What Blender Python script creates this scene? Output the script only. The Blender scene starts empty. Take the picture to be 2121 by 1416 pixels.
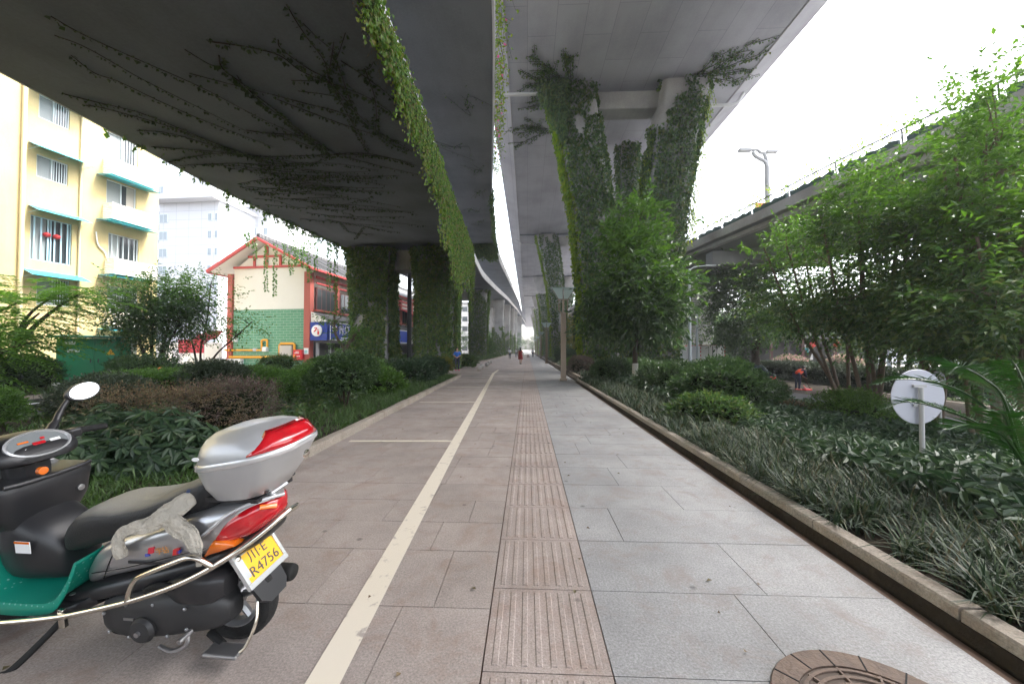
import bpy, math, random
import numpy as np
from mathutils import Vector, Matrix
from math import radians as R, sin, cos, pi, sqrt, atan2
sc = bpy.context.scene
COL = sc.collection
rng = np.random.default_rng(7)
random.seed(7)
# ------------------------------------------------------------------ camera
CAM_H = 1.47
FPX, PCX, PCY = 775.0, 1060.5, 708.0
YAW, PITCH = math.atan(32.5/FPX), math.atan(16/FPX)
fw = Vector((-sin(YAW)*cos(PITCH), cos(YAW)*cos(PITCH), sin(PITCH)))
rt = Vector((cos(YAW), sin(YAW), 0)); up = rt.cross(fw)
cd = bpy.data.cameras.new('camera'); cam = bpy.data.objects.new('camera', cd); COL.objects.link(cam)
cd.sensor_width = 36; cd.lens = 36*FPX/2121; cd.clip_start = 0.05; cd.clip_end = 5000
cam.matrix_world = Matrix(((rt.x, up.x, -fw.x, 0), (rt.y, up.y, -fw.y, 0), (rt.z, up.z, -fw.z, CAM_H), (0, 0, 0, 1)))
sc.camera = cam
# ------------------------------------------------------------------ sky, sun, exposure
SUN_EL, SUN_ROT = R(58), R(75)
W = bpy.data.worlds.new('World'); sc.world = W; W.use_nodes = True
nt = W.node_tree; bg = nt.nodes['Background']
sky = nt.nodes.new('ShaderNodeTexSky'); sky.sky_type = 'NISHITA'; sky.sun_disc = False
sky.sun_elevation = SUN_EL; sky.sun_rotation = SUN_ROT; sky.dust_density = 4; sky.air_density = 1.0; sky.ozone_density = 1
hs = nt.nodes.new('ShaderNodeHueSaturation'); hs.inputs['Saturation'].default_value = 0.42
nt.links.new(sky.outputs[0], hs.inputs['Color']); nt.links.new(hs.outputs[0], bg.inputs[0])
bg.inputs[1].default_value = 0.15
sd = bpy.data.lights.new('sun', 'SUN'); sd.energy = 1.3; sd.angle = R(14); sd.color = (1, .975, .94)
so = bpy.data.objects.new('sun', sd); COL.objects.link(so)
so.rotation_euler = Vector((sin(SUN_ROT)*cos(SUN_EL), cos(SUN_ROT)*cos(SUN_EL), sin(SUN_EL))).to_track_quat('Z', 'Y').to_euler()
vs = sc.view_settings; vs.view_transform = 'Standard'; vs.look = 'None'; vs.gamma = 1; vs.exposure = 2.7
sc.display_settings.display_device = 'sRGB'
sc.cycles.max_bounces = 8; sc.cycles.diffuse_bounces = 5; sc.cycles.transparent_max_bounces = 8
sc.cycles.use_denoising = True; sc.cycles.caustics_reflective = False; sc.cycles.caustics_refractive = False; sc.cycles.sample_clamp_indirect = 4
# ------------------------------------------------------------------ helpers
def ray(x, y): return fw + rt*((x-PCX)/FPX) + up*((PCY-y)/FPX)
def at(x, y, Y):
    r = ray(x, y); return Vector((0, 0, CAM_H)) + r*(Y/r.y)
def gz(x, y, z=0.0):
    r = ray(x, y); return Vector((0, 0, CAM_H)) + r*((z-CAM_H)/r.z)
def tag(o, label=None, cat=None, group=None, kind=None):
    if label: o['label'] = label
    if cat: o['category'] = cat
    if group: o['group'] = group
    if kind: o['kind'] = kind
    return o
def thing(name, label, cat, loc=(0, 0, 0), rz=0.0, group=None, M=None):
    o = bpy.data.objects.new(name, None); COL.objects.link(o); o.empty_display_size = .2
    if M is not None: o.matrix_world = M
    else: o.location = loc; o.rotation_euler = (0, 0, rz)
    return tag(o, label, cat, group)
def kids(o): return [c for c in bpy.data.objects if c.parent == o]
def dup(o, parent=None, tree=None):
    c = o.copy(); COL.objects.link(c); c.parent = parent
    for ch in list(o.children): dup(ch, c)
    return c
def smooth_mesh(me, ang=None):
    me.polygons.foreach_set('use_smooth', np.ones(len(me.polygons), bool)); 
    if ang is not None:
        try: me.set_sharp_from_angle(angle=R(ang))
        except Exception: pass
def link(name, me, mats, parent=None):
    o = bpy.data.objects.new(name, me); COL.objects.link(o)
    for m in (mats if isinstance(mats, (list, tuple)) else [mats]): me.materials.append(m)
    if parent: o.parent = parent
    return o
class MB:
    def __init__(s): s.v = []; s.f = []; s.m = []
    def add(s, vs_, fs, mi=0):
        b = len(s.v); s.v += [tuple(p) for p in vs_]; s.f += [tuple(b+i for i in q) for q in fs]; s.m += [mi]*len(fs); return s
    def box(s, c, d, rz=0, mi=0, M=None, taper=1.0):
        x, y, z = d[0]/2, d[1]/2, d[2]/2; c = Vector(c)
        P = [Vector((sx*x*(taper if sz > 0 else 1), sy*y*(taper if sz > 0 else 1), sz*z)) for sz in (-1, 1) for sx, sy in ((-1, -1), (1, -1), (1, 1), (-1, 1))]
        if rz: Q = Matrix.Rotation(rz, 3, 'Z'); P = [Q@p for p in P]
        P = [p+c for p in P]
        if M is not None: P = [M@p for p in P]
        return s.add(P, [(0, 3, 2, 1), (4, 5, 6, 7), (0, 1, 5, 4), (1, 2, 6, 5), (2, 3, 7, 6), (3, 0, 4, 7)], mi)
    def rings(s, rs, cap=True, closed=True, mi=0):
        n = len(rs[0]); b = len(s.v)
        for r in rs: s.v += [tuple(p) for p in r]
        for i in range(len(rs)-1):
            for j in range(n if closed else n-1):
                k = (j+1) % n
                s.f.append((b+i*n+j, b+i*n+k, b+(i+1)*n+k, b+(i+1)*n+j)); s.m.append(mi)
        if cap and closed:
            s.f.append(tuple(b+j for j in reversed(range(n)))); s.f.append(tuple(b+(len(rs)-1)*n+j for j in range(n))); s.m += [mi, mi]
        return s
    def tube(s, pts, rad, n=8, mi=0, cap=True, flat=1.0):
        pts = [Vector(p) for p in pts]; rs = []; prev = None
        for i, p in enumerate(pts):
            t = (pts[min(i+1, len(pts)-1)]-pts[max(i-1, 0)])
            if t.length < 1e-9: t = Vector((0, 0, 1))
            t.normalize()
            if prev is None: a = t.orthogonal().normalized()
            else:
                a = prev - t*prev.dot(t); a = a.normalized() if a.length > 1e-6 else t.orthogonal().normalized()
            prev = a; b = t.cross(a); r = rad[i] if isinstance(rad, (list, tuple)) else rad
            rs.append([p+a*(cos(2*pi*k/n)*r)+b*(sin(2*pi*k/n)*r*flat) for k in range(n)])
        return s.rings(rs, cap, True, mi)
    def lathe(s, prof, n=24, M=None, mi=0, cap=True):
        rs = [[Vector((r*cos(2*pi*k/n), r*sin(2*pi*k/n), z)) for k in range(n)] for r, z in prof]
        if M is not None: rs = [[M@p for p in q] for q in rs]
        return s.rings(rs, cap, True, mi)
    def prism(s, poly, a, b, f, mi=0):
        """poly of 2d points, extruded from a to b; f(u, v, w) gives the point"""
        return s.rings([[f(u, v, a) for u, v in poly], [f(u, v, b) for u, v in poly]], True, True, mi)
    def build(s, name, mats, parent=None, smooth=None, bevel=0, sub=0, seg=2):
        me = bpy.data.meshes.new(name); me.from_pydata(s.v, [], s.f); me.update()
        if any(s.m): me.polygons.foreach_set('material_index', s.m)
        if smooth is not None: smooth_mesh(me, smooth)
        o = link(name, me, mats, parent)
        if bevel:
            m = o.modifiers.new('bevel', 'BEVEL'); m.width = bevel; m.segments = seg; m.limit_method = 'ANGLE'; m.angle_limit = R(40)
        if sub:
            m = o.modifiers.new('sub', 'SUBSURF'); m.levels = sub; m.render_levels = sub
        return o
def spline(pts, n=8):
    """Catmull-Rom through points"""
    P = [Vector(p) for p in pts]; P = [P[0]*2-P[1]]+P+[P[-1]*2-P[-2]]; out = []
    for i in range(1, len(P)-2):
        for k in range(n):
            t = k/n; a, b, c, d = P[i-1:i+3]
            out.append(.5*((2*b)+(c-a)*t+(2*a-5*b+4*c-d)*t*t+(3*b-a-3*c+d)*t**3))
    out.append(P[-2]); return out
def fast_mesh(name, V, F):
    V = np.ascontiguousarray(V, np.float32); F = np.ascontiguousarray(F, np.int32); k = F.shape[1]
    me = bpy.data.meshes.new(name); me.vertices.add(len(V)); me.vertices.foreach_set('co', V.ravel())
    me.loops.add(F.size); me.loops.foreach_set('vertex_index', F.ravel())
    me.polygons.add(len(F)); me.polygons.foreach_set('loop_start', np.arange(0, F.size, k, dtype=np.int32))
    try: me.polygons.foreach_set('loop_total', np.full(len(F), k, np.int32))
    except Exception: pass
    me.update(calc_edges=True); me.shade_flat(); return me
def nrm(a): return a/np.maximum(np.linalg.norm(a, axis=-1, keepdims=True), 1e-9)
def leaf_geo(P, A, N, L, Wd, fold=.25, curl=.12, fine=False):
    """leaf quads: base P, axis A, normal N, length, width"""
    P = np.asarray(P, float); n = len(P); A = nrm(np.asarray(A, float)); N = np.asarray(N, float)
    S = nrm(np.cross(A, N)); N = np.cross(S, A); L = np.broadcast_to(L, n)[:, None]; Wd = np.broadcast_to(Wd, n)[:, None]
    if not fine:
        m = P+A*L*.45
        V = np.stack([P, m+S*Wd/2+N*Wd*fold, P+A*L-N*L*curl, m-S*Wd/2+N*Wd*fold], 1).reshape(-1, 3)
        i = np.arange(n)[:, None]*4
        F = np.concatenate([i+np.array([[0, 1, 2]]), i+np.array([[0, 2, 3]])], 0)
        return V, F
    a = P+A*L*.28; b = P+A*L*.68-N*L*curl*.4
    V = np.stack([P, a+S*Wd*.46+N*Wd*fold, b+S*Wd*.40+N*Wd*fold*.8, P+A*L-N*L*curl, b-S*Wd*.40+N*Wd*fold*.8, a-S*Wd*.46+N*Wd*fold], 1).reshape(-1, 3)
    i = np.arange(n)[:, None]*6
    F = np.concatenate([i+np.array([[0, 1, 2, 3]]), i+np.array([[0, 3, 4, 5]])], 0)
    return V, F
def leaves(name, P, A, N, L, Wd, mat, parent=None, **k):
    V, F = leaf_geo(P, A, N, L, Wd, **k); return link(name, fast_mesh(name, V, F), mat, parent)
def rvec(n): return nrm(rng.normal(size=(n, 3)))
# ------------------------------------------------------------------ materials
MATS = {}
def mat(name, col, rough=.7, spec=.5, metal=0, noise=None, bump=None, coat=0, scale2=None):
    """Principled; noise=(scale, amount, other colour), bump=(scale, strength)"""
    if name in MATS: return MATS[name]
    m = bpy.data.materials.new(name); m.use_nodes = True; t = m.node_tree; p = t.nodes['Principled BSDF']
    p.inputs['Base Color'].default_value = (*col, 1); p.inputs['Roughness'].default_value = rough
    p.inputs['Specular IOR Level'].default_value = spec; p.inputs['Metallic'].default_value = metal; p.inputs['Coat Weight'].default_value = coat
    tc = t.nodes.new('ShaderNodeTexCoord')
    if noise:
        nz = t.nodes.new('ShaderNodeTexNoise'); nz.inputs['Scale'].default_value = noise[0]; nz.inputs['Detail'].default_value = 6; nz.inputs['Roughness'].default_value = .65
        t.links.new(tc.outputs['Object'], nz.inputs['Vector'])
        rp = t.nodes.new('ShaderNodeValToRGB'); rp.color_ramp.elements[0].position = .5-.25/max(noise[1], .01); rp.color_ramp.elements[1].position = .5+.25/max(noise[1], .01)
        rp.color_ramp.elements[0].color = (*noise[2], 1); rp.color_ramp.elements[1].color = (*col, 1)
        t.links.new(nz.outputs[0], rp.inputs[0]); t.links.new(rp.outputs[0], p.inputs['Base Color'])
    if bump:
        nb = t.nodes.new('ShaderNodeTexNoise'); nb.inputs['Scale'].default_value = bump[0]; nb.inputs['Detail'].default_value = 5
        t.links.new(tc.outputs['Object'], nb.inputs['Vector'])
        bn = t.nodes.new('ShaderNodeBump'); bn.inputs['Strength'].default_value = bump[1]; bn.inputs['Distance'].default_value = .02
        t.links.new(nb.outputs[0], bn.inputs['Height']); t.links.new(bn.outputs[0], p.inputs['Normal'])
    MATS[name] = m; return m
def leafmat(name, cols, trans=.35, rough=.45, spec=.5):
    """random leaf-by-leaf colour from a ramp, partly translucent"""
    m = bpy.data.materials.new(name); m.use_nodes = True; t = m.node_tree; p = t.nodes['Principled BSDF']; out = t.nodes['Material Output']
    g = t.nodes.new('ShaderNodeNewGeometry'); rp = t.nodes.new('ShaderNodeValToRGB'); e = rp.color_ramp.elements
    while len(e) < len(cols): e.new(.5)
    for i, c in enumerate(cols): e[i].position = i/(len(cols)-1) if len(cols) > 1 else 0; e[i].color = (*c, 1)
    t.links.new(g.outputs['Random Per Island'], rp.inputs[0]); t.links.new(rp.outputs[0], p.inputs['Base Color'])
    p.inputs['Roughness'].default_value = rough; p.inputs['Specular IOR Level'].default_value = spec
    tr = t.nodes.new('ShaderNodeBsdfTranslucent'); hv = t.nodes.new('ShaderNodeHueSaturation'); hv.inputs['Value'].default_value = 1.7; hv.inputs['Saturation'].default_value = 1.15
    t.links.new(rp.outputs[0], hv.inputs['Color']); t.links.new(hv.outputs[0], tr.inputs[0])
    mx = t.nodes.new('ShaderNodeMixShader'); mx.inputs[0].default_value = trans
    t.links.new(p.outputs[0], mx.inputs[1]); t.links.new(tr.outputs[0], mx.inputs[2]); t.links.new(mx.outputs[0], out.inputs['Surface'])
    return m
def stone(name, c1, c2, spk, rough=.62):
    """granite slabs: island tint, fine speckle, stains"""
    m = bpy.data.materials.new(name); m.use_nodes = True; t = m.node_tree; p = t.nodes['Principled BSDF']; L = t.links.new
    tc = t.nodes.new('ShaderNodeTexCoord'); g = t.nodes.new('ShaderNodeNewGeometry')
    mx = t.nodes.new('ShaderNodeMix'); mx.data_type = 'RGBA'; mx.inputs[6].default_value = (*c1, 1); mx.inputs[7].default_value = (*c2, 1)
    L(g.outputs['Random Per Island'], mx.inputs[0])
    n1 = t.nodes.new('ShaderNodeTexNoise'); n1.inputs['Scale'].default_value = spk; n1.inputs['Detail'].default_value = 3; n1.inputs['Roughness'].default_value = .8
    L(tc.outputs['Object'], n1.inputs['Vector'])
    r1 = t.nodes.new('ShaderNodeMapRange'); r1.inputs[1].default_value = .3; r1.inputs[2].default_value = .7; r1.inputs[3].default_value = .62; r1.inputs[4].default_value = 1.3
    L(n1.outputs[0], r1.inputs[0])
    n2 = t.nodes.new('ShaderNodeTexNoise'); n2.inputs['Scale'].default_value = .9; n2.inputs['Detail'].default_value = 7; n2.inputs['Roughness'].default_value = .7
    L(tc.outputs['Object'], n2.inputs['Vector'])
    r2 = t.nodes.new('ShaderNodeMapRange'); r2.inputs[1].default_value = .3; r2.inputs[2].default_value = .62; r2.inputs[3].default_value = .68; r2.inputs[4].default_value = 1.06
    L(n2.outputs[0], r2.inputs[0])
    vm = t.nodes.new('ShaderNodeTexVoronoi'); vm.inputs['Scale'].default_value = 2.6
    L(tc.outputs['Object'], vm.inputs['Vector'])
    r3 = t.nodes.new('ShaderNodeMapRange'); r3.inputs[1].default_value = .03; r3.inputs[2].default_value = .075; r3.inputs[3].default_value = .5; r3.inputs[4].default_value = 1
    L(vm.outputs[0], r3.inputs[0])
    a = t.nodes.new('ShaderNodeMath'); a.operation = 'MULTIPLY'; L(r1.outputs[0], a.inputs[0]); L(r2.outputs[0], a.inputs[1])
    b = t.nodes.new('ShaderNodeMath'); b.operation = 'MULTIPLY'; L(a.outputs[0], b.inputs[0]); L(r3.outputs[0], b.inputs[1])
    v = t.nodes.new('ShaderNodeVectorMath'); v.operation = 'SCALE'; L(mx.outputs[2], v.inputs[0]); L(b.outputs[0], v.inputs['Scale'])
    n4 = t.nodes.new('ShaderNodeTexNoise'); n4.inputs['Scale'].default_value = 3.2; n4.inputs['Detail'].default_value = 8; n4.inputs['Roughness'].default_value = .75; n4.inputs['Distortion'].default_value = .6; L(tc.outputs['Object'], n4.inputs['Vector'])
    r4 = t.nodes.new('ShaderNodeMapRange'); r4.inputs[1].default_value = .5; r4.inputs[2].default_value = .7; r4.inputs[3].default_value = 0; r4.inputs[4].default_value = .7; L(n4.outputs[0], r4.inputs[0])
    m4 = t.nodes.new('ShaderNodeMix'); m4.data_type = 'RGBA'; m4.inputs[7].default_value = (c1[0]*.72, c1[1]*.58, c1[2]*.5, 1); L(r4.outputs[0], m4.inputs[0]); L(v.outputs[0], m4.inputs[6])
    L(m4.outputs[2], p.inputs['Base Color'])
    p.inputs['Roughness'].default_value = rough; p.inputs['Specular IOR Level'].default_value = .35
    bn = t.nodes.new('ShaderNodeBump'); bn.inputs['Strength'].default_value = .25; bn.inputs['Distance'].default_value = .004
    L(n1.outputs[0], bn.inputs['Height']); L(bn.outputs[0], p.inputs['Normal'])
    return m
def concrete(name, c, dark, boards=0.0, streak=0.5, rough=.85):
    """cast concrete: large stains, streaks running down/along, board lines"""
    m = bpy.data.materials.new(name); m.use_nodes = True; t = m.node_tree; p = t.nodes['Principled BSDF']; L = t.links.new
    tc = t.nodes.new('ShaderNodeTexCoord')
    mp = t.nodes.new('ShaderNodeMapping'); mp.inputs['Scale'].default_value = (1, .12, .25); L(tc.outputs['Object'], mp.inputs[0])
    n1 = t.nodes.new('ShaderNodeTexNoise'); n1.inputs['Scale'].default_value = 1.4; n1.inputs['Detail'].default_value = 8; n1.inputs['Roughness'].default_value = .65; L(mp.outputs[0], n1.inputs['Vector'])
    n2 = t.nodes.new('ShaderNodeTexNoise'); n2.inputs['Scale'].default_value = .35; n2.inputs['Detail'].default_value = 6; L(tc.outputs['Object'], n2.inputs['Vector'])
    n3 = t.nodes.new('ShaderNodeTexNoise'); n3.inputs['Scale'].default_value = 14; n3.inputs['Detail'].default_value = 4; L(tc.outputs['Object'], n3.inputs['Vector'])
    ad = t.nodes.new('ShaderNodeMath'); ad.operation = 'MULTIPLY_ADD'; L(n1.outputs[0], ad.inputs[0]); ad.inputs[1].default_value = streak; L(n2.outputs[0], ad.inputs[2])
    a2 = t.nodes.new('ShaderNodeMath'); a2.operation = 'MULTIPLY_ADD'; L(n3.outputs[0], a2.inputs[0]); a2.inputs[1].default_value = .25; L(ad.outputs[0], a2.inputs[2])
    rp = t.nodes.new('ShaderNodeMapRange'); rp.inputs[1].default_value = .55+.1*streak; rp.inputs[2].default_value = .75+.45*streak; L(a2.outputs[0], rp.inputs[0])
    mx = t.nodes.new('ShaderNodeMix'); mx.data_type = 'RGBA'; mx.inputs[6].default_value = (*dark, 1); mx.inputs[7].default_value = (*c, 1); L(rp.outputs[0], mx.inputs[0])
    last = mx.outputs[2]
    if boards:
        br = t.nodes.new('ShaderNodeTexBrick'); br.inputs['Scale'].default_value = 1; br.inputs['Brick Width'].default_value = boards*2.4; br.inputs['Row Height'].default_value = boards; br.inputs['Mortar Size'].default_value = .018
        br.inputs['Color1'].default_value = (1, 1, 1, 1); br.inputs['Color2'].default_value = (.93, .93, .93, 1); br.inputs['Mortar'].default_value = (.72, .72, .72, 1)
        mb = t.nodes.new('ShaderNodeMapping'); mb.inputs['Rotation'].default_value = (0, 0, R(90)); L(tc.outputs['Object'], mb.inputs[0]); L(mb.outputs[0], br.inputs['Vector'])
        mu = t.nodes.new('ShaderNodeMix'); mu.data_type = 'RGBA'; mu.blend_type = 'MULTIPLY'; mu.inputs[0].default_value = 1; L(last, mu.inputs[6]); L(br.outputs[0], mu.inputs[7]); last = mu.outputs[2]
    L(last, p.inputs['Base Color']); p.inputs['Roughness'].default_value = rough; p.inputs['Specular IOR Level'].default_value = .3
    bn = t.nodes.new('ShaderNodeBump'); bn.inputs['Strength'].default_value = .2; bn.inputs['Distance'].default_value = .02; L(n3.outputs[0], bn.inputs['Height']); L(bn.outputs[0], p.inputs['Normal'])
    return m
def brickmat(name, c1, c2, mort, w, h, ms=.012, rough=.4, axis='XZ'):
    m = bpy.data.materials.new(name); m.use_nodes = True; t = m.node_tree; p = t.nodes['Principled BSDF']; L = t.links.new
    tc = t.nodes.new('ShaderNodeTexCoord'); sx = t.nodes.new('ShaderNodeSeparateXYZ'); cb = t.nodes.new('ShaderNodeCombineXYZ'); L(tc.outputs['Object'], sx.inputs[0])
    L(sx.outputs[0 if axis[0] == 'X' else 1], cb.inputs[0]); L(sx.outputs[2 if axis[1] == 'Z' else 1], cb.inputs[1])
    br = t.nodes.new('ShaderNodeTexBrick'); br.inputs['Scale'].default_value = 1; br.inputs['Brick Width'].default_value = w; br.inputs['Row Height'].default_value = h; br.inputs['Mortar Size'].default_value = ms
    br.inputs['Color1'].default_value = (*c1, 1); br.inputs['Color2'].default_value = (*c2, 1); br.inputs['Mortar'].default_value = (*mort, 1); L(cb.outputs[0], br.inputs['Vector'])
    L(br.outputs[0], p.inputs['Base Color']); p.inputs['Roughness'].default_value = rough
    return m
# ------------------------------------------------------------------ ground, paving, roads
M_soil = mat('soil', (.05, .038, .027), .95, .2, noise=(3, 1, (.025, .02, .014)), bump=(25, .8))
M_lawn = mat('lawn_earth', (.05, .075, .02), .9, .2, noise=(1.5, 1, (.03, .05, .012)))
M_joint = mat('joint', (.15, .105, .082), .95, .1)
M_warm = stone('stone_warm', (.35, .303, .277), (.385, .333, .305), 90)
M_cool = stone('stone_cool', (.318, .318, .321), (.342, .34, .34), 80)
M_tact = stone('stone_tactile', (.36, .305, .277), (.385, .325, .295), 90)
M_kerb = stone('kerb_stone', (.30, .265, .22), (.36, .315, .265), 60, .8)
M_asph = mat('asphalt', (.075, .075, .08), .9, .3, noise=(60, .8, (.05, .05, .052)))
M_line = mat('road_paint', (.66, .60, .50), .7, .4, noise=(5, .75, (.52, .46, .38)))
for nd in M_line.node_tree.nodes:
    if nd.type == 'VALTORGB': nd.color_ramp.elements[0].position, nd.color_ramp.elements[1].position = .33, .42; nd.color_ramp.elements[0].color = (.36, .315, .285, 1)
    if nd.type == 'TEX_NOISE': nd.inputs['Scale'].default_value = 9
M_white = mat('white_paint', (.78, .78, .76), .5)
M_pale = mat('pale_paving', (.5, .48, .45), .8, .3, noise=(.6, .8, (.42, .4, .37)))

def gh(x, y):
    """height of the planted bank on the right"""
    k = [(2.0, .05), (3.2, .06), (5.5, -.15), (8, -.5), (11, -.84), (12.3, -.9), (60, -.9)]
    return float(np.interp(x, [a for a, _ in k], [b for _, b in k]))
def grid_sheet(name, xs, ys, zf, m, kind='structure'):
    V = np.array([[x, y, zf(x, y)] for y in ys for x in xs]); nx = len(xs)
    F = np.array([[j*nx+i, j*nx+i+1, (j+1)*nx+i+1, (j+1)*nx+i] for j in range(len(ys)-1) for i in range(nx-1)])
    o = link(name, fast_mesh(name, V, F), m); tag(o, kind=kind); return o
g = grid_sheet('ground', [-900, -300, -60, -11.2, -3.7, 2.2, 2.25, 2.7, 3.2, 4, 5, 6, 7, 8, 9, 10, 11, 12, 18.2, 26, 60, 300, 900],
               [-60, -8]+list(np.arange(-6, 44, 2.))+[60, 90, 140, 300, 900, 2500],
               lambda x, y: (-.16 if x < 2.21 else (gh(x, y) if x < 11.5 else (-1.0 if x < 18 else -.72))) + (rng.random()-.5)*(.05 if 2.3 < x < 11 else 0), M_soil)
def sheet(name, poly, z, m, kind='structure'):
    b = MB(); b.add([(x, y, z) for x, y in poly], [tuple(range(len(poly)))]); o = b.build(name, m); return tag(o, kind=kind)
sheet('road', [(11.9, -30), (17.9, -30), (17.9, 300), (11.9, 300)], -.88, M_asph)
sheet('lawn', [(18.3, -30), (60, -30), (60, 200), (18.3, 200)], -.70, M_lawn)
sheet('pavement', [(24.5, -30), (70, -30), (70, 300), (24.5, 300)], -.69, M_pale)
sheet('side_road', [(-15.3, -30), (-10.7, -30), (-10.7, 34), (-15.3, 34)], -.06, M_asph)
sheet('forecourt', [(-40, 21), (-3, 21), (-3, 140), (-40, 140)], -.055, M_pale)
sheet('far_plaza', [(-60, 60), (12, 60), (12, 900), (-60, 900)], -.05, M_pale)
sheet('yard', [(-40, -30), (-15.6, -30), (-15.6, 34), (-40, 34)], -.08, M_soil)
# paving: a base of jointing sand with slabs on it
sheet('paving_base', [(-3.6, -5), (2.2, -5), (2.2, 120), (-12, 120), (-12, 20.5), (-3.9, 20.5)], -.012, M_joint)
def kl(y): return float(np.interp(y, [-5, 0, 5, 9, 20.3], [-2.6, -2.76, -2.98, -3.14, -3.62]))   # left kerb face
class Slabs:
    def __init__(s): s.V = []; s.F = []
    def add(s, x0, y0, x1, y1, z=0.0, gp=.0026, d=.012):
        z += (random.random()-.5)*.0022; b = len(s.V); t = [(random.random()-.5)*.0016 for _ in range(4)]
        x0 += gp; y0 += gp; x1 -= gp; y1 -= gp
        q = [(x0, y0), (x1, y0), (x1, y1), (x0, y1)]
        s.V += [(x, y, z-d) for x, y in q]+[(x, y, z+t[i]) for i, (x, y) in enumerate(q)]
        s.F += [(b+4, b+5, b+6, b+7)]+[(b+i, b+(i+1) % 4, b+4+(i+1) % 4, b+4+i) for i in range(4)]
    def build(s, name, m): return tag(link(name, fast_mesh(name, np.array(s.V), np.array(s.F)), m), kind='structure')
TX0, TX1, YJ = -.21, .385, 1.736
warm, cool, tact = Slabs(), Slabs(), Slabs()
y = YJ-.6*9
while y < 118:
    h = .6 if y < 60 else 1.2
    x = TX1+.002; off = random.choice([.35, .6, .85, 1.05])
    xe = 2.13 if y < 17 else 2.5
    first = True
    while x < xe-.05:
        w = off if first else random.choice([.9, 1.2, 1.2, 1.5]); first = False
        x1 = min(x+w, xe); x1 = xe if xe-x1 < .3 else x1
        cool.add(x, y, x1, y+h); x = x1
    y += h
y = YJ-.6*9
while y < 70:
    tact.add(TX0, y, TX1, y+.6, -.001)
    if y < 24:
        for k in range(8):
            cxx = TX0+.055+k*(.485/7); b0 = len(tact.V); w = .019; z0, z1 = -.002, .0045
            pr = [(-w, z0), (-w*.62, z1), (w*.62, z1), (w, z0)]; ya, yb = y+.03, y+.57
            tact.V += [(cxx+u, ya+(.006 if v > 0 else 0), v) for u, v in pr]+[(cxx+u, yb-(.006 if v > 0 else 0), v) for u, v in pr]
            tact.F += [(b0+0, b0+1, b0+5, b0+4), (b0+1, b0+2, b0+6, b0+5), (b0+2, b0+3, b0+7, b0+6), (b0+0, b0+3, b0+2, b0+1)]
    y += .6
y = -4.6
while y < 118:
    h = random.choice([.3, .45, .6, .6, .45]) if y < 45 else 1.2
    xl = kl(y+h)+.0 if y < 20.2 else (-9.5 if y < 54 else -6)
    x = TX0-.003; off = random.uniform(.25, .9); first = True
    while x > xl+.02:
        w = off if first else random.choice([.6, .75, .9, .9, 1.2]); first = False
        x1 = max(x-w, xl); x1 = xl if x1-xl < .25 else x1
        warm.add(x1, y, x, y+h); x = x1
    y += h
warm.build('footpath_warm_paving', M_warm); cool.build('footpath_cool_paving', M_cool); tact.build('footpath_tactile_paving', M_tact)
# painted lines
def wl(y): return np.interp(y, [-5, 1.64, 9.03, 23.2], [-.61, -.98, -1.39, -2.2])
ln = MB()
ys = list(np.linspace(-4, 27, 63))
for i in range(len(ys)-1):
    a, b = ys[i], ys[i+1]
    ln.add([(wl(a), a, .0062), (wl(a)+.155, a, .0062), (wl(b)+.155, b, .0062), (wl(b), b, .0062)], [(0, 1, 2, 3)])
for yy, xl in ((6.0, -2.86), (10.45, -3.02), (14.6, -3.15)):
    ln.add([(xl, yy-.13, .0068), (wl(yy), yy-.05, .0068), (wl(yy+.1), yy+.05, .0068), (xl, yy-.03, .0068)], [(0, 1, 2, 3)])
tag(ln.build('road_marking', M_line), kind='structure')
rl = MB(); 
for x in (12.3, 17.4): rl.add([(x, -20, -.875), (x+.14, -20, -.875), (x+.14, 140, -.875), (x, 140, -.875)], [(0, 1, 2, 3)])
rl.add([(-14.1, -20, -.054), (-13.96, -20, -.054), (-13.96, 30, -.054), (-14.1, 30, -.054)], [(0, 1, 2, 3)])
tag(rl.build('road_marking', M_white), kind='structure')
# kerbs
def kerb(pts, w, h, z0, step=1.0, m=M_kerb, d=.25):
    b = MB(); P = [Vector((x, y, 0)) for x, y in pts]
    # resample to blocks
    seg = []; acc = 0
    for i in range(len(P)-1):
        n = max(1, round((P[i+1]-P[i]).length/step))
        for k in range(n): seg.append((P[i].lerp(P[i+1], k/n), P[i].lerp(P[i+1], (k+1)/n)))
    for a, c in seg:
        t = (c-a).normalized(); q = Vector((-t.y, t.x, 0)); a2 = a+t*.006; c2 = c-t*.006; j = random.uniform(-.006, .006); e = .012
        zz = z0(a.x, a.y) if callable(z0) else z0
        ring = lambda p: [p+Vector((0, 0, zz-d)), p+q*w+Vector((0, 0, zz-d)), p+q*w+Vector((0, 0, zz+h-e+j)), p+q*(w-e)+Vector((0, 0, zz+h+j)), p+q*e+Vector((0, 0, zz+h+j)), p+Vector((0, 0, zz+h-e+j))]
        b.rings([ring(a2), ring(c2)])
    return tag(b.build('kerb', m, smooth=25), kind='structure')
LK = [(kl(v), v) for v in np.arange(-4, 20.4, 1)]+[(-3.62, 20.3), (-3.75, 20.9), (-4.1, 21.3), (-4.7, 21.5), (-7.5, 22.0), (-10.6, 22.3)]
kerb(LK, .14, .13, 0)
RK = [(2.26, -4), (2.26, 17.3), (2.3, 17.7), (2.62, 18.3), (2.62, 60), (2.62, 110)]
kerb(RK[::-1], .13, .12, 0)
kerb([(17.9, 140), (17.9, -10)], .16, .16, -.88, m=M_kerb)
kerb([(11.75, -10), (11.75, 140)], .14, .12, -.88)
kerb([(-15.3, -10), (-15.3, 33)], .16, .12, -.06)
kerb([(-10.7, 33), (-10.7, -10)], .14, .12, -.06)
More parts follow.
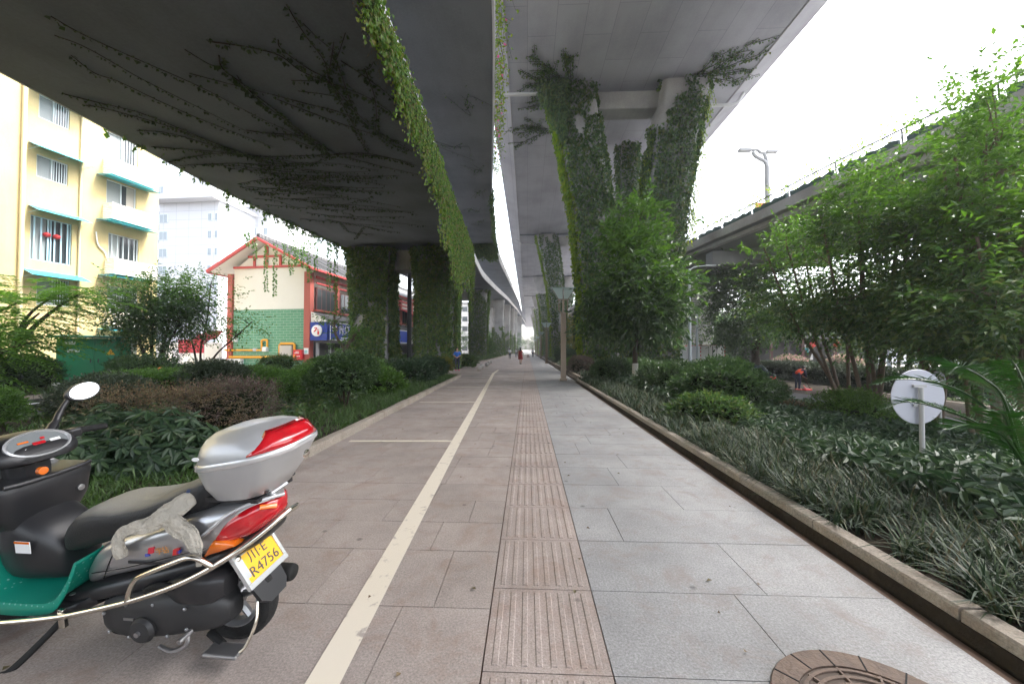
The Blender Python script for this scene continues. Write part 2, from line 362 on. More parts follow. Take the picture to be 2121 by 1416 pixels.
# far bed on the left of the plaza, with its own kerb
sheet('bed_soil', [(kl(v)-.14, v) for v in np.arange(-4, 20.4, 1)]+[(-3.9, 20.9), (-4.4, 21.3), (-10.6, 22.1), (-10.6, -4)], .06, M_soil)
FB = [(-8.6, 47), (-6.6, 46.4), (-5.6, 47.2), (-5.4, 50), (-5.4, 110)]
kerb(FB[::-1], .14, .14, 0, 1.2)
sheet('bed_soil', [(-8.6, 46.8), (-6.6, 46.5), (-5.75, 47.3), (-5.55, 50), (-5.55, 110), (-20, 110), (-20, 46.8)], .07, M_soil)
# wet stains on the plaza are damp stone: thin dark patches
st = MB()
M_damp = mat('damp_stone', (.11, .095, .085), .5, .5, noise=(2, 1, (.17, .15, .135)))
for (x, y, a, b2, s) in ((-3.1, 20.9, 1.1, .45, 1), (-2.6, 22.5, 1.5, .3, 2), (-2.0, 26.3, 1.6, .35, 3), (-1.2, 24.6, 1.2, .3, 4), (-2.4, 19.3, .9, .3, 5), (1.2, 26.5, .7, .2, 6)):
    rr = np.random.default_rng(s); n = 22
    pts = [(x+a*cos(2*pi*k/n)*(.6+.6*rr.random()), y+b2*sin(2*pi*k/n)*(.6+.6*rr.random()), .0052) for k in range(n)]
    st.add(pts+[(x, y, .0052)], [(k, (k+1) % n, n) for k in range(n)])
tag(st.build('damp_ground', M_damp), kind='structure')
# ------------------------------------------------------------------ viaducts
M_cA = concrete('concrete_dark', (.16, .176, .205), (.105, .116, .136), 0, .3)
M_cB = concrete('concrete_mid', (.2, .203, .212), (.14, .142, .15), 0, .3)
M_cC = concrete('concrete_light', (.37, .37, .405), (.28, .28, .31), 1.6, .45)
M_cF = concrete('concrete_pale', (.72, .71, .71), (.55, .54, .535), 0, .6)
M_cD = concrete('concrete_stained', (.36, .35, .35), (.16, .135, .125), 0, .9)
M_pier = concrete('concrete_pier', (.36, .35, .345), (.2, .195, .19), 0, .4)
M_pipe = mat('grey_pipe', (.45, .45, .46), .5)
M_dark = mat('dark_metal', (.03, .03, .032), .5)
XBK = ([-30, 0, 12.1, 17.4, 29.8, 46.7, 60.7, 98, 190, 300], [.3, -.5, -1.08, -1.6, -2.9, -4.1, -4.5, -4.2, -3.4, 0])
def zA(y): return float(np.interp(y, [-30, 0, 10, 28, 62, 155, 300], [7.8, 8.2, 8.5, 9.4, 11.6, 17.6, 19.2]))
def xA0(y): return float(np.interp(y, [-30, 0, 9, 13, 16, 20, 28, 48, 64, 91, 152, 300], [-12.3, -12.9, -13.2, -13.75, -14.2, -14.3, -14.4, -15.2, -14.6, -13.6, -12.8, -8]))
def xA1(y): return float(np.interp(y, [-30, 0, 7, 11, 17.4, 27, 38, 47.4, 64, 91, 152, 300], [-3.0, -3.1, -3.22, -3.4, -3.92, -4.5, -5.3, -5.8, -5.62, -4.85, -4.3, 0]))
def xB1(y): return float(np.interp(y, XBK[0], XBK[1]))
def smo(fn): return lambda y: (fn(y-3)+fn(y-1.5)+fn(y)+fn(y+1.5)+fn(y+3))/5
sA0, sA1, sB1, sZ = smo(xA0), smo(xA1), smo(xB1), smo(zA)
def deck(name, ys, sec, m, parent):
    b = MB(); b.rings([[Vector((x, y, z)) for x, z in sec(y)] for y in ys], True, True)
    return b.build(name, m, parent, smooth=20)
YS = list(np.arange(-28, 60, 2.))+list(np.arange(60, 262, 6.))
vA = thing('viaduct', 'dark low curved viaduct on the left with creepers streaking its underside', 'viaduct', (0, 0, 0))
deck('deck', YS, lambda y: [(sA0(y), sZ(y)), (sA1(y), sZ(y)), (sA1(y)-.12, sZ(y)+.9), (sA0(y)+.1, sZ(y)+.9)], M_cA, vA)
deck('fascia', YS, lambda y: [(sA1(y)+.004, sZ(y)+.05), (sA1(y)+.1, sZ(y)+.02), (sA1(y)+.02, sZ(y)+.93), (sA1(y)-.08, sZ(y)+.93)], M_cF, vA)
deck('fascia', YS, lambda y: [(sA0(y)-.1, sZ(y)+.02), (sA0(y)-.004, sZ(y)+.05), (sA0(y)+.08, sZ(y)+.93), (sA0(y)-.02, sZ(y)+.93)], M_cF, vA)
vB = thing('viaduct', 'narrow dark ramp deck running above the right edge of the low left viaduct', 'viaduct', (0, 0, 0))
zB = lambda y: sZ(y)+4
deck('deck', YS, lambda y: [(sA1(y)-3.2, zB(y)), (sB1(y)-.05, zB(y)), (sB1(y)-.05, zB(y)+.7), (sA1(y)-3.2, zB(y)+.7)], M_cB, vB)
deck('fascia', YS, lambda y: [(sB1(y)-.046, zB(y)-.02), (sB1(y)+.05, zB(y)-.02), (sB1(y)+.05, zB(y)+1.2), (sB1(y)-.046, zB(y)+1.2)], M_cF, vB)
cb = MB(); cb.box((-5.4, 46.5, zB(46.5)-.6), (3.2, 1.6, 1.2)); cb.build('crossbeam', M_cA, vB, bevel=.05)
vC = thing('viaduct', 'tall wide pale grey viaduct overhead on splayed ivy-clad piers', 'viaduct', (0, 0, 0))
ZC = 19.4
YC = [-40, -20]+list(np.arange(0, 330, 33.3))
def secC(y): return [(-1.2, ZC), (14.45, ZC), (16.1, ZC+.75), (16.1, ZC+1.9), (-2.75, ZC+1.9), (-2.75, ZC+.75)]
deck('deck', YC, secC, M_cC, vC)
# expansion joints: thin dark downstand strips across the soffit, and edge drips
for yy in (58, 91.3, 124.6, 158): ej = MB(); ej.box((6.6, yy, ZC-.05), (15.6, .35, .12)); ej.build('joint_strip', M_cA, vC)
for xx, s in ((-1.2, -1), (14.45, 1)):
    e = MB(); e.box((xx+s*.02, 60, ZC-.03), (.06, 200, .05)); e.build('drip_edge', M_cD, vC)
# D: right-hand viaduct
vD = thing('viaduct', 'stained grey viaduct on the right with wavy green planter sheets along its edge', 'viaduct', (0, 0, 0))
def xD(y): return float(np.interp(y, [-20, 0, 11.6, 15.2, 22.7, 29.1, 40, 60, 90, 140], [20, 17.6, 15.9, 14.9, 13.75, 12.5, 11, 9, 7.2, 5]))
sD = smo(xD); ZD = 8.6
def zD(y): return ZD
YD = list(np.arange(-20, 110, 3.))
deck('deck', YD, lambda y: [(sD(y)+2.2, zD(y)), (sD(y)+9, zD(y)), (sD(y)+9, zD(y)+.85), (sD(y)+.02, zD(y)+.85), (sD(y)+.02, zD(y)+.55)], M_cB, vD)
deck('fascia', YD, lambda y: [(sD(y)-.1, zD(y)+.52), (sD(y)+.016, zD(y)+.52), (sD(y)+.016, zD(y)+1.06), (sD(y)-.1, zD(y)+1.06)], M_cD, vD)
deck('girder', YD, lambda y: [(sD(y)+.35, zD(y)+.25), (sD(y)+.8, zD(y)+.25), (sD(y)+.8, zD(y)+.62), (sD(y)+.35, zD(y)+.62)], M_cD, vD)
deck('girder', YD, lambda y: [(sD(y)+3.1, zD(y)-.9), (sD(y)+7.6, zD(y)-.9), (sD(y)+7.8, zD(y)+.1), (sD(y)+2.9, zD(y)+.1)], M_cB, vD)
M_grn = mat('green_planter', (.03, .075, .07), .55, .5, noise=(2, 1, (.02, .05, .048)))
for k, y0 in enumerate(np.arange(5, 62, 2.6)):
    b = MB(); n = 9; rs = []
    for i in range(n+1):
        yy = y0+.1+2.35*i/n; w = .05*sin(i*2.1+k); h = .27+.05*sin(i*2.2+k*1.3)
        rs.append([Vector((sD(yy)-.02+w, yy, zD(yy)+1.05)), Vector((sD(yy)+.08+w, yy, zD(yy)+1.05)), Vector((sD(yy)+.02+w*.5, yy, zD(yy)+1.06+h)), Vector((sD(yy)-.06+w*.5, yy, zD(yy)+1.06+h))])
    b.rings(rs); b.build('planter', M_grn, vD, smooth=40)
b = MB(); ry = np.arange(3, 64, 1.5); b.tube([(sD(v)-.05, v, zD(v)+1.66) for v in ry], .035, 6)
b.build('railing', M_dark, vD)
for v in np.arange(5, 64, 2.6): b = MB(); b.tube([(sD(v)+.0, v, zD(v)+1.0), (sD(v)-.05, v, zD(v)+1.66)], .03, 5); b.build('railing_post', M_dark, vD)
# piers -------------------------------------------------------------
LEAFPTS = {}
def column(name, rings4, m, parent):
    """rings4: list of (cx, cy, z, wx, wy) rounded-rectangle stations"""
    b = MB(); rs = []
    for cx, cy, z, wx, wy in rings4:
        e = .12*min(wx, wy); pts = []
        for sx, sy in ((1, -1), (1, 1), (-1, 1), (-1, -1)):
            c = Vector((cx+sx*(wx/2-e), cy+sy*(wy/2-e), z))
            a0 = atan2(sy, sx)
            for k in (-1, 0, 1): pts.append(c+Vector((cos(a0+k*pi/4)*e*1.2, sin(a0+k*pi/4)*e*1.2, 0)))
        rs.append(pts)
    b.rings(rs); return b.build(name, m, parent, smooth=50)
def stations(keys, n=14):
    """keys: (z, cx, cy, wx, wy) interpolated"""
    z = np.linspace(keys[0][0], keys[-1][0], n); K = np.array(keys)
    return [(np.interp(q, K[:, 0], K[:, 1]), np.interp(q, K[:, 0], K[:, 2]), q, np.interp(q, K[:, 0], K[:, 3]), np.interp(q, K[:, 0], K[:, 4])) for q in z]
COLS = []   # (stations, tag) for the creepers
def pierC(y, det=True):
    p = thing('pier', None, None) if False else None
    out = []
    for s in (-1, 1):
        key = [(-1.0, 6.65+s*1.75, y, 2.25, 2.0), (6, 6.65+s*1.95, y, 2.25, 2.0), (11, 6.65+s*2.4, y, 2.35, 2.0), (15.5, 6.65+s*3.1, y, 2.6, 2.1), (19.1, 6.65+s*3.75, y, 2.95, 2.2)]
        stn = stations(key, 16); column('column', stn, M_pier, vC); out.append(stn)
        b = MB(); b.box((6.65+s*3.75, y, 19.25), (1.5, 1.4, .32)); b.build('bearing', M_cA, vC)
    b = MB(); b.box((6.65, y+.25, 18.25), (5.2, 1.3, 1.2)); b.build('crossbeam', M_pier, vC, bevel=.06)
    return out
for i, y in enumerate((25.5, 58, 91.3, 124.6, 158, 191)):
    COLS.append(('C', i, y, pierC(y)))
stn = stations([(-1, 8.4, 31.5, 1.2, 1.2), (18.6, 8.4, 31.5, 1.2, 1.2)], 10); column('column', stn, M_pier, vC); COLS.append(('Cr', 0, 31.5, [stn]))
for x0, y0 in ((14.0, 27), (-1.6, 62), (-1.6, 95)):
    b = MB()
    if x0 > 0: b.tube([(10.6, y0, 18.9), (14.6, y0, 18.95), (15.0, y0, 19.1), (15.4, y0, 19.75)], .11, 8)
    else: b.tube([(3.0, y0, 18.95), (-1.0, y0, 19.0), (-1.15, y0, 19.3), (-2.0, y0, 19.75)], .1, 8)
    b.build('drain_pipe', M_pipe, vC)
b = MB(); b.tube([(-2.4, 24.8, 18.6), (0.5, 24.8, 18.6), (3.2, 24.8, 18.6)], .12, 8); b.build('drain_pipe', M_pipe, vC)
def pierA(y, xl, xr, w, z):
    out = []
    for cx in (xl, xr):
        stn = stations([(-.3, cx, y, w*.9, 1.8), (z*.55, cx, y, w*.93, 1.8), (z-.7, cx, y, w*1.06, 1.9), (z-.25, cx, y, w*1.16, 2.0)], 12)
        column('column', stn, M_pier, vA); out.append(stn)
        b = MB(); b.box((cx, y, z-.12), (w*.6, 1.2, .26)); b.build('bearing', M_cA, vA)
    b = MB(); b.box(((xl+xr)/2, y+.1, z-1.15), (abs(xr-xl)-w*.8, 1.3, 1.5)); b.build('crossbeam', M_pier, vA, bevel=.05)
    return out
for i, (y, xl, xr, w) in enumerate(((28.5, -11.9, -6.9, 2.9), (62, -12.9, -8.1, 2.7), (87, -11.0, -6.8, 2.4), (107, -10.4, -6.2, 2.3), (129, -10, -5.8, 2.3), (152, -9.6, -5.5, 2.3), (180, -8, -4, 2.3))):
    COLS.append(('A', i, y, pierA(y, xl, xr, w, zA(y))))
b = MB(); b.tube([(-9.35, 29.2, 0), (-9.35, 29.2, 8.0)], .17, 10); b.build('drain_pipe', M_dark, vA)
b = MB(); b.tube([(-13.0, 60, 0), (-13.0, 60, 10)], .2, 10); b.build('drain_pipe', M_dark, vA)
for i, (y, cx) in enumerate(((41, 17.8), (75, 14.0))):
    stn = stations([(-1.2, cx, y, 3.3, 2.0), (5, cx, y, 3.4, 2.0), (6.6, cx, y, 4.6, 2.1), (7.6, cx, y, 6.0, 2.2)], 12)
    column('column', stn, M_pier, vD); COLS.append(('D', i, y, [stn]))
for k, yy in enumerate((16, 28, 41)):
    b = MB(); b.box((sD(yy)+4.8, yy, 8.1), (8.4, 1.0, 1.0)); b.build('crossbeam', M_cB, vD, bevel=.04)
# ------------------------------------------------------------------ plant builders
L_ivy = leafmat('ivy_leaf', [(.03, .06, .022), (.045, .09, .03), (.065, .12, .036), (.09, .145, .04), (.13, .14, .05)], .32, .5, .4)
L_ivyb = leafmat('ivy_leaf_brightened', [(.045, .085, .03), (.07, .125, .04), (.095, .16, .045), (.13, .19, .05), (.17, .17, .06)], .32, .5, .4)  # ivy leaf copy, colour brightened to offset the shade under the low deck
L_lime = leafmat('lime_leaf', [(.07, .13, .015), (.12, .2, .02), (.17, .24, .03), (.2, .22, .03)], .45, .5)
L_creep = leafmat('creeper_leaf', [(.014, .028, .01), (.025, .05, .014), (.04, .07, .02)], .3, .5)
L_tree = leafmat('tree_leaf', [(.03, .062, .022), (.045, .09, .028), (.062, .115, .032), (.08, .14, .038), (.12, .145, .045)], .36, .42)
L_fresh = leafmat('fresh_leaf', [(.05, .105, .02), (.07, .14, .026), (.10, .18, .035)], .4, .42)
L_darkt = leafmat('dark_leaf', [(.026, .054, .022), (.04, .078, .027), (.056, .10, .033), (.075, .125, .04)], .28, .4)
L_box = leafmat('box_leaf', [(.028, .042, .026), (.04, .058, .03), (.055, .075, .036)], .18, .4)
L_green = leafmat('green_leaf', [(.045, .10, .022), (.07, .145, .028), (.10, .19, .034)], .3, .45)
L_yel = leafmat('yellow_leaf', [(.10, .11, .02), (.16, .14, .02), (.12, .13, .03)], .35, .5)
L_brown = leafmat('brown_leaf', [(.10, .068, .042), (.16, .105, .065), (.12, .11, .05), (.2, .135, .08)], .2, .7)
L_plum = leafmat('plum_leaf', [(.08, .055, .047), (.12, .075, .068), (.08, .09, .045), (.15, .09, .088)], .2, .5)
L_mim = leafmat('mimosa_leaf', [(.07, .15, .03), (.10, .2, .035), (.14, .26, .045)], .45, .5)
L_cover = leafmat('cover_leaf', [(.016, .036, .018), (.024, .05, .022), (.034, .066, .028), (.05, .085, .034)], .2, .45, .35)
L_grass = leafmat('blade_leaf', [(.018, .032, .018), (.026, .046, .025), (.036, .06, .032), (.045, .075, .025), (.10, .085, .05)], .12, .5, .3)
L_turf = leafmat('turf_leaf', [(.04, .08, .022), (.06, .115, .03), (.08, .14, .036)], .3, .5)
L_cyc = leafmat('cycad_leaf', [(.012, .045, .010), (.022, .07, .012), (.03, .085, .015)], .18, .3, .6)
L_pink = leafmat('pink_petal', [(.32, .16, .17), (.4, .24, .24), (.07, .11, .04), (.09, .13, .05)], .3, .6)
L_mag = leafmat('magenta_petal', [(.6, .04, .25), (.7, .08, .3)], .4, .6)
M_bark = mat('bark', (.075, .058, .043), .9, .2, noise=(8, 1, (.035, .028, .022)), bump=(20, .8))
M_bark2 = mat('bark_smooth', (.16, .12, .09), .8, .2, noise=(6, 1, (.08, .06, .045)))
M_stem = mat('creeper_stem', (.03, .022, .016), .9, .2)
M_lime = mat('limewash', (.5, .49, .46), .9, .2, noise=(10, 1, (.35, .34, .31)))
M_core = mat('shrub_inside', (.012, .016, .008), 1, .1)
UPV = np.array([0, 0, 1.])
def twigs(P, D, TL, k, L, W, droop=.25, side=.9, jit=.35):
    """k leaves along each twig starting at P in direction D -> arrays for leaf_geo"""
    n = len(P); D = nrm(D); S = nrm(np.cross(D, UPV+rng.normal(size=(n, 3))*.3)); TLb = np.broadcast_to(TL, n)
    pts, ax, nm = [], [], []
    for i in range(k):
        t = (i+.6)/k; sg = 1 if i % 2 else -1
        p = P+D*(TLb*t)[:, None]-UPV*(droop*TLb*t*t)[:, None]
        a = D*(.55+.6*(i == k-1))+S*sg*side*(0.25 if i == k-1 else 1)-UPV*droop*.8+rng.normal(size=(n, 3))*jit
        nn = UPV+rng.normal(size=(n, 3))*.5
        pts.append(p); ax.append(a); nm.append(nn)
    P2 = np.concatenate(pts); l = L*(.7+.6*rng.random(len(P2)))
    return P2, np.concatenate(ax), np.concatenate(nm), l, l*(W/L)
def rosettes(P, N, k, L, W, tilt=.35, droop=.15):
    """k leaflets radiating round each point"""
    n = len(P); N = nrm(N); A = nrm(np.cross(N, rvec(n))); B = np.cross(N, A); pts, ax, nm = [], [], []
    ph = rng.random(n)*6.28
    for i in range(k):
        t = ph+2*pi*i/k+rng.normal(size=n)*.15
        d = A*np.cos(t)[:, None]+B*np.sin(t)[:, None]
        pts.append(P+d*L*.12); ax.append(d+N*tilt-UPV*droop+rng.normal(size=(n, 3))*.12); nm.append(N+rng.normal(size=(n, 3))*.15)
    P2 = np.concatenate(pts); l = L*(.75+.5*rng.random(len(P2)))
    return P2, np.concatenate(ax), np.concatenate(nm), l, l*(W/L)
def in_ell(n, c, r, shell=0.0):
    d = rvec(n); q = (shell+(1-shell)*rng.random(n)**(1/2.2))[:, None]
    return np.asarray(c)+d*q*np.asarray(r), d
def tree(name, label, cat, loc, trunk, crown, nclump, twig_n, tk, L, W, lm, bm=None, tr=.09, csig=.34, droop=.25, group=None, seed=1, wash=0, top=None, twl=.45, limbs=26, lm2=None, frac2=0, split=None, shell=.35):
    """trunk: list of stem polylines (relative); crown: list of (centre, radii); clumps of leafy twigs with limbs running to them"""
    global rng
    keep = rng; rng = np.random.default_rng(seed); bm = bm or M_bark
    T = thing(name, label, cat, loc, group=group)
    vol = np.array([r[0]*r[1]*r[2] for c, r in crown]); vol = vol/vol.sum(); C = []
    for (c, r), f in zip(crown, vol):
        q, _ = in_ell(max(2, int(nclump*f)), c, r, shell); C.append(q)
    C = np.concatenate(C)
    b = MB(); ends = []
    for s_ in trunk:
        sp = spline(s_, 6); n = len(sp); b.tube(sp, [tr*(1-.6*i/(n-1)) for i in range(n)], 8); ends += [(p, i/(n-1)) for i, p in enumerate(sp) if i/(n-1) > (split or .35)]
    for c in C[:limbs]:
        c = Vector(c); best = min(ends, key=lambda e: (e[0]-c).length+max(0, e[0].z-c.z+.3)*1.5)
        a = best[0]; m = a.lerp(c, .5)+Vector((random.uniform(-.15, .15), random.uniform(-.15, .15), .12*(c-a).length))
        sp = spline([a, m, c], 4); b.tube(sp, [max(.006, tr*.34*(1-.8*i/(len(sp)-1))) for i in range(len(sp))], 5)
    b.build('trunk', bm, T, smooth=60)
    if wash:
        w = MB(); s_ = trunk[0]; sp = [p for p in spline(s_, 10) if p.z < wash]
        w.tube(sp, [tr*1.06]*len(sp), 8); w.build('limewash_band', M_lime, T, smooth=60)
    cen = np.mean([c for c, r in crown], 0)
    idx = rng.integers(0, len(C), twig_n); sg = csig*(.6+.8*rng.random(twig_n))[:, None]
    P = C[idx]+rng.normal(size=(twig_n, 3))*sg*np.array([1, 1, .75])
    D = nrm(P-C[idx])*.9+nrm(P-cen)*.7+np.array([0, 0, .15])+rng.normal(size=(twig_n, 3))*.35
    g = twigs(P, D, twl*(.6+.8*rng.random(twig_n)), tk, L, W, droop)
    V, F = leaf_geo(*g)
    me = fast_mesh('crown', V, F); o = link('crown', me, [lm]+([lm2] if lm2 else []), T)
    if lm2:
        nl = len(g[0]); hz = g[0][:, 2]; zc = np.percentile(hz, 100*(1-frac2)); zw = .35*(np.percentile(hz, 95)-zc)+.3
        pick = (hz > zc+rng.normal(size=nl)*zw).astype(np.int32); me.polygons.foreach_set('material_index', np.concatenate([pick, pick]))  # upper leaves take the lighter green, painting a bright crown top
    rng = keep; return T
def shrub(name, label, loc, r, lm, n=1500, k=4, L=.06, W=.03, group=None, seed=3, core=True, flat=0, twl=.14, cat='shrub', stems=0, lump=.16, up_=.35, wild=0):
    """leafy rounded shrub: twigs over a lumpy ellipsoid sitting on the ground"""
    global rng
    keep = rng; rng = np.random.default_rng(seed)
    rx, ry, rz = r; T = thing(name, label, cat, loc, group=group); z0 = stems
    d = rvec(n); d[:, 2] = np.where(d[:, 2] < -.55, -d[:, 2], d[:, 2])
    # lumpy radius
    kk = rng.normal(size=(5, 3))*2.2; ph = rng.random(5)*6.28
    def lumpf(d): return 1+lump*np.mean(np.sin(d@kk.T+ph), 1)*2
    q = lumpf(d)*(.78+.24*rng.random(n)**.6)+wild*rng.random(n)**3
    dd = d.copy()
    if flat: dd[:, 2] = np.sign(d[:, 2])*np.abs(d[:, 2])**(1-flat); h = nrm(dd[:, :2])*np.minimum(1, np.linalg.norm(dd[:, :2], axis=1, keepdims=True)**(1-flat)); dd[:, :2] = h
    P = dd*q[:, None]*np.array([rx, ry, rz])+np.array([0, 0, z0+rz*.8])
    keepi = P[:, 2] > .02; P, d = P[keepi], d[keepi]
    D = d+np.array([0, 0, up_])+rng.normal(size=P.shape)*.35
    g = twigs(P-nrm(D)*twl*.5, D, twl*(.6+.8*rng.random(len(P))), k, L, W, .12)
    leaves('foliage', *g[:3], g[3], g[4], lm, T)
    b = MB()
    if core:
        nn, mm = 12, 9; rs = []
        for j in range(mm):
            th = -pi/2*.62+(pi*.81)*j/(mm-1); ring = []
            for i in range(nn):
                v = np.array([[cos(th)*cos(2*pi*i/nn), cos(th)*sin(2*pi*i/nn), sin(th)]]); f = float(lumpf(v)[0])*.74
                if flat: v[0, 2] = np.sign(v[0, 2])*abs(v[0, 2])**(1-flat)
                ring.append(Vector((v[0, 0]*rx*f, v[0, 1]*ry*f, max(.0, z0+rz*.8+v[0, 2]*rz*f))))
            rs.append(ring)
        b.rings(rs); b.build('twigs', M_core, T, smooth=60)  # solid core, not twigs; dark colour stands in for the shaded inside
    if stems or not core:
        b = MB()
        for i in range(6):
            a = random.uniform(0, 6.28); e = Vector((cos(a)*rx*.5, sin(a)*ry*.5, z0+rz*.9)); b.tube(spline([Vector((cos(a)*.05, sin(a)*.05, -.05)), e*.5+Vector((0, 0, .05)), e], 3), [.025, .022, .02, .018, .014, .01, .008], 5)
        b.build('stem', M_bark, T, smooth=60)
    rng = keep; return T
# ------------------------------------------------------------------ creepers
def noise3(P, sc_, seed):
    r = np.random.default_rng(seed); k = r.normal(size=(7, 3))*sc_; ph = r.random(7)*6.28
    return np.mean(np.sin(np.asarray(P)@k.T+ph), 1)*1.6
def ivy_column(stn, n, label, L=.16, th=.16, bare=0.0, z1=None, seed=1, lm=None, zbare=None, group=None, lime=0):
    r_ = np.random.default_rng(seed); S = np.array(stn); zmin, zmax = max(S[0, 2], -.9), z1 or S[-1, 2]
    z = zmin+(zmax-zmin)*r_.random(n); ci = [np.interp(z, S[:, 2], S[:, j]) for j in (0, 1, 3, 4)]
    side = r_.integers(0, 4, n); u = r_.random(n)*2-1; nx = np.where(side == 0, 1, np.where(side == 1, -1, 0.)); ny = np.where(side == 2, 1, np.where(side == 3, -1, 0.))
    lx = np.where(nx != 0, nx, u); ly = np.where(ny != 0, ny, u)
    P = np.stack([ci[0]+lx*ci[2]/2, ci[1]+ly*ci[3]/2, z], 1); N = np.stack([nx, ny, np.zeros(n)], 1)
    nz = noise3(P*np.array([1, 1, .6]), .9, seed); nz2 = noise3(P*np.array([1.5, 1.5, .8]), 2.2, seed+9)
    lim = -9.0 if bare == 0 else -.9+bare*1.2
    if zbare is not None: lim = lim+np.clip((z-zbare[0])/(zbare[1]-zbare[0]), 0, 1)*zbare[2]
    ok = (nz*.6+nz2*.7) > lim
    P, N, nz, u, nx = P[ok], N[ok], nz[ok], u[ok], nx[ok]; n = len(P)
    off = th*(.25+.75*r_.random(n))*(1+.6*nz)
    P = P+N*np.maximum(off, .02)[:, None]+r_.normal(size=(n, 3))*.05
    A = np.array([0, 0, -1.])+r_.normal(size=(n, 3))*.55+N*.35; Nn = N+np.array([0, 0, .45])+r_.normal(size=(n, 3))*.45
    l = L*(.6+.7*r_.random(n))
    V, F = leaf_geo(P, A, Nn, l, l*.85); me = fast_mesh('ivy', V, F); o = link('ivy', me, [lm or L_ivy, L_lime])
    if lime:
        pick = ((nx < 0) & (r_.random(n) < lime)).astype(np.int32); pick |= ((u < -.9) & (nx == 0) & (r_.random(n) < lime*.8)).astype(np.int32)  # left faces and edges get lime leaves, painting a sunlit translucent look
        me.polygons.foreach_set('material_index', np.concatenate([pick, pick]))
    return tag(o, label, 'ivy', group)
ORD = ['second', 'third', 'fourth', 'fifth', 'sixth', 'seventh']
for kind, i, y, cs in COLS:
    far = i >= 1
    for j, stn in enumerate(cs):
        sd_ = 100+i*7+j+ord(kind[0])*13
        where = ('left', 'right')[j] if len(cs) > 1 else ''
        if kind == 'C':
            if i > 4: continue
            lab = (f'thick olive ivy wrapping the {where} leg of the nearest tall splayed pier' if i == 0 else f'ivy on the {where} leg of the {ORD[i-1]} tall splayed pier down the walk')
            ivy_column(stn, [30000, 16000, 8000, 4000, 2500][i], lab, L=[.21, .24, .28, .3, .32][i], th=.22, bare=.12 if i < 2 else .0, zbare=(11.5, 19, 1.0 if j == 1 else .35) if i == 0 else (13, 19, .6), seed=sd_, z1=None if i < 2 else 15, group='ivy on the piers', lime=.85 if j == 0 else .2)
        elif kind == 'Cr': ivy_column(stn, 9000, 'dark ivy shrouding the slim post behind the nearest tall splayed pier', seed=sd_, group='ivy on the piers', th=.3, L=.24)
        elif kind == 'A':
            if i > 5: continue
            lab = (f'dense dark ivy covering the {where} column of the nearest low pier' if i == 0 else f'ivy climbing the {where} column of the {ORD[i-1]} low pier on the left')
            ivy_column(stn, [24000, 12000, 5000, 3000, 2500, 2000][i], lab, L=[.2, .23, .26, .28, .3, .3][i], th=.3 if i == 0 else .25, bare=.05 if i == 0 else .1, zbare=((7.0, 9.2, .5) if i == 0 else (8, 11, .5) if i == 1 else (4, 7, 1.2)), seed=sd_, group='ivy on the piers', z1=None if i < 2 else 7, lm=L_ivyb)
        else:
            ivy_column(stn, 6000 if i == 0 else 3000, ('ivy covering the pier of the right viaduct behind the box truck' if i == 0 else 'ivy covering the second pier of the right viaduct'), L=.2, seed=sd_, group='ivy on the piers', lime=.1)
# creepers across the low soffit: strands drawn along the concrete
def soff(x, y, fz=sZ, dz=-.02):
    r = ray(x, y); Y = 10.
    for _ in range(60): Y = r.y*(fz(Y)+dz-CAM_H)/r.z if r.z > 0 else Y
    return Vector((r.x*Y/r.y, Y, fz(Y)+dz))
class Creeper:
    def __init__(s): s.b = MB(); s.P = []; s.A = []; s.N = []; s.L = []
    def strand(s, pts, L=.1, sp=.075, wid=.05, r=.012, hang=.35, nrmv=(0, 0, -1), dens=1.0):
        pts = spline(pts, 6) if len(pts) > 2 else [Vector(p) for p in pts]
        s.b.tube(pts, [r*(1-.6*i/len(pts)) for i in range(len(pts))], 3)
        for a, c in zip(pts, pts[1:]):
            d = (c-a); n = max(1, int(d.length/sp*dens)); t = d.normalized(); sd_ = t.cross(Vector(nrmv))
            if sd_.length < .1: sd_ = t.orthogonal()
            sd_.normalize()
            for k in range(n):
                sg = random.choice((-1, 1)); p = a+d*((k+random.random())/n)+sd_*sg*wid*random.random()+Vector(nrmv)*random.uniform(0, .03)
                s.P.append(p); s.A.append(sd_*sg*random.uniform(.3, 1)+t*random.uniform(-.6, .6)+Vector((0, 0, -hang*random.uniform(.3, 1.7)))); s.N.append(Vector(nrmv)*random.choice((1, -1))+Vector((random.gauss(0, .5), random.gauss(0, .5), random.gauss(0, .3)))); s.L.append(L*random.uniform(.6, 1.3))
    def build(s, label, lm, name='creeper', cat='creeper', stem=M_stem, group=None, wl_=.8):
        V, F = leaf_geo(np.array(s.P), np.array(s.A), np.array(s.N), np.array(s.L), np.array(s.L)*wl_)
        T = thing(name, label, cat, group=group); link('foliage', fast_mesh('foliage', V, F), lm, T); s.b.build('stem', stem, T); return T
k_ = .4903
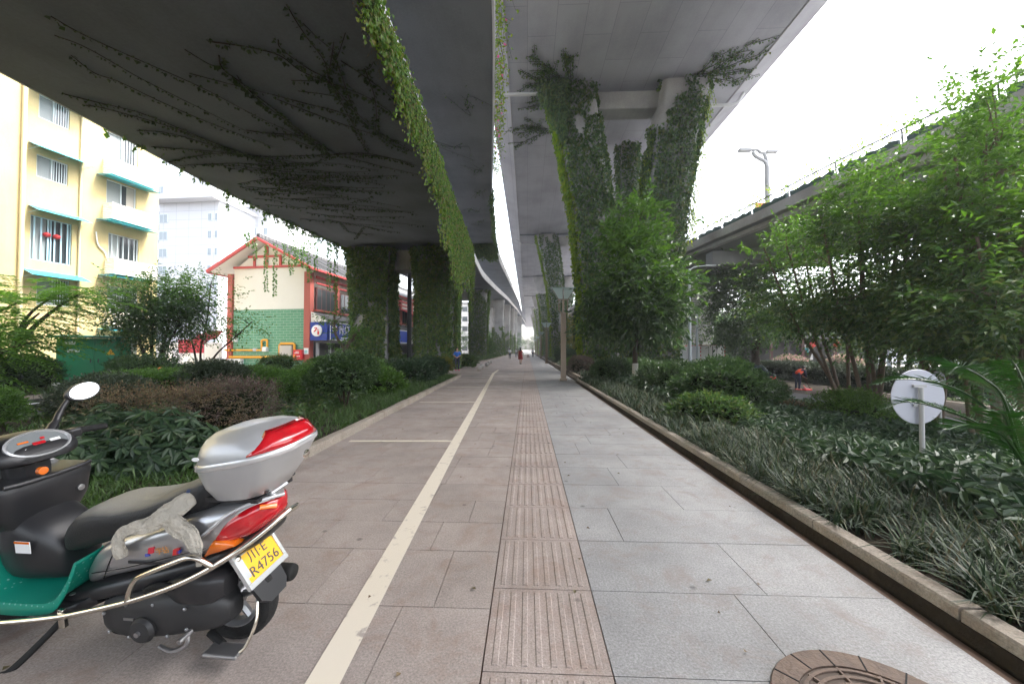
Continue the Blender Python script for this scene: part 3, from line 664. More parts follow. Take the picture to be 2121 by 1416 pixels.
STR = [([(215, 70), (300, 120), (400, 170), (600, 260), (850, 370), (1100, 500), (1300, 590)], 1), ([(300, 235), (400, 310), (500, 345), (700, 440), (900, 525), (1150, 620)], .9), ([(230, 150), (370, 205), (600, 335), (850, 460), (1050, 560)], .5),
       ([(260, 395), (400, 430), (600, 480), (800, 560), (1000, 640), (1250, 700)], 1.2), ([(360, 445), (450, 460), (700, 530), (950, 620), (1150, 690)], 1.2), ([(580, 552), (700, 560), (850, 600), (1000, 650), (1200, 700)], 1.1), ([(640, 620), (800, 632), (1000, 650), (1150, 690), (1300, 690)], 1.1),
       ([(925, 235), (940, 290), (1030, 360), (1100, 430), (1250, 540), (1390, 650)], 2.2), ([(1000, 320), (1040, 370), (1180, 480), (1330, 610), (1400, 655)], 1.5), ([(880, 175), (1050, 200), (1180, 235), (1270, 300), (1390, 350), (1550, 410), (1690, 500)], 1.5), ([(1210, 20), (1250, 90), (1300, 165), (1370, 260), (1395, 350), (1450, 450), (1510, 560), (1560, 640)], 1.3),
       ([(1175, 170), (1190, 210), (1300, 290), (1390, 345), (1500, 470), (1640, 600), (1720, 640)], 1.5), ([(1410, 180), (1400, 250), (1385, 330)], 1.2), ([(1460, 140), (1430, 230), (1390, 330)], .6), ([(1150, 400), (1300, 440), (1450, 480), (1600, 560), (1740, 640)], 1.2), ([(1170, 420), (1350, 490), (1550, 560), (1700, 600)], 1),
       ([(1425, 270), (1450, 340), (1480, 430), (1520, 520)], 1.3), ([(1540, 290), (1580, 400), (1590, 480), (1585, 560)], 1.4), ([(1440, 258), (1520, 310), (1640, 400), (1700, 470)], 1), ([(1510, 300), (1560, 290), (1580, 260)], .6), ([(800, 310), (950, 350), (1150, 400)], .5), ([(780, 210), (880, 270), (930, 285)], .5), ([(1280, 100), (1340, 160), (1410, 215)], .5), ([(1230, 340), (1390, 345)], .4), ([(1260, 385), (1400, 405), (1500, 440)], .5),
       ([(690, 690), (900, 650), (1100, 660), (1300, 690), (1420, 650)], 1), ([(900, 620), (1100, 660), (1390, 655), (1600, 660), (1760, 700)], 1.3), ([(1420, 650), (1560, 650), (1740, 690)], 1), ([(1450, 660), (1600, 700), (1780, 740)], .6), ([(760, 700), (1000, 690), (1200, 700), (1400, 690), (1600, 720)], .8), ([(1100, 560), (1300, 580), (1400, 640)], 1.2), ([(1040, 550), (1200, 580), (1390, 650)], 1.2), ([(1440, 940), (1480, 980), (1580, 990)], .9), ([(1500, 1010), (1540, 960), (1600, 970)], .9)]
cr = Creeper()
for pl, w in STR: cr.strand([soff(x*k_, y*k_) for x, y in pl], L=.095*min(1.4, .75+.25*w), sp=.055, wid=.03+.022*w, r=.009+.005*w, dens=.7+w*.5)
rs_ = random.Random(5)
for q in range(34):
    y0 = rs_.uniform(690, 930); x0 = rs_.uniform(850+ (y0-690)*1.3, 1100+(y0-690)*1.3); x1 = x0+rs_.uniform(200, 600); x1 = min(x1, 1800)
    y1 = y0+rs_.uniform(-30, 60); ym = (y0+y1)/2+rs_.uniform(-22, 22)
    cr.strand([soff(x*k_, y*k_) for x, y in ((x0, y0), ((x0+x1)/2, ym), (x1, y1))], L=.12, sp=.08, wid=.05, r=.011, dens=rs_.uniform(.5, 1.2))
cr.build('dark creeper strands streaking across the underside of the low left viaduct', L_creep)
# fringe along the left edge of the low deck
fr = Creeper(); fr2 = Creeper()
for y in np.arange(9.5, 29, .07):
    x = sA0(y); z = sZ(y); den = np.clip((y-9)/14, .12, 1)
    if random.random() < den:
        ln_ = random.uniform(.05, .35)*(.5+den) if random.random() < .93 else random.uniform(.5, 1.0)
        p = Vector((x+random.uniform(-.12, .3), y, z+random.uniform(-.02, .35)*(x < sA0(y)+.1)))
        fr.strand([p, p+Vector((random.uniform(-.1, .1), random.uniform(-.1, .1), -ln_))], L=.17, sp=.05, wid=.12, r=.008, nrmv=(-.4, -.9, 0), hang=.8)
for px_, y, ln_ in ((553, 27, 3.6), (571, 27, 3.9), (528, 25, 1.6), (590, 27, 1.5), (603, 27.5, 2.2), (615, 28, 1.3), (628, 28, 1.7), (641, 28, 1.9), (668, 28, 3.1), (655, 28.2, 1.2), (682, 28.4, 2.2), (720, 28.6, 5.2), (512, 24, .9), (706, 28.4, 3.6)):
    x = sA0(y)+ (at(px_, 500, y).x-at(553, 500, 27).x)*.9; p = Vector((at(px_, 500, y).x, y-1.7 if px_ > 640 else y, sZ(y)+.05))
    fr2.strand([p, p+Vector((random.uniform(-.08, .08), 0, -ln_*.5)), p+Vector((random.uniform(-.1, .1), 0, -ln_))], L=.17, sp=.035, wid=.1, r=.008, nrmv=(0, -1, 0), hang=1)
fr.build('leafy green fringe along the left edge of the low dark viaduct', L_green)
fr2.build('long thin vine strands dangling in front of the gabled restaurant', L_green)
# dense curtain on the right fascia of the low deck
cu = Creeper()
for y in np.arange(7.0, 30.5, .017):
    x = sA1(y)+.06; z = sZ(y); v = noise3(np.array([[y, 0, 0]]), .8, 4)[0]; base = np.interp(y, [7, 12, 20, 26, 30], [.5, .95, 1.7, 2.5, 3.6])
    ln_ = max(.15, base*(.55+.4*v+.35*random.random()))
    if random.random() < .06: ln_ *= 1.9
    p = Vector((x+random.uniform(-.02, .22), y, z+random.uniform(-.05, .42)))
    cu.strand([p, p+Vector((random.uniform(-.08, .12), random.uniform(-.06, .06), -ln_*.5-.2)), p+Vector((random.uniform(-.16, .1), random.uniform(-.1, .1), -ln_-.3))], L=.105 if y < 14 else .15, sp=.06, wid=.1, r=.006, nrmv=(1, -.5, 0), hang=1.1)
cu.build('thick green vine curtain hanging down the right edge of the low viaduct', leafmat('curtain_leaf', [(.06, .12, .02), (.09, .18, .025), (.13, .23, .03), (.16, .22, .035), (.17, .15, .05)], .5, .45))
dr = Creeper()
for y in np.arange(7.0, 9.2, .12):
    p = Vector((sA1(y)+.03, y, sZ(y)+.1)); ln_ = random.uniform(.3, .75)
    dr.strand([p, p+Vector((-.12, -.05, -ln_*.5)), p+Vector((-.2+random.uniform(-.1, .1), -.1, -ln_))], L=.05, sp=.08, wid=.04, r=.006, nrmv=(1, 0, 0))
dr.build('dry brown vine stems hanging near the top of the low viaduct edge', L_brown, stem=M_bark2)
# ivy on the ramp's crossbeam and its right edge
cr = Creeper()
for q in range(260):
    x = random.uniform(-7.0, -3.8); p = Vector((x, 45.6, zB(46.5)+random.uniform(-.8, .2))); ln_ = random.uniform(.4, 1.7)
    cr.strand([p, p+Vector((random.uniform(-.2, .2), -.15, -ln_))], L=.2, sp=.07, wid=.15, nrmv=(0, -1, 0), r=.01, hang=1)
for y in np.arange(28, 50, .07):
    p = Vector((sB1(y)+random.uniform(-.1, .1), y, zB(y)+random.uniform(0, .7))); cr.strand([p, p+Vector((random.uniform(-.15, .05), 0, -random.uniform(.2, .8)))], L=.17, sp=.1, wid=.1, nrmv=(1, -1, 0), r=.006, hang=1)
for y, x in ((17, -2.9), (21, -4.2), (24, -3.4), (28, -3.7), (32, -4.9), (36, -4.7)):
    q = Vector((x, y, zB(y)-.03))
    for s_ in range(4): cr.strand([q, q+Vector((random.uniform(-.9, .9), random.uniform(-1, 1), 0)), q+Vector((random.uniform(-1.4, 1.4), random.uniform(-1.6, 1.6), 0))], L=.08, sp=.2, wid=.05, r=.01)
cr.build('dark ivy draped over the crossbeam and edge of the narrow ramp', L_ivy)
bo = Creeper()
for y in np.arange(11, 27, .2):
    p = Vector((sB1(y)+.05, y, zB(y)+1.15)); a = Vector((random.uniform(.15, .5), random.uniform(-.5, .3), random.uniform(-.2, .3)))
    bo.strand([p, p+a*.6+Vector((0, 0, .08)), p+a+Vector((random.uniform(-.1, .25), -.1, -random.uniform(.3, 1.5)))], L=.12, sp=.09, wid=.12, r=.008, nrmv=(0, -1, .2), hang=.8, dens=.7)
bo_ = bo.build('bright lime creeper spilling off the right edge of the narrow ramp', L_lime)
bl = MB(); 
P = []; 
for y in np.arange(13.5, 23, .45): P.append((sB1(y)+random.uniform(.1, .45), y, zB(y)+random.uniform(.2, 1.0)))
P = np.array(P); g = rosettes(P, rvec(len(P)), 5, .06, .05); leaves('blossoms', *g[:3], g[3], g[4], L_mag, bo_)
# fans of creeper on the soffit of the tall viaduct, spreading from the nearest pier
def fan(root, angs, ln_, label, n=7, sub=4, L=.15):
    c = Creeper()
    for i in range(n):
        a = R(angs[0]+(angs[1]-angs[0])*i/(n-1))+random.uniform(-.12, .12); l = ln_*random.uniform(.6, 1.1); d = Vector((cos(a), sin(a), 0)); q = Vector((-d.y, d.x, 0))*random.uniform(-.2, .2)
        p = Vector(root)+Vector((random.uniform(-.4, .4), random.uniform(-.4, .4), 0)); pts = [p, p+d*l*.5+q*l*.3, p+d*l+q*l]
        c.strand(pts, L=L, sp=.045, wid=.12, r=.03)
        for k in range(sub):
            t = random.uniform(.25, .9); b0 = p+d*l*t+q*l*t*.8; a2 = a+random.choice((-1, 1))*random.uniform(.4, .9); l2 = l*random.uniform(.2, .45)
            c.strand([b0, b0+Vector((cos(a2), sin(a2), 0))*l2], L=L*.85, sp=.06, wid=.09, r=.02)
    c.build(label, L_ivy)
zc = ZC-.04
fan((2.6, 24.6, zc), (105, 262), 3.4, 'branching dark creeper fanned over the soffit at the left leg of the near tall pier', n=12, sub=5)
fan((11.2, 24.6, zc), (-75, 5), 3.6, 'branching creeper fanned over the soffit at the right leg of the near tall pier', n=7)
fan((1.4, 30.5, zc), (150, 230), 3.0, 'small creeper fan on the soffit by the drain pipe behind the near tall pier', n=6, sub=3)
# hanging mass at the head of the near left leg
cr = Creeper()
for q in range(420):
    a = random.uniform(0, 6.28); x = 2.9+1.6*cos(a)*random.random()**.5; y = 25.2+1.5*sin(a); z = random.uniform(16.2, 19.35); f = (z-16)/3.4
    p = Vector((1.5+.25*(19.4-z)+random.uniform(-1, 1.2)*f*.9, 24.3+random.uniform(-.3, .4), z)); cr.strand([p, p+Vector((random.uniform(-.2, .2), -.1, -random.uniform(.4, 1.4)))], L=.18, sp=.08, wid=.13, nrmv=(-.6, -.8, 0), r=.008, hang=1)
cr.build('shaggy ivy bulging from the head of the near left tall leg', L_ivy)
cr = Creeper()
for q in range(110):
    z = random.uniform(9, 19); cx_ = np.interp(z, [6, 11, 15.5, 19.1], [8.6, 9.05, 9.75, 10.4]); p = Vector((cx_+1.45+random.uniform(-.1, .3), 24.6+random.uniform(-.2, .6), z)); cr.strand([p, p+Vector((random.uniform(0, .3), -.1, -random.uniform(.4, 1.3)))], L=.17, sp=.08, wid=.12, nrmv=(1, -.5, 0), r=.008, hang=1)
cr.build('lime vine trails down the right side of the near tall pier', L_lime)
# plants growing along the right viaduct's planters
cr = Creeper()
for y in np.arange(6, 62, .22):
    if noise3(np.array([[y, 0, 0]]), .9, 8)[0] < -.25: continue
    p = Vector((sD(y)-.02+random.uniform(-.1, .3), y, zD(y)+1.35)); a = Vector((random.uniform(-.4, .3), random.uniform(-.4, .4), random.uniform(.3, 1.1))); cr.strand([p, p+a*.6, p+a+Vector((random.uniform(-.3, .1), 0, -.05))], L=.11, sp=.09, wid=.1, r=.006, nrmv=(-1, -.4, 0), hang=.2)
cr.build('wispy green plants sprouting along the rail of the right viaduct', L_lime, name='rail_plant', cat='plants')
# ------------------------------------------------------------------ buildings
M_yel = concrete('yellow_render', (.57, .465, .235), (.43, .34, .165), 0, .9)
M_yel2 = mat('yellow_pipe', (.66, .56, .33), .7)
M_glass = mat('window_glass', (.05, .06, .065), .08, .6)
M_curt = mat('curtain', (.30, .33, .33), .9)
M_alu = mat('window_frame', (.62, .68, .70), .5)
M_bluef = mat('pale_blue_frame', (.42, .60, .68), .55)
M_teal = mat('teal_awning', (.03, .36, .42), .45, noise=(4, .8, (.02, .27, .31)))
M_louv = mat('louvre_white', (.78, .77, .70), .55)
M_ply = mat('grey_panel', (.16, .15, .15), .8, noise=(9, 1, (.07, .065, .065)))
M_redl = mat('red_lantern', (.6, .03, .03), .5)
M_bar = mat('grille_bar', (.6, .66, .68), .4)
def text3(name, s, size, M, m, parent, ext=.002, align='CENTER', sx=1.0):
    c = bpy.data.curves.new(name, 'FONT'); c.body = s; c.size = size; c.align_x = align; c.align_y = 'CENTER'; c.extrude = ext; c.resolution_u = 3
    o = bpy.data.objects.new(name, c); COL.objects.link(o); dg = bpy.context.evaluated_depsgraph_get()
    me = bpy.data.meshes.new_from_object(o.evaluated_get(dg)); bpy.data.objects.remove(o); bpy.data.curves.remove(c)
    q = link(name, me, m, parent); q.data.materials.clear(); q.data.materials.append(m); q.matrix_local = M@Matrix.Diagonal((sx, 1, 1, 1)); return q
# yellow apartment house: local x runs along the facade (away from the camera), local -y is outward (towards the road)
PB = at(325, 600, 23.6); ANG = R(82)
MYB = Matrix.Translation((PB.x, PB.y, 0))@Matrix.Rotation(ANG, 4, 'Z'); IYB = MYB.inverted()
def fp(x, y):
    o = IYB@Vector((0, 0, CAM_H)); d = IYB.to_3x3()@ray(x, y); p = o+d*(-o.y/d.y); return p.x, p.z
yb = thing('apartment_building', 'yellow rendered apartment block with teal awnings and white louvred boxes', 'building', M=MYB)
LB = -30
wins = []
def c2(x, y): return (x*.2542, 140+y*.2542)
def c3(x, y): return (x*.2684, 480+y*.2684)
def wrect(cf, x0, yt, yb_, x1):
    u0, zt = fp(*cf(x0, yt)); _, zb = fp(*cf(x0, yb_)); u1, _ = fp(*cf(x1, yt)); return u0, u1, zb, zt
WL = [wrect(c2, 320, 210, 405, 575), wrect(c2, 300, 700, 885, 560), wrect(c2, 250, 1195, 1560, 590), wrect(c3, 285, 345, 560, 540)]
WR = [wrect(c2, 872, 510, 750, 1130), wrect(c2, 870, 905, 1110, 1115), wrect(c3, 838, 5, 205, 1072)]
dz = WR[1][3]-WR[2][3]; WR.append((WR[2][0], WR[2][1], WR[2][2]-dz, WR[2][3]-dz))
wins = [(w, 'L', i) for i, w in enumerate(WL)]+[(w, 'R', i) for i, w in enumerate(WR)]
bay = WL[1][0]-3.9
for i in range(4):
    w = WL[i] if i != 2 else WL[1]; z0 = [WL[0][2], WL[1][2], WL[2][2]+.1, WL[3][2]][i]; wins.append(((bay-1.9, bay, z0, z0+1.5), 'F', i)); wins.append(((bay-6, bay-4.2, z0, z0+1.5), 'F', i))
# facade with openings cut out: strips between windows
us = sorted({LB, 0.0}|{round(w[0][0], 3) for w in wins}|{round(w[0][1], 3) for w in wins}); wb = MB()
for a, c in zip(us, us[1:]):
    op = sorted([(w[0][2], w[0][3]) for w in wins if w[0][0] <= a+.001 and w[0][1] >= c-.001]); z = -.2
    for z0, z1 in op+[(17.5, 17.5)]:
        if z0 > z: wb.box(((a+c)/2, .12, (z+z0)/2), (c-a, .24, z0-z))
        z = z1
wb.build('wall', M_yel, yb)
b = MB(); b.box((LB/2, 4.2, 8.6), (-LB, 7.9, 17.6)); b.build('rear_volume', M_yel, yb)
b = MB(); b.box((LB/2, 3.9, 17.65), (-LB+.6, 9.2, .3)); b.build('roof', M_cF, yb, bevel=.03)
for (u0, u1, z0, z1), kd, i in wins:
    w = u1-u0; h = z1-z0; fm = M_bluef if (kd == 'L' and i in (2,)) else M_alu
    f = MB(); t = .05
    for bx in (((u0+u1)/2, .1, z0+t/2, w, t), ((u0+u1)/2, .1, z1-t/2, w, t), (u0+t/2, .1, (z0+z1)/2, t, h-2*t), (u1-t/2, .1, (z0+z1)/2, t, h-2*t), ((u0+u1)/2, .1, (z0+z1)/2, t, h-2*t)): f.box(bx[:3], (bx[3], .07, bx[4]))
    fr_ = f.build('window', fm, yb)
    g = MB(); g.box(((u0+u1)/2, .14, (z0+z1)/2), (w-.06, .012, h-.06)); g.build('pane', M_glass, fr_)
    cu_ = MB(); n = 14; xa, xb = (u0+.06, u0+w*.48) if i != 2 else (u0+.08, u0+w*.4)
    cu_.rings([[Vector((xa+(xb-xa)*k/n, .133-.0012*(k % 2), z)) for k in range(n+1)] for z in (z0+.07, z1-.07)], False, False); cu_.build('curtain', M_curt, fr_)
    if kd == 'R' and i == 1:
        q = MB(); q.rings([[Vector((u0+w*(.70+.26*k/n), .13-.0012*(k % 2), z)) for k in range(n+1)] for z in (z0+.07, z1-.07)], False, False); q.build('curtain', mat('curtain_buff', (.5, .46, .4), .9), fr_)
    gb = MB()
    if kd == 'L':
        for k in range(5 if i != 2 else 6):
            x = u0+w*(.55+.42*k/5) if i != 2 else u0+w*(.1+.8*k/5)
            gb.box((x, .04, (z0+z1)/2), (.03 if i != 2 else .06, .02, h-.1))
        gb.build('grille', M_bar if i != 2 else M_bluef, fr_)
        if i in (0, 1):
            p = MB(); p.box(((u0+u1)/2, .07, z0-.2), (w, .1, .38)); p.build('sill_panel', M_ply, yb)
        if i == 2:
            for xx in (.38, .62):
                l = MB(); l.lathe([(.02, -.13), (.12, -.08), (.15, 0), (.12, .08), (.02, .13)], 10, Matrix.Translation((u0+w*xx, .0, z0+h*.62))); l.build('lantern', M_redl, yb, smooth=60)
    elif kd == 'R' and i != 1:
        for k in range(5): gb.box((u0+w*(.5*(i != 2)+(.46 if i != 2 else .92)*(k+.5)/5+.03*(i == 2)), .04, (z0+z1)/2), (.035, .02, h-.1))
        gb.build('grille', M_bar, fr_)
def awning(u0, u1, z, out=.75, drop=.32, m=M_teal):
    a = MB(); a.add([(u0, -.02, z), (u1, -.02, z), (u1, -out, z-drop), (u0, -out, z-drop), (u0, -.02, z-.025), (u1, -.02, z-.025), (u1, -out, z-drop-.025), (u0, -out, z-drop-.025)], [(0, 1, 2, 3), (7, 6, 5, 4), (0, 4, 5, 1), (1, 5, 6, 2), (2, 6, 7, 3), (3, 7, 4, 0)])
    o = a.build('awning', m, yb); q = MB()
    n = max(2, int((u1-u0)/1.0))
    for k in range(n+1):
        x = u0+(u1-u0)*k/n; q.tube([(x, -.02, z-.03), (x, -out, z-drop-.03), (x, -.02, z-drop-.08)], .014, 4)
    q.build('bracket', M_bluef, o)
AWL = [fp(*c2(210, 612)), fp(*c2(205, 1130)), fp(*c3(150, 300))]; AW1 = fp(*c2(655, 790))[0]
u_p = fp(*c2(655, 700))[0]
for i, (u, z) in enumerate(AWL): awning(u+.1, u_p+.15, z+.15)
awning(AWL[0][0]+.1, u_p+.15, AWL[0][1]+3.2)
for z in (AWL[0][1], AWL[1][1], AWL[2][1], AWL[0][1]+3.2): awning(bay-6.3, bay+.5, z+.15)
for i, w in enumerate(WR):   # louvred boxes under the right-hand windows, each over a narrow awning
    u0, u1 = w[0]-.15, w[1]+.55; zt = w[2]-.0; zb = zt-.92; d = .72
    l = MB()
    for k in range(7):
        z = zb+.06+k*.13
        l.box(((u0+u1)/2, -d, z), (u1-u0, .02, .085)); l.box((u0, -d/2, z), (.02, d-.03, .085)); l.box((u1, -d/2, z), (.02, d-.03, .085))
    for x in (u0+.02, (u0+u1)/2, u1-.02): l.box((x, -d+.025, (zb+zt)/2), (.04, .03, zt-zb))
    l.box(((u0+u1)/2, -d/2, zb-.02), (u1-u0, d, .04)); o = l.build('louvre_box', M_louv, yb)
    ac = MB(); ac.box(((u0+u1)/2+.2, -.35, zb+.4), (.8, .32, .6)); ac.build('air_conditioner', M_curt, o)
    awning(u0-.3, u1+.1, zb-.1, .85, .1)
b = MB(); up_ = fp(44, 400)[0]; b.tube([(up_, -.1, 0), (up_, -.1, 17)], .09, 10); b.build('drain_pipe', M_yel2, yb, smooth=60)
b = MB(); up_ = fp(165, 400)[0]; b.tube([(up_, -.07, 0), (up_, -.07, 17)], .05, 8); b.build('drain_pipe', M_yel2, yb, smooth=60)
b = MB(); a = fp(*c3(735, 0)); c = fp(*c3(830, 225)); b.tube(spline([(a[0], -.06, a[1]), (a[0]+.1, -.06, a[1]-.7), ((a[0]+c[0])/2+.1, -.06, c[1]+.5), (c[0], -.06, c[1])], 6), .035, 6); b.build('hose', M_white, yb, smooth=60)
# white tiled towers behind
M_wtile = brickmat('white_tile', (.58, .585, .61), (.56, .57, .595), (.44, .45, .48), 2.4, 1.5, .05, .5)
for nd in M_wtile.node_tree.nodes:
    if nd.type == 'TEX_BRICK': nd.offset = 0
M_wht = mat('tower_white', (.62, .625, .65), .6)
def tower(name, label, x0, x1, ytop, Y, dpt, winc, parent=None, roof=True, storey=3.0):
    A = at(x0, 700, Y); B_ = at(x1, 700, Y); z = at(x0, ytop, Y).z; w = B_.x-A.x
    t = thing(name, label, 'building', ((A.x+B_.x)/2, Y, 0), R(-3))
    b = MB(); b.box((0, dpt/2, z/2), (w, dpt, z)); b.build('wall', M_wtile, t)
    if roof:
        b = MB(); b.box((0, dpt/2-.8, z+.3), (w+1.2, dpt+2, .6)); b.build('roof', M_wht, t, bevel=.05)
    n = int(z/storey)
    for xx, ww, hh in winc:
        for k in range(1, n):
            cz = k*storey+.3
            f = MB(); f.box((xx*w/2, -.04, cz), (ww, .1, hh)); fo = f.build('window', M_alu, t)
            g = MB(); g.box((xx*w/2-ww*.22, -.096, cz), (ww*.4, .02, hh-.15)); g.box((xx*w/2+ww*.22, -.096, cz), (ww*.4, .02, hh-.15)); g.build('pane', mat('pale_glass', (.25, .3, .33), .15), fo)
            if xx > .3 and ww > .9:
                q = MB(); q.box((xx*w/2+.1, -.35, cz-hh/2-.5), (1.0, .5, .7)); q.build('air_conditioner', M_curt, t)
    return t
tower('tower_block', 'tall pale tiled tower block rising behind the yellow flats', 322, 452, 420, 62, 14, [(-.85, 1.7, 1.5), (.72, .7, 1.3), (.94, .5, 1.3)])
tower('tower_block', 'white block with window air conditioners behind the gabled restaurant', 452, 560, 436, 70, 14, [(-.35, 1.6, 1.5), (.3, 1.6, 1.5), (.8, .8, 1.4)])
tower('tower_block', 'upper setback tower with bare pale walls behind the tiled tower block', 318, 430, 368, 84, 12, [(-.88, 1.6, 1.6)], roof=False)
# gabled restaurant
M_redp = mat('red_paint', (.42, .105, .08), .6, .4, noise=(2, .7, (.35, .09, .07)))
M_redb = mat('red_trim', (.48, .06, .06), .55)
M_crm = mat('cream_wall', (.74, .72, .66), .8, noise=(1, .6, (.66, .64, .57)))
M_gbrk = brickmat('green_brick', (.06, .23, .14), (.08, .27, .165), (.30, .42, .35), .62, .215, .016, .3)
M_tile = brickmat('grey_roof_tile', (.14, .14, .14), (.18, .175, .17), (.06, .06, .06), .24, .3, .03, .8, 'YX')
M_blue = mat('blue_sign', (.015, .05, .32), .5)
M_gas = mat('gas_yellow', (.72, .33, .02), .45)
M_sgnw = mat('sign_white', (.8, .8, .8), .5)
G0 = at(643, 700, 30); hx = R(-6)
rh = thing('gabled_restaurant', 'cream and green brick gabled restaurant with red timbers and blue shop sign', 'building', (G0.x, G0.y, 0), hx)
HW, HD, EV, AX, RZ = 7.7, 32, 8.25, -4.15, 10.55
def gx(px): return (px-643)/25.83
def gzz(py): return CAM_H+(724-py)/25.83
b = MB(); b.box((-HW/2, .15, 2.42), (HW-1.0, .3, 4.84)); b.build('brick_wall', M_gbrk, rh)
b = MB(); b.rings([[Vector((x, y, z)) for x, z in ((-HW+.5, 4.84), (-.5, 4.84), (-.5, EV), (AX, RZ-.15), (-HW+.5, EV))] for y in (.02, .3)]); b.build('wall', M_crm, rh)
b = MB(); b.box((-HW/2, HD/2+.3, EV/2), (HW-.3, HD-.3, EV)); b.build('rear_volume', M_crm, rh)
for x in (-HW+.22, -.25):
    b = MB(); b.box((x, .1, 3.95), (.56 if x > -1 else .46, .5, 7.9)); b.build('pillar', M_redp, rh, bevel=.03)
b = MB()
for x0, x1, z in ((gx(457), gx(620), 8.42), (gx(493), gx(573), 9.3)): b.box(((x0+x1)/2, -.05, z), (x1-x0, .12, .16))
for x, z0, z1 in ((gx(538), 8.5, RZ-.25), (gx(508), 8.5, 9.22), (gx(571), 8.5, 9.22)): b.box((x, -.04, (z0+z1)/2), (.2, .1, z1-z0))
b.build('timber', M_redb, rh)
for sx, xe, ze in ((-1, -HW-1.1, 7.95), (1, .55, 8.05)):
    b = MB(); y0, y1 = -.95, HD
    b.add([(AX, y0, RZ+.15), (AX, y1, RZ+.15), (xe, y1, ze+.15), (xe, y0, ze+.15), (AX, y0, RZ-.05), (AX, y1, RZ-.05), (xe, y1, ze-.05), (xe, y0, ze-.05)], [(0, 1, 2, 3), (7, 6, 5, 4), (0, 4, 5, 1), (1, 5, 6, 2), (2, 6, 7, 3), (3, 7, 4, 0)]); b.m[-5] = 1; r_ = b.build('roof', [M_tile, M_crm], rh)
    e = MB(); e.tube([(AX, y0-.03, RZ+.02), (xe, y0-.03, ze+.02)], .14, 4); e.build('bargeboard', M_redb, r_)
    e = MB(); e.tube([(xe, y0, ze-.03), (xe, y1, ze-.03)], .11, 4); e.build('eave_board', M_redb, r_)
    t = MB(); L_ = Vector((xe-AX, 0, ze-RZ)); 
    for k in range(46):
        yy = y0+.1+k*.34
        if yy > HD: break
        t.tube([Vector((AX, yy, RZ+.17)), Vector((AX, yy, RZ+.17))+L_*.985], .06, 5)
    t.build('tile_rib', M_tile, r_)
e = MB(); e.box((AX, HD/2-.3, RZ+.27), (.3, HD+1.2, .3)); e.build('ridge', M_tile, rh, bevel=.04)
# side facing the walk: upper windows, skirt roof, signs, open shopfront
for k in range(9):
    y0 = .5+k*3.3
    if k: 
        b = MB(); b.box((.03, y0-.35, 6.2), (.3, .42, 3.3)); b.build('pillar', M_redp, rh)
    f = MB(); f.box((.0, y0+1.35, 5.75), (.16, 2.5, 1.9)); fo = f.build('window', mat('dark_red_frame', (.13, .05, .045), .5), rh)
    for j in range(4):
        g = MB(); g.box((.085, y0+.45+j*.6, 5.75), (.02, .5, 1.7)); g.build('pane', M_glass, fo)
    b = MB(); b.box((.1, y0+1.35, 4.75), (.3, 2.9, .14)); b.build('window_ledge', M_redp, rh)
b = MB(); b.box((.12, HD/2, 7.55), (.14, HD-1, .2)); b.box((.12, HD/2, 7.05), (.12, HD-1, .12)); b.build('frieze', M_redb, rh)
b = MB(); b.rings([[Vector((.02, y, 4.6)), Vector((1.55, y, 3.95)), Vector((1.55, y, 3.8)), Vector((.02, y, 4.3))] for y in (.1, HD)]); b.build('skirt_roof', M_tile, rh)
b = MB(); b.rings([[Vector((.03, y, 4.58)), Vector((1.45, y, 3.93)), Vector((1.45, y, 3.72)), Vector((.03, y, 3.72))] for y in (-.02, .09)]); b.build('end_panel', M_crm, rh)
sg = MB(); sg.box((.78, -.03, 2.98), (1.5, .12, 1.5)); 
for k in range(9): sg.box((.78, -.1, 2.32+k*.165), (1.48, .02, .02))
so_ = sg.build('end_sign', M_blue, rh)
d = MB(); MR = Matrix.Translation((.68, -.12, 3.02))@Matrix.Rotation(R(90), 4, 'X'); d.lathe([(.47, 0), (.47, .06), (.44, .08)], 28, MR); do = d.build('round_sign', M_sgnw, so_, smooth=40)
M_redt = mat('red_letter', (.65, .02, .03), .5)
em = MB()
for pts, r_ in (([(.50, 3.22), (.62, 3.27), (.72, 3.2), (.62, 3.12)], .035), ([(.66, 3.14), (.58, 3.04), (.47, 2.94)], .05), ([(.76, 3.1), (.88, 3.12)], .028), ([(.74, 3.04), (.9, 3.03)], .022)):
    em.tube(spline([(x, -.215, z) for x, z in pts], 4), r_, 5, flat=1)
em.box((.84, -.21, 2.84), (.13, .03, .26)); em.build('emblem', M_redt, do)
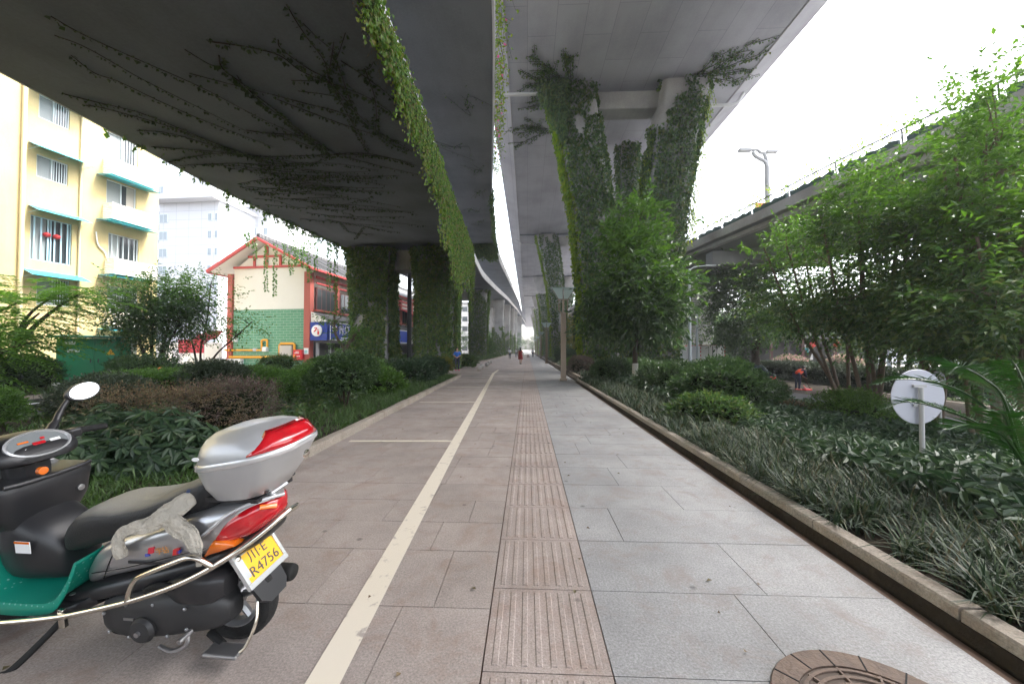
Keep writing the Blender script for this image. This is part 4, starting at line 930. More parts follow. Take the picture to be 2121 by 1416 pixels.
for k, (y0, y1, col, tx) in enumerate(((.15, 4.1, M_blue, '青虾居'), (4.3, 7.9, mat('charcoal_sign', (.05, .05, .06), .5), '自贡'), (8.1, 12, M_redb, ''), (12.2, 16, M_blue, ''))):
    s_ = MB(); s_.box((1.56, (y0+y1)/2, 3.0), (.14, y1-y0, 1.45)); so_ = s_.build('shop_sign', col, rh)
    e = MB(); 
    for yy in (y0+.04, y1-.04): e.box((1.645, yy, 3.0), (.03, .07, 1.45))
    for zz in (2.31, 3.69): e.box((1.645, (y0+y1)/2, zz), (.03, y1-y0-.14, .06))
    e.build('sign_border', M_sgnw, so_)
    MT = Matrix.Translation((1.64, (y0+y1)/2+.45, 3.08))@Matrix.Rotation(R(90), 4, 'Z')@Matrix.Rotation(R(90), 4, 'X')
    if k < 2: text3('lettering', tx, .86, MT, M_sgnw, so_, .01)
    if k == 0:
        e = MB(); e.box((1.642, y0+1.95, 2.46), (.014, .9, .09)); e.box((1.642, y0+3.05, 2.46), (.014, 1.1, .13)); e.build('small_print', M_sgnw, so_)
        d = MB(); d.lathe([(.3, 0), (.3, .04), (.27, .05)], 20, Matrix.Translation((1.64, y0+.55, 3.25))@Matrix.Rotation(R(90), 4, 'Y')); dd_ = d.build('round_sign', M_sgnw, so_, smooth=40)
        em = MB(); em.box((1.7, y0+.58, 3.25), (.02, .06, .3)); em.box((1.7, y0+.65, 3.32), (.02, .16, .05)); em.build('emblem', M_redt, dd_)
M_in = mat('painted_interior_shade', (.07, .065, .065), .9)
b = MB(); b.box((.03, HD/2, 1.1), (.06, HD-.8, 2.2)); b.build('shopfront_shade_panel', M_in, rh)  # flat dark sheet, painted shade in place of an open interior
for k in range(9):
    b = MB(); b.box((.14 if k else .25, .55+k*1.75, 1.1), (.18, .2, 2.2)); b.build('shop_post', M_pipe, rh)
b = MB(); b.box((.8, HD/2, 2.12), (1.4, HD-.5, .16)); b.build('canopy_beam', M_ply, rh)
b = MB(); b.add([(.2, 16, 6.6), (.2, 24, 6.6), (1.9, 24, 5.9), (1.9, 16, 5.9), (.2, 16, 6.5), (.2, 24, 6.5), (1.9, 24, 5.8), (1.9, 16, 5.8)], [(0, 1, 2, 3), (7, 6, 5, 4), (0, 4, 5, 1), (1, 5, 6, 2), (2, 6, 7, 3), (3, 7, 4, 0)]); b.build('awning', M_redb, rh)
# things fixed to or standing by the gable wall
def gpt(px, py, o=-.15): return Vector((gx(px), o, gzz(py)))
gp = thing('gas_pipe', 'yellow gas pipes looping along the green brick gable wall', 'pipe', (G0.x, G0.y, 0), hx)
b = MB(); b.tube([gpt(452, 740), gpt(571, 740), gpt(574, 738), gpt(574, 714), gpt(577, 711), gpt(606, 711), gpt(609, 714), gpt(609, 747)], .1, 8); b.build('pipe', M_gas, gp, smooth=60)
b = MB(); b.tube([gpt(440, 725), gpt(530, 725), gpt(531, 723), gpt(531, 704), gpt(533, 703), gpt(543, 703), gpt(544, 704), gpt(544, 718)], .075, 8); b.build('pipe', M_gas, gp, smooth=60)
b = MB(); b.box(gpt(515, 724), (.3, .22, .26)); b.build('valve', M_pipe, gp, bevel=.03)
def wallbox(name, label, cat, px0, px1, py0, py1, d, m, extra=None):
    t = thing(name, label, cat, (G0.x, G0.y, 0), hx); c = (gpt(px0, py0)+gpt(px1, py1))/2
    b = MB(); b.box((c.x, -d/2-.02, c.z), (gx(px1)-gx(px0), d, gzz(py0)-gzz(py1))); b.build('case', m, t, bevel=.02)
    b = MB(); b.box((c.x, -d-.03, c.z), ((gx(px1)-gx(px0))*.86, .02, (gzz(py0)-gzz(py1))*.86)); b.build('door', m, t)
    if extra: extra(t, c, d)
    return t
M_boxg = mat('cabinet_grey', (.45, .42, .38), .5); M_boxw = mat('cabinet_white', (.66, .68, .68), .5)
wallbox('gas_cabinet', 'beige metal gas cabinet framed by the yellow pipe loop', 'cabinet', 577, 605, 715, 737, .3, M_boxg)
wallbox('meter_box', 'small white meter on the yellow pipe', 'meter', 534, 545, 718, 728, .25, M_boxw)
wallbox('junction_box', 'small white junction box high on the green brick wall by the left pillar', 'box', 460, 470, 697, 707, .2, M_boxw)
wallbox('air_conditioner', 'white air conditioner unit at the foot of the green brick wall', 'air conditioner', 453, 485, 744, 756, .4, M_boxw)
def redx(t, c, d):
    b = MB(); b.tube(spline([(c.x-.2, -d-.05, c.z-.3), (c.x-.28, -d-.05, c.z-.1), (c.x-.18, -d-.05, c.z+.02)], 4), .07, 5); b.build('flame_mark', mat('flame_orange', (.85, .3, .04), .5), t)
    b = MB(); b.box((c.x-.05, -d-.05, c.z+.15), (.4, .01, .05)); b.box((c.x+.0, -d-.05, c.z+.26), (.3, .01, .04)); b.box((c.x+.1, -d-.05, c.z-.1), (.3, .01, .04)); b.build('marking', M_sgnw, t)
wallbox('fire_cabinet', 'red fire equipment box on the restaurant wall', 'cabinet', 611, 632, 724, 746, .4, mat('fire_red', (.55, .015, .03), .4), redx)
b = MB(); b.box((-.24, -.18, gzz(727)), (.42, .03, .5)); n_ = b.build('notice', M_sgnw, rh, bevel=.03)
b = MB(); b.lathe([(.13, 0), (.13, .01)], 16, Matrix.Translation((-.24, -.2, gzz(728)))@Matrix.Rotation(R(90), 4, 'X')); b.build('notice_mark', mat('notice_teal', (.3, .62, .6), .5), n_)
# dining table inside the shopfront
tb = thing('dining_table', 'dark wooden dining table at the open shopfront', 'table', (G0.x+1.2, G0.y+1.6, 0), hx)
M_wood = mat('dark_red_wood', (.09, .03, .025), .4)
b = MB(); b.box((0, 0, .75), (.9, .9, .06)); b.build('tabletop', M_wood, tb, bevel=.01)
for x in (-.38, .38):
    for y in (-.38, .38): b = MB(); b.box((x, y, .36), (.07, .07, .72)); b.build('leg', M_wood, tb)
for q, (x, y) in enumerate(((.6, -.5), (1.4, .2))):
    ch = thing('dining_chair', ('dark red chair at the near side of the shopfront table', 'dark red chair at the far side of the shopfront table')[q], 'chair', (G0.x+x+.6, G0.y+1.2+y*1.8, 0), hx+.4*q, group='restaurant chairs')
    b = MB(); b.box((0, 0, .45), (.42, .42, .05)); b.build('seat', M_wood, ch); b = MB(); b.box((0, .2, .78), (.42, .04, .4)); b.build('backrest', M_wood, ch)
    for x2 in (-.18, .18):
        for y2 in (-.18, .18): b = MB(); b.box((x2, y2, .22), (.04, .04, .44)); b.build('leg', M_wood, ch)
# low yellow wall and red tarpaulin stall left of the restaurant
A = at(345, 720, 33); B_ = at(445, 720, 33)
gw = thing('garden_wall', 'low cream wall with door openings between the flats and the restaurant', 'wall', ((A.x+B_.x)/2-2, 33, 0))
b = MB(); b.box((0, 0, 1.0), (B_.x-A.x+5, .3, 2.0)); b.build('wall', M_crm, gw); 
for x in (-1.2, .9): b = MB(); b.box((x, -.16, .85), (.9, .04, 1.6)); b.build('door', M_pipe, gw)
b = MB(); b.box((0, 0, 2.06), (B_.x-A.x+5.2, .4, .12)); b.build('coping', M_cF, gw)
st_ = thing('market_stall', 'stall under a sagging red tarpaulin left of the restaurant', 'stall', tuple(at(418, 720, 30.5))[:2]+(0,))
b = MB(); rs = [[Vector((-1.1+2.2*i/8, y, 2.1+.9*(i/8)+.12*sin(i*1.7+y*2)-.25*sin(pi*i/8))) for i in range(9)] for y in np.linspace(-1, 1, 7)]; b.rings(rs, False, False); b.build('tarpaulin', mat('red_tarp', (.36, .02, .04), .6), st_)
b = MB(); rs = [[Vector((-1.1+2.2*i/8, -1+.05*sin(i*2), z)) for i in range(9)] for z in (1.2, 2.3)]; b.rings(rs, False, False); b.build('curtain', mat('red_tarp', (.36, .02, .04), .6), st_)
for x in (-1, 1):
    for y in (-.9, .9): b = MB(); b.tube([(x, y, 0), (x, y, 2.3+.4*x)], .03, 6); b.build('post', M_pipe, st_)
# green transformer kiosk
KB = gz(192, 800, 0.0); KB = at(195, 797, 15.2)
M_kg = mat('kiosk_green', (.016, .19, .085), .45, .5, noise=(3, .6, (.013, .16, .07)))
kb = thing('transformer_kiosk', 'green metal transformer kiosk with yellow warning triangle under the feathery tree', 'electrical box', (KB.x, 15.2, 0), R(42))
b = MB(); b.box((0, 1, 1.0), (2.15, 2, 1.9)); b.build('cabinet', M_kg, kb, bevel=.02)
b = MB(); b.box((0, 1, .06), (2.3, 2.2, .12)); b.build('plinth', M_cF, kb)
for x in (-.53, .53):
    b = MB(); b.box((x, -.012, 1.0), (1.0, .03, 1.75)); dr_ = b.build('door', M_kg, kb, bevel=.008)
    b = MB(); b.box((x-np.sign(x)*.42, -.05, 1.0), (.03, .05, .16)); b.build('handle', M_dark, dr_)
b = MB(); b.rings([[Vector((x, y, z)) for y, z in ((-.25, 1.96), (2.25, 2.06), (2.25, 2.14), (-.25, 2.04))] for x in (-1.3, 1.3)]); b.build('roof', mat('kiosk_roof', (.02, .13, .10), .5), kb)
b = MB(); b.add([(.33, -.035, 1.25), (.6, -.035, 1.25), (.465, -.035, 1.5), (.33, -.03, 1.25), (.6, -.03, 1.25), (.465, -.03, 1.5)], [(0, 1, 2), (0, 3, 4, 1), (1, 4, 5, 2), (2, 5, 3, 0)]); w_ = b.build('warning_sign', mat('warning_yellow', (.8, .45, .02), .5), kb)
b = MB(); b.tube([(.475, -.04, 1.43), (.445, -.04, 1.36), (.48, -.04, 1.36), (.455, -.04, 1.29)], .009, 4); b.build('bolt_mark', M_dark, w_)
for x, z in ((-.72, 1.75), (-.6, 1.42)): b = MB(); b.box((x, -.034, z), (.34, .012, .13)); b.build('notice', M_boxw, kb)
# right side: dark teahouse with lanterns, pale wall, low building beyond
TH = at(1706, 724, 40)
th = thing('teahouse', 'dark timber teahouse with hanging red lanterns beyond the road', 'building', (TH.x, 41, -.7), R(-8))
b = MB(); b.box((0, 3, 1.8), (12, 5, 3.6)); b.build('wall', mat('dark_timber', (.06, .055, .055), .7), th)
b = MB(); b.rings([[Vector((-7, y, z)) for y, z in ((-1.6, 3.5), (3, 5.2), (7, 3.5), (7, 3.3), (3, 5.0), (-1.6, 3.3))], [Vector((7, y, z)) for y, z in ((-1.6, 3.5), (3, 5.2), (7, 3.5), (7, 3.3), (3, 5.0), (-1.6, 3.3))]]); b.build('roof', M_tile, th)
for x in (-4.5, -1.5, 1.5, 4.5): b = MB(); b.box((x, -.4, 1.7), (.26, .26, 3.4)); b.build('column', M_wood, th)
b = MB(); b.box((-.6, .46, 1.9), (1.0, .06, 1.6)); sb_ = b.build('poster', M_sgnw, th); b = MB(); b.box((-.75, .42, 1.8), (.5, .02, 1.1)); b.build('poster_panel', mat('cyan_panel', (.05, .5, .55), .5), sb_)
for k, x in enumerate((-1.0, 1.2, 3.4)):
    l = thing('lantern', ('red lantern hanging at the left of the teahouse eaves', 'red lantern hanging in the middle of the teahouse eaves', 'red lantern hanging at the right of the teahouse eaves')[k], 'lantern', (TH.x+x, 40.0-.14*x, 2.0), group='teahouse lanterns')
    b = MB(); b.lathe([(.06, -.26), (.2, -.22), (.3, -.1), (.32, 0), (.3, .1), (.2, .22), (.06, .26)], 14); b.build('shade', M_redl, l, smooth=60)
    b = MB(); b.lathe([(.05, .26), (.05, .62)], 6); b.lathe([(.03, -.45), (.05, -.28)], 6); b.build('cord', M_gas, l)
pw = thing('boundary_wall', 'long pale wall beyond the lawn on the right', 'wall', (42, 62, -.7), R(-20))
b = MB(); b.box((0, 0, 1.6), (60, .4, 3.2)); b.build('wall', M_wht, pw); b = MB(); b.box((0, 0, 3.28), (60.4, .7, .16)); b.build('coping', M_tile, pw)
fb = thing('apartment_building', 'pale distant apartment block half hidden by the trees on the right', 'building', (70, 105, -.7), R(-25))
b = MB(); b.box((0, 6, 6), (46, 12, 12)); b.build('wall', M_wht, fb)
for k in range(10):
    for j in range(3):
        b = MB(); b.box((-20+k*4.4, -.05, 2.4+j*3.4), (2, .1, 1.6)); b.build('window', M_glass, fb)
for k, (x, y, w, h, c) in enumerate(((-34, 78, 22, 13, (.55, .5, .45)), (-22, 118, 18, 16, (.6, .58, .55)), (-75, 75, 26, 18, (.62, .6, .58)), (30, 150, 26, 12, (.6, .6, .6)))):
    t = thing('far_house', ('buff house behind the restaurant at the left', 'pale tall house at the far left end of the walk', 'wide pale block behind the yellow flats', 'distant grey block at the far right end of the walk')[k], 'building', (x, y, 0), R(-5))
    b = MB(); b.box((0, 6, h/2), (w, 12, h)); b.build('wall', mat('far_wall%d' % k, c, .8), t); b = MB(); b.box((0, 6, h+.2), (w+1, 13, .4)); b.build('roof', M_tile, t)
    for i in range(int(w/3.2)):
        for j in range(int(h/3.2)): b = MB(); b.box((-w/2+1.8+i*3.1, -.05, 1.9+j*3.1), (1.6, .1, 1.5)); b.build('window', M_glass, t)
# ------------------------------------------------------------------ planting
def V3(*a): return [Vector(p) for p in a]
def gnd(x, y): return gh(x, y) if x > 2.2 else .06
def pxy(px, Y, dx=0): p = at(px, 720, Y); return p.x+dx, Y
# --- right-hand trees
x, y = pxy(1316, 17); z = gnd(x, y)
tree('street_tree', 'bushy young tree with limewashed trunk standing before the tall pier', 'tree', (x, y, z), [V3((0, 0, -.2), (0, .05, 1.2), (.05, 0, 2.2), (-.03, 0, 4.2), (.1, 0, 6.6))],
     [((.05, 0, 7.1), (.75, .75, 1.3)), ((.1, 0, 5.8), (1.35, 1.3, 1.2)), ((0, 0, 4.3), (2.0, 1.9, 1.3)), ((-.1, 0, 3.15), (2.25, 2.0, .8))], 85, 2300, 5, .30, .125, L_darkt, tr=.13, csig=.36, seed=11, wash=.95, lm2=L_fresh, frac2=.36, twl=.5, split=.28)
x, y = pxy(1565, 30)
tree('street_tree', 'dark broad-leaved tree with thick straight trunk on the median beyond the road', 'tree', (x, y, -.75), [V3((0, 0, -.2), (0, 0, 2), (.15, 0, 4), (0, .1, 6), (-.1, 0, 9))],
     [((-.3, 0, 8.8), (2.2, 2, 1.6)), ((.3, 0, 6.3), (3.7, 3, 2.0)), ((.2, 0, 4.2), (3.4, 2.8, 1.2)), ((-1.2, 0, 7.4), (2.2, 2, 1.6))], 95, 2600, 6, .3, .13, L_darkt, tr=.34, csig=.5, seed=12, twl=.7, split=.3, wash=.6)
MY = dict(cat='tree', bm=M_bark2, lm2=L_fresh, L=.15, W=.062)
def myrtle(px, Y, lean, h, crown, lab, seed, n=2600, ncl=60, f2=.33, **k):
    x, y = pxy(px, Y); z = gnd(x, y); st = []
    for i, (lx, ly) in enumerate(lean): st.append(V3((0.08*i, 0, -.1), (lx*.25+.05*i, ly*.25, h*.25), (lx*.6, ly*.6, h*.55), (lx, ly, h)))
    kw = dict(MY); kw.update(k)
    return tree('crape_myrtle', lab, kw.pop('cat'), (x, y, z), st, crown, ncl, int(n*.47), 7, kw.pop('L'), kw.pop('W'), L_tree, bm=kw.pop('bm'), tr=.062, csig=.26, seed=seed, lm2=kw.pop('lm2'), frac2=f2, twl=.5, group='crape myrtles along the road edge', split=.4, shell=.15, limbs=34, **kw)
def shoots(lean, h, low, seed, extra=5, w=.5):
    r_ = np.random.default_rng(seed); out = list(low)
    for lx, ly in list(lean)+[(r_.uniform(-1.3, 1.3), r_.uniform(-.8, .8)) for _ in range(extra)]:
        z = h*r_.uniform(.72, 1.12); out.append(((lx*1.05, ly, z), (w*r_.uniform(.7, 1.2), w*.9, 1.05*r_.uniform(.8, 1.25))))
    return out
Ln = [(-1.7, 0), (-.9, .4), (.1, -.2), (-2.3, .2)]; myrtle(1745, 12.5, Ln, 5.6, shoots(Ln, 5.6, [((-1.2, 0, 3.5), (1.5, 1.3, .6))], 1), 'leafy multi-stemmed myrtle at the left end of the roadside group', 21, 2300)
Ln = [(-1.2, 0), (.2, .3), (1.0, 0), (.6, -.5), (-.4, -.3)]; myrtle(1795, 11, Ln, 6.0, shoots(Ln, 6.0, [((0, 0, 3.4), (1.6, 1.4, .7))], 2), 'myrtle with forked brown stems rising behind the sweeping cycad fronds', 22, 2900)
Ln = [(-.6, 0), (.4, .2), (1.1, 0), (-.2, .5)]; myrtle(1925, 9.8, Ln, 6.1, shoots(Ln, 6.1, [((0, 0, 3.0), (1.5, 1.3, .8))], 3), 'dense myrtle just left of the tall bare-stemmed one', 23, 3000)
Ln = [(.15, 0), (-.5, .2), (.6, .3)]; myrtle(2062, 8.3, Ln, 6.4, [((.1, 0, 7.0), (.45, .5, .9)), ((.15, 0, 7.9), (.2, .2, .5)), ((.3, 0, 5.6), (.75, .7, .8)), ((.65, 0, 6.3), (.75, .7, .8)), ((-.45, 0, 5.9), (.6, .6, .7)), ((-.5, 0, 4.4), (.9, .9, .9)), ((.8, 0, 4.0), (1.0, 1, 1.1)), ((0, 0, 2.7), (1.5, 1.2, .8))], 'tallest slender myrtle poking above the right viaduct', 24, 2700)
Ln = [(-.5, 0), (.5, .3), (.1, -.3)]; myrtle(2010, 9.2, Ln, 6.6, shoots(Ln, 6.6, [((0, 0, 4.6), (1.2, 1.0, 1.0))], 9, 4, .6), 'tall myrtle between the dense one and the slender one', 26, 2300)
myrtle(2105, 7.2, [(.2, 0), (-.4, .2)], 4.2, [((.3, 0, 4.0), (.8, .8, 1.2)), ((-.3, 0, 2.7), (1.2, 1, .8))], 'myrtle at the far right edge above the cycad', 25, 1500, 40)
x, y = pxy(1665, 41)
tree('garden_tree', 'spreading low tree with forked trunk in front of the teahouse', 'tree', (x, y, -.7), [V3((0, 0, -.1), (.3, 0, 1.5), (-.8, 0, 3.0), (-2.4, 0, 4.2)), V3((.1, 0, -.1), (.5, 0, 1.5), (1.4, 0, 3), (2.2, 0, 4.5))], [((-1.5, 0, 5), (3, 2.4, 1.4)), ((2, 0, 5.2), (2.5, 2.2, 1.4))], 50, 1500, 6, .3, .13, L_tree, tr=.22, csig=.5, seed=31, twl=.7)
bgk = 0
for (px, Y, h, w, lm, lab) in ((1478, 60, 9, 4.0, L_green, 'light green tree behind the ivy pier of the right viaduct'), (1500, 46, 6, 2.6, L_darkt, 'small dark tree right of the box truck'), (1610, 55, 8, 3.6, L_tree, 'roadside tree directly behind the dark broad-leaved tree'), (1540, 75, 10, 4.5, L_green, 'pale green tree far beyond the box truck'),
                              (1770, 52, 8, 4, L_tree, 'tree rising behind the teahouse'), (1860, 44, 9, 4.2, L_darkt, 'dark tree to the right of the teahouse'), (1960, 38, 9, 4.2, L_tree, 'leafy tree on the lawn behind the cycad fronds'), (2060, 32, 9, 4.2, L_darkt, 'dark tree on the lawn at the far right'), (1880, 26, 7, 3.2, L_tree, 'young tree on the median behind the round sign'), (2080, 22, 8, 3.4, L_darkt, 'thick-trunked tree on the median at the right edge'), (1480, 95, 12, 5, L_green, 'hazy tree at the far end of the right road')):
    x, y = pxy(px, Y); bgk += 1
    tree('background_tree', lab, 'tree', (x, y, -.75), [V3((0, 0, -.1), (.1, 0, h*.25), (0, 0, h*.5), (.1, 0, h*.85))], [((0, 0, h*.72), (w*.7, w*.7, h*.26)), ((w*.3, 0, h*.52), (w*.75, w*.7, h*.2)), ((-w*.35, 0, h*.48), (w*.7, w*.7, h*.2))], 45, 1300 if Y > 35 else 1800, 5, .34 if Y > 30 else .24, .16 if Y > 30 else .1, lm, tr=.17, csig=.5, seed=40+bgk, twl=.7, group='trees beyond the right road', limbs=12, split=.3)
# far planting down both sides of the walk
for k, (px, Y, h, w, lm, lab) in enumerate(((1203, 47, 5.5, 1.8, L_yel, 'yellowish tree beyond the second lamp'), (1186, 68, 6, 2.2, L_green, 'green tree beside the third tall pier'), (1140, 88, 6, 2, L_tree, 'far tree at the end of the lamp row'), (1000, 70, 4, 2.2, L_tree, 'bushy tree beyond the plaza between far ivy columns'), (1015, 95, 6, 2.5, L_green, 'far green tree at the end of the plaza'), (930, 80, 9, 4, L_green, 'light green tree seen between the far left columns'), (880, 48, 6, 2.4, L_tree, 'tree behind the right ivy column of the near low pier'), (1072, 170, 9, 5, L_green, 'hazy tree closing the far end of the walk'), (1110, 180, 8, 6, L_tree, 'hazy dark tree closing the far end of the walk'))):
    x, y = pxy(px, Y)
    tree('background_tree', lab, 'tree', (x, y, 0), [V3((0, 0, -.1), (.05, 0, h*.3), (0, 0, h*.8))], [((0, 0, h*.66), (w*.7, w*.7, h*.3)), ((w*.2, 0, h*.4), (w*.8, w*.7, h*.25))], 30, 800, 5, .3, .14, lm, tr=.12, csig=.45, seed=70+k, twl=.6, limbs=8)
# --- left-hand trees
x, y = pxy(312, 16)
tree('street_tree', 'rounded dark multi-stemmed tree in front of the yellow flats', 'tree', (x, y, 0), [V3((0, 0, -.1), (-.35, 0, 1.4), (-1.0, 0, 2.8)), V3((.1, 0, -.1), (.05, 0, 1.4), (.1, 0, 3.2)), V3((.05, 0, -.1), (.4, 0, 1.0), (1.1, .2, 2.6)), V3((0, .1, -.1), (.2, .3, 1.4), (.5, .4, 3))],
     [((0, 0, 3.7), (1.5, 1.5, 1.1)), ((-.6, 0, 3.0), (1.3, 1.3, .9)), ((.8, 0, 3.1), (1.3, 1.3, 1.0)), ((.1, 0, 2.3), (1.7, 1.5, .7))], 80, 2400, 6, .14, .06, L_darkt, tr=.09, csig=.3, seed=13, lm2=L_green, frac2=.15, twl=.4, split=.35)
x, y = pxy(412, 18.5)
tree('thin_tree', 'thin airy tree with sparse light leaves left of the restaurant', 'tree', (x, y, 0), [V3((0, 0, -.1), (-.2, 0, 1.2), (-.5, 0, 2.6), (-.4, 0, 4.2)), V3((.15, 0, -.1), (.1, 0, 1.5), (.4, 0, 3.0), (.6, 0, 5.0)), V3((.3, 0, .2), (.9, 0, 1.2), (1.9, 0, 2.1), (2.8, 0, 2.9))],
     [((-.4, 0, 3.8), (1.0, 1, 1.1)), ((.4, 0, 4.6), (.9, .9, .9)), ((1.9, 0, 2.7), (1.1, .5, .7)), ((.8, 0, 3.1), (1, .8, .8))], 45, 620, 5, .13, .07, L_fresh, tr=.055, csig=.3, seed=14, twl=.5, limbs=36, split=.3, shell=.2)
x, y = pxy(712, 21)
tree('thin_tree', 'small bare-limbed tree with few leaves in front of the blue shop sign', 'tree', (x, y, 0), [V3((0, 0, -.1), (.02, 0, .9), (0, 0, 1.5), (-.5, 0, 2.4), (-.55, 0, 3.4)), V3((.0, 0, .9), (.1, 0, 1.5), (.55, 0, 2.2), (.9, 0, 2.6))], [((-.5, 0, 2.9), (.7, .5, .8)), ((.4, 0, 2.0), (.8, .5, .7)), ((-.2, 0, 1.4), (.6, .4, .4))], 22, 150, 5, .15, .1, L_fresh, bm=M_bark2, tr=.13, csig=.22, seed=15, twl=.4, limbs=14)
# feathery mimosa trees by the kiosk: fronds of paired leaflets
def mimosa(lab, loc, stems, fronds, seed, fl=.8):
    global rng
    keep = rng; rng = np.random.default_rng(seed); T = thing('mimosa_tree', lab, 'tree', loc, group='feathery trees by the kiosk'); b = MB(); ends = []
    for s_ in stems:
        sp = spline(s_, 5); b.tube(sp, [.09*(1-.75*i/(len(sp)-1)) for i in range(len(sp))], 6); ends += sp[len(sp)//3:]
    E_ = np.array([tuple(e) for e in ends]); P0 = E_[rng.integers(0, len(E_), fronds)]+rng.normal(size=(fronds, 3))*np.array([.5, .5, .3])
    kp = ~((P0[:, 0] > 1.3) & (P0[:, 2] < 2.75)); P0 = P0[kp]; fronds = len(P0); D = nrm(nrm(P0-P0.mean(0))+rng.normal(size=(fronds, 3))*.5)*np.array([1, 1, .35])+np.array([0, 0, .12]); D = nrm(D); S = nrm(np.cross(D, UPV)); LL = fl*(.7+.6*rng.random(fronds))
    pp, aa, nn, ll = [], [], [], []
    for k in range(9):
        t = (k+1)/9.5; base = P0+D*(LL*t)[:, None]-UPV*(LL*.45*t*t)[:, None]
        for sg in (-1, 1):
            pin = nrm(S*sg+D*.55-UPV*.15+rng.normal(size=(fronds, 3))*.1); l = LL*.33*(1-.55*abs(t-.45))
            for j in range(2):
                pp.append(base+pin*(l*j*.45)[:, None]); aa.append(pin-UPV*.1*j); nn.append(UPV+rng.normal(size=(fronds, 3))*.25); ll.append(l*.62)
    l = np.concatenate(ll); leaves('crown', np.concatenate(pp), np.concatenate(aa), np.concatenate(nn), l, l*.38, L_mim, T, fold=.1); b.build('trunk', M_bark, T, smooth=60); rng = keep
x, y = pxy(15, 12.3)
mimosa('feathery mimosa tree spreading over the green kiosk', (x, y, 0), [V3((0, 0, -.1), (.1, 0, 1.2), (.7, 0, 2.6), (1.9, 0, 3.5)), V3((0, 0, .4), (.4, -.1, 1.5), (1.1, -.3, 2.3), (1.7, -.4, 2.7)), V3((0, 0, .5), (-.5, 0, 2), (-1.2, 0, 3.2)), V3((.2, 0, 1.3), (.9, 0, 2.2), (1.6, .2, 3.0), (2.3, .2, 3.4))], 330, 16, .75)
x, y = pxy(-60, 10.5)
mimosa('feathery mimosa tree at the far left edge', (x, y, 0), [V3((0, 0, -.1), (.1, 0, 1.2), (.6, 0, 2.4), (1.5, 0, 2.9)), V3((0, 0, .4), (.4, .1, 1.2), (1.1, .3, 1.6), (1.7, .3, 1.7)), V3((0, 0, .5), (0, 0, 2), (.2, 0, 3.5))], 200, 17, .8)
# --- shrubs, left bed
def sh(px, Y, r, name, lab, lm, dz=0, **k):
    x, y = pxy(px, Y); return shrub(name, lab, (x, y, gnd(x, y)+dz), r, lm, **k)
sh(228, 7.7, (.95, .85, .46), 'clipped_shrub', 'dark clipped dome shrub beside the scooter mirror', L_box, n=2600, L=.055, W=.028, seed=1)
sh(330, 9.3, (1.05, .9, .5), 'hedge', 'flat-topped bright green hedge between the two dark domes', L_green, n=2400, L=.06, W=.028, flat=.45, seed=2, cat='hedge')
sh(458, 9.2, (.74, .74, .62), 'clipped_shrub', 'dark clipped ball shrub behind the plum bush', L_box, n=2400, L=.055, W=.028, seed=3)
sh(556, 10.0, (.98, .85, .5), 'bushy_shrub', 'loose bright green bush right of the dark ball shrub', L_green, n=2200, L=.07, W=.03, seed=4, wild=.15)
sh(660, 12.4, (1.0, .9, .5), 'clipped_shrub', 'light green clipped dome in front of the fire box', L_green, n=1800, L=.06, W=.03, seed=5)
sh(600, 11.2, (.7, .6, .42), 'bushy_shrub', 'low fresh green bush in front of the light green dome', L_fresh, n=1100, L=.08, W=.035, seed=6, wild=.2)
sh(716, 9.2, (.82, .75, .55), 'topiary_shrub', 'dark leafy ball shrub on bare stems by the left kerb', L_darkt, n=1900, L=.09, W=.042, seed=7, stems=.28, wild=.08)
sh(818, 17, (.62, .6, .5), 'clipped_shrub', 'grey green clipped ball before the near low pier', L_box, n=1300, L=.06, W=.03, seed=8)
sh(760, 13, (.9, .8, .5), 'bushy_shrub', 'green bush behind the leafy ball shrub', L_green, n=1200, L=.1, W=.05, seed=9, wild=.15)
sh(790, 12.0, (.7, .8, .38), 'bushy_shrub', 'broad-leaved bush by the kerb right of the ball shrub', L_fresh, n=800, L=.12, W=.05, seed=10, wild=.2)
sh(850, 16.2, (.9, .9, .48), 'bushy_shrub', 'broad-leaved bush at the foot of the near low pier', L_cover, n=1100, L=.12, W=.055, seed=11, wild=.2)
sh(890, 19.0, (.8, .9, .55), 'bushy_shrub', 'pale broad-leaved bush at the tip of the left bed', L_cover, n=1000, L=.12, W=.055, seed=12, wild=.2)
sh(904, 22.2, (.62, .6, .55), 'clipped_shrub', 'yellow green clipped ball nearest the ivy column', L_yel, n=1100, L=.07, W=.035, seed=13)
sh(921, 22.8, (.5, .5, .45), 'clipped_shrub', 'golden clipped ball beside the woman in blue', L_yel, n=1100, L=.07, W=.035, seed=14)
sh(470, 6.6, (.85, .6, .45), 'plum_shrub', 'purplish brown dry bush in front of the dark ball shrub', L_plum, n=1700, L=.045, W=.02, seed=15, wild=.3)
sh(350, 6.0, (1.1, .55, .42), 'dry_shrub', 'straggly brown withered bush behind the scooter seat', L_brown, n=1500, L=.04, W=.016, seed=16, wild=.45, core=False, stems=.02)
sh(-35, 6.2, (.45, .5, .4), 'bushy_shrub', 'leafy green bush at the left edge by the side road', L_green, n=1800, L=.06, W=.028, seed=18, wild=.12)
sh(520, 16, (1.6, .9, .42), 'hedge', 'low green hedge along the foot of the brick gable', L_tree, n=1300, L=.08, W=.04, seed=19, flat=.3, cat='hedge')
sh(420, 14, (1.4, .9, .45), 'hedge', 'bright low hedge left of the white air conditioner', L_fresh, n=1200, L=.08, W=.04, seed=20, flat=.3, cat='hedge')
sh(310, 13, (1.2, .9, .62), 'bushy_shrub', 'dark spreading bush under the rounded tree', L_darkt, n=1300, L=.1, W=.045, seed=21, wild=.25)
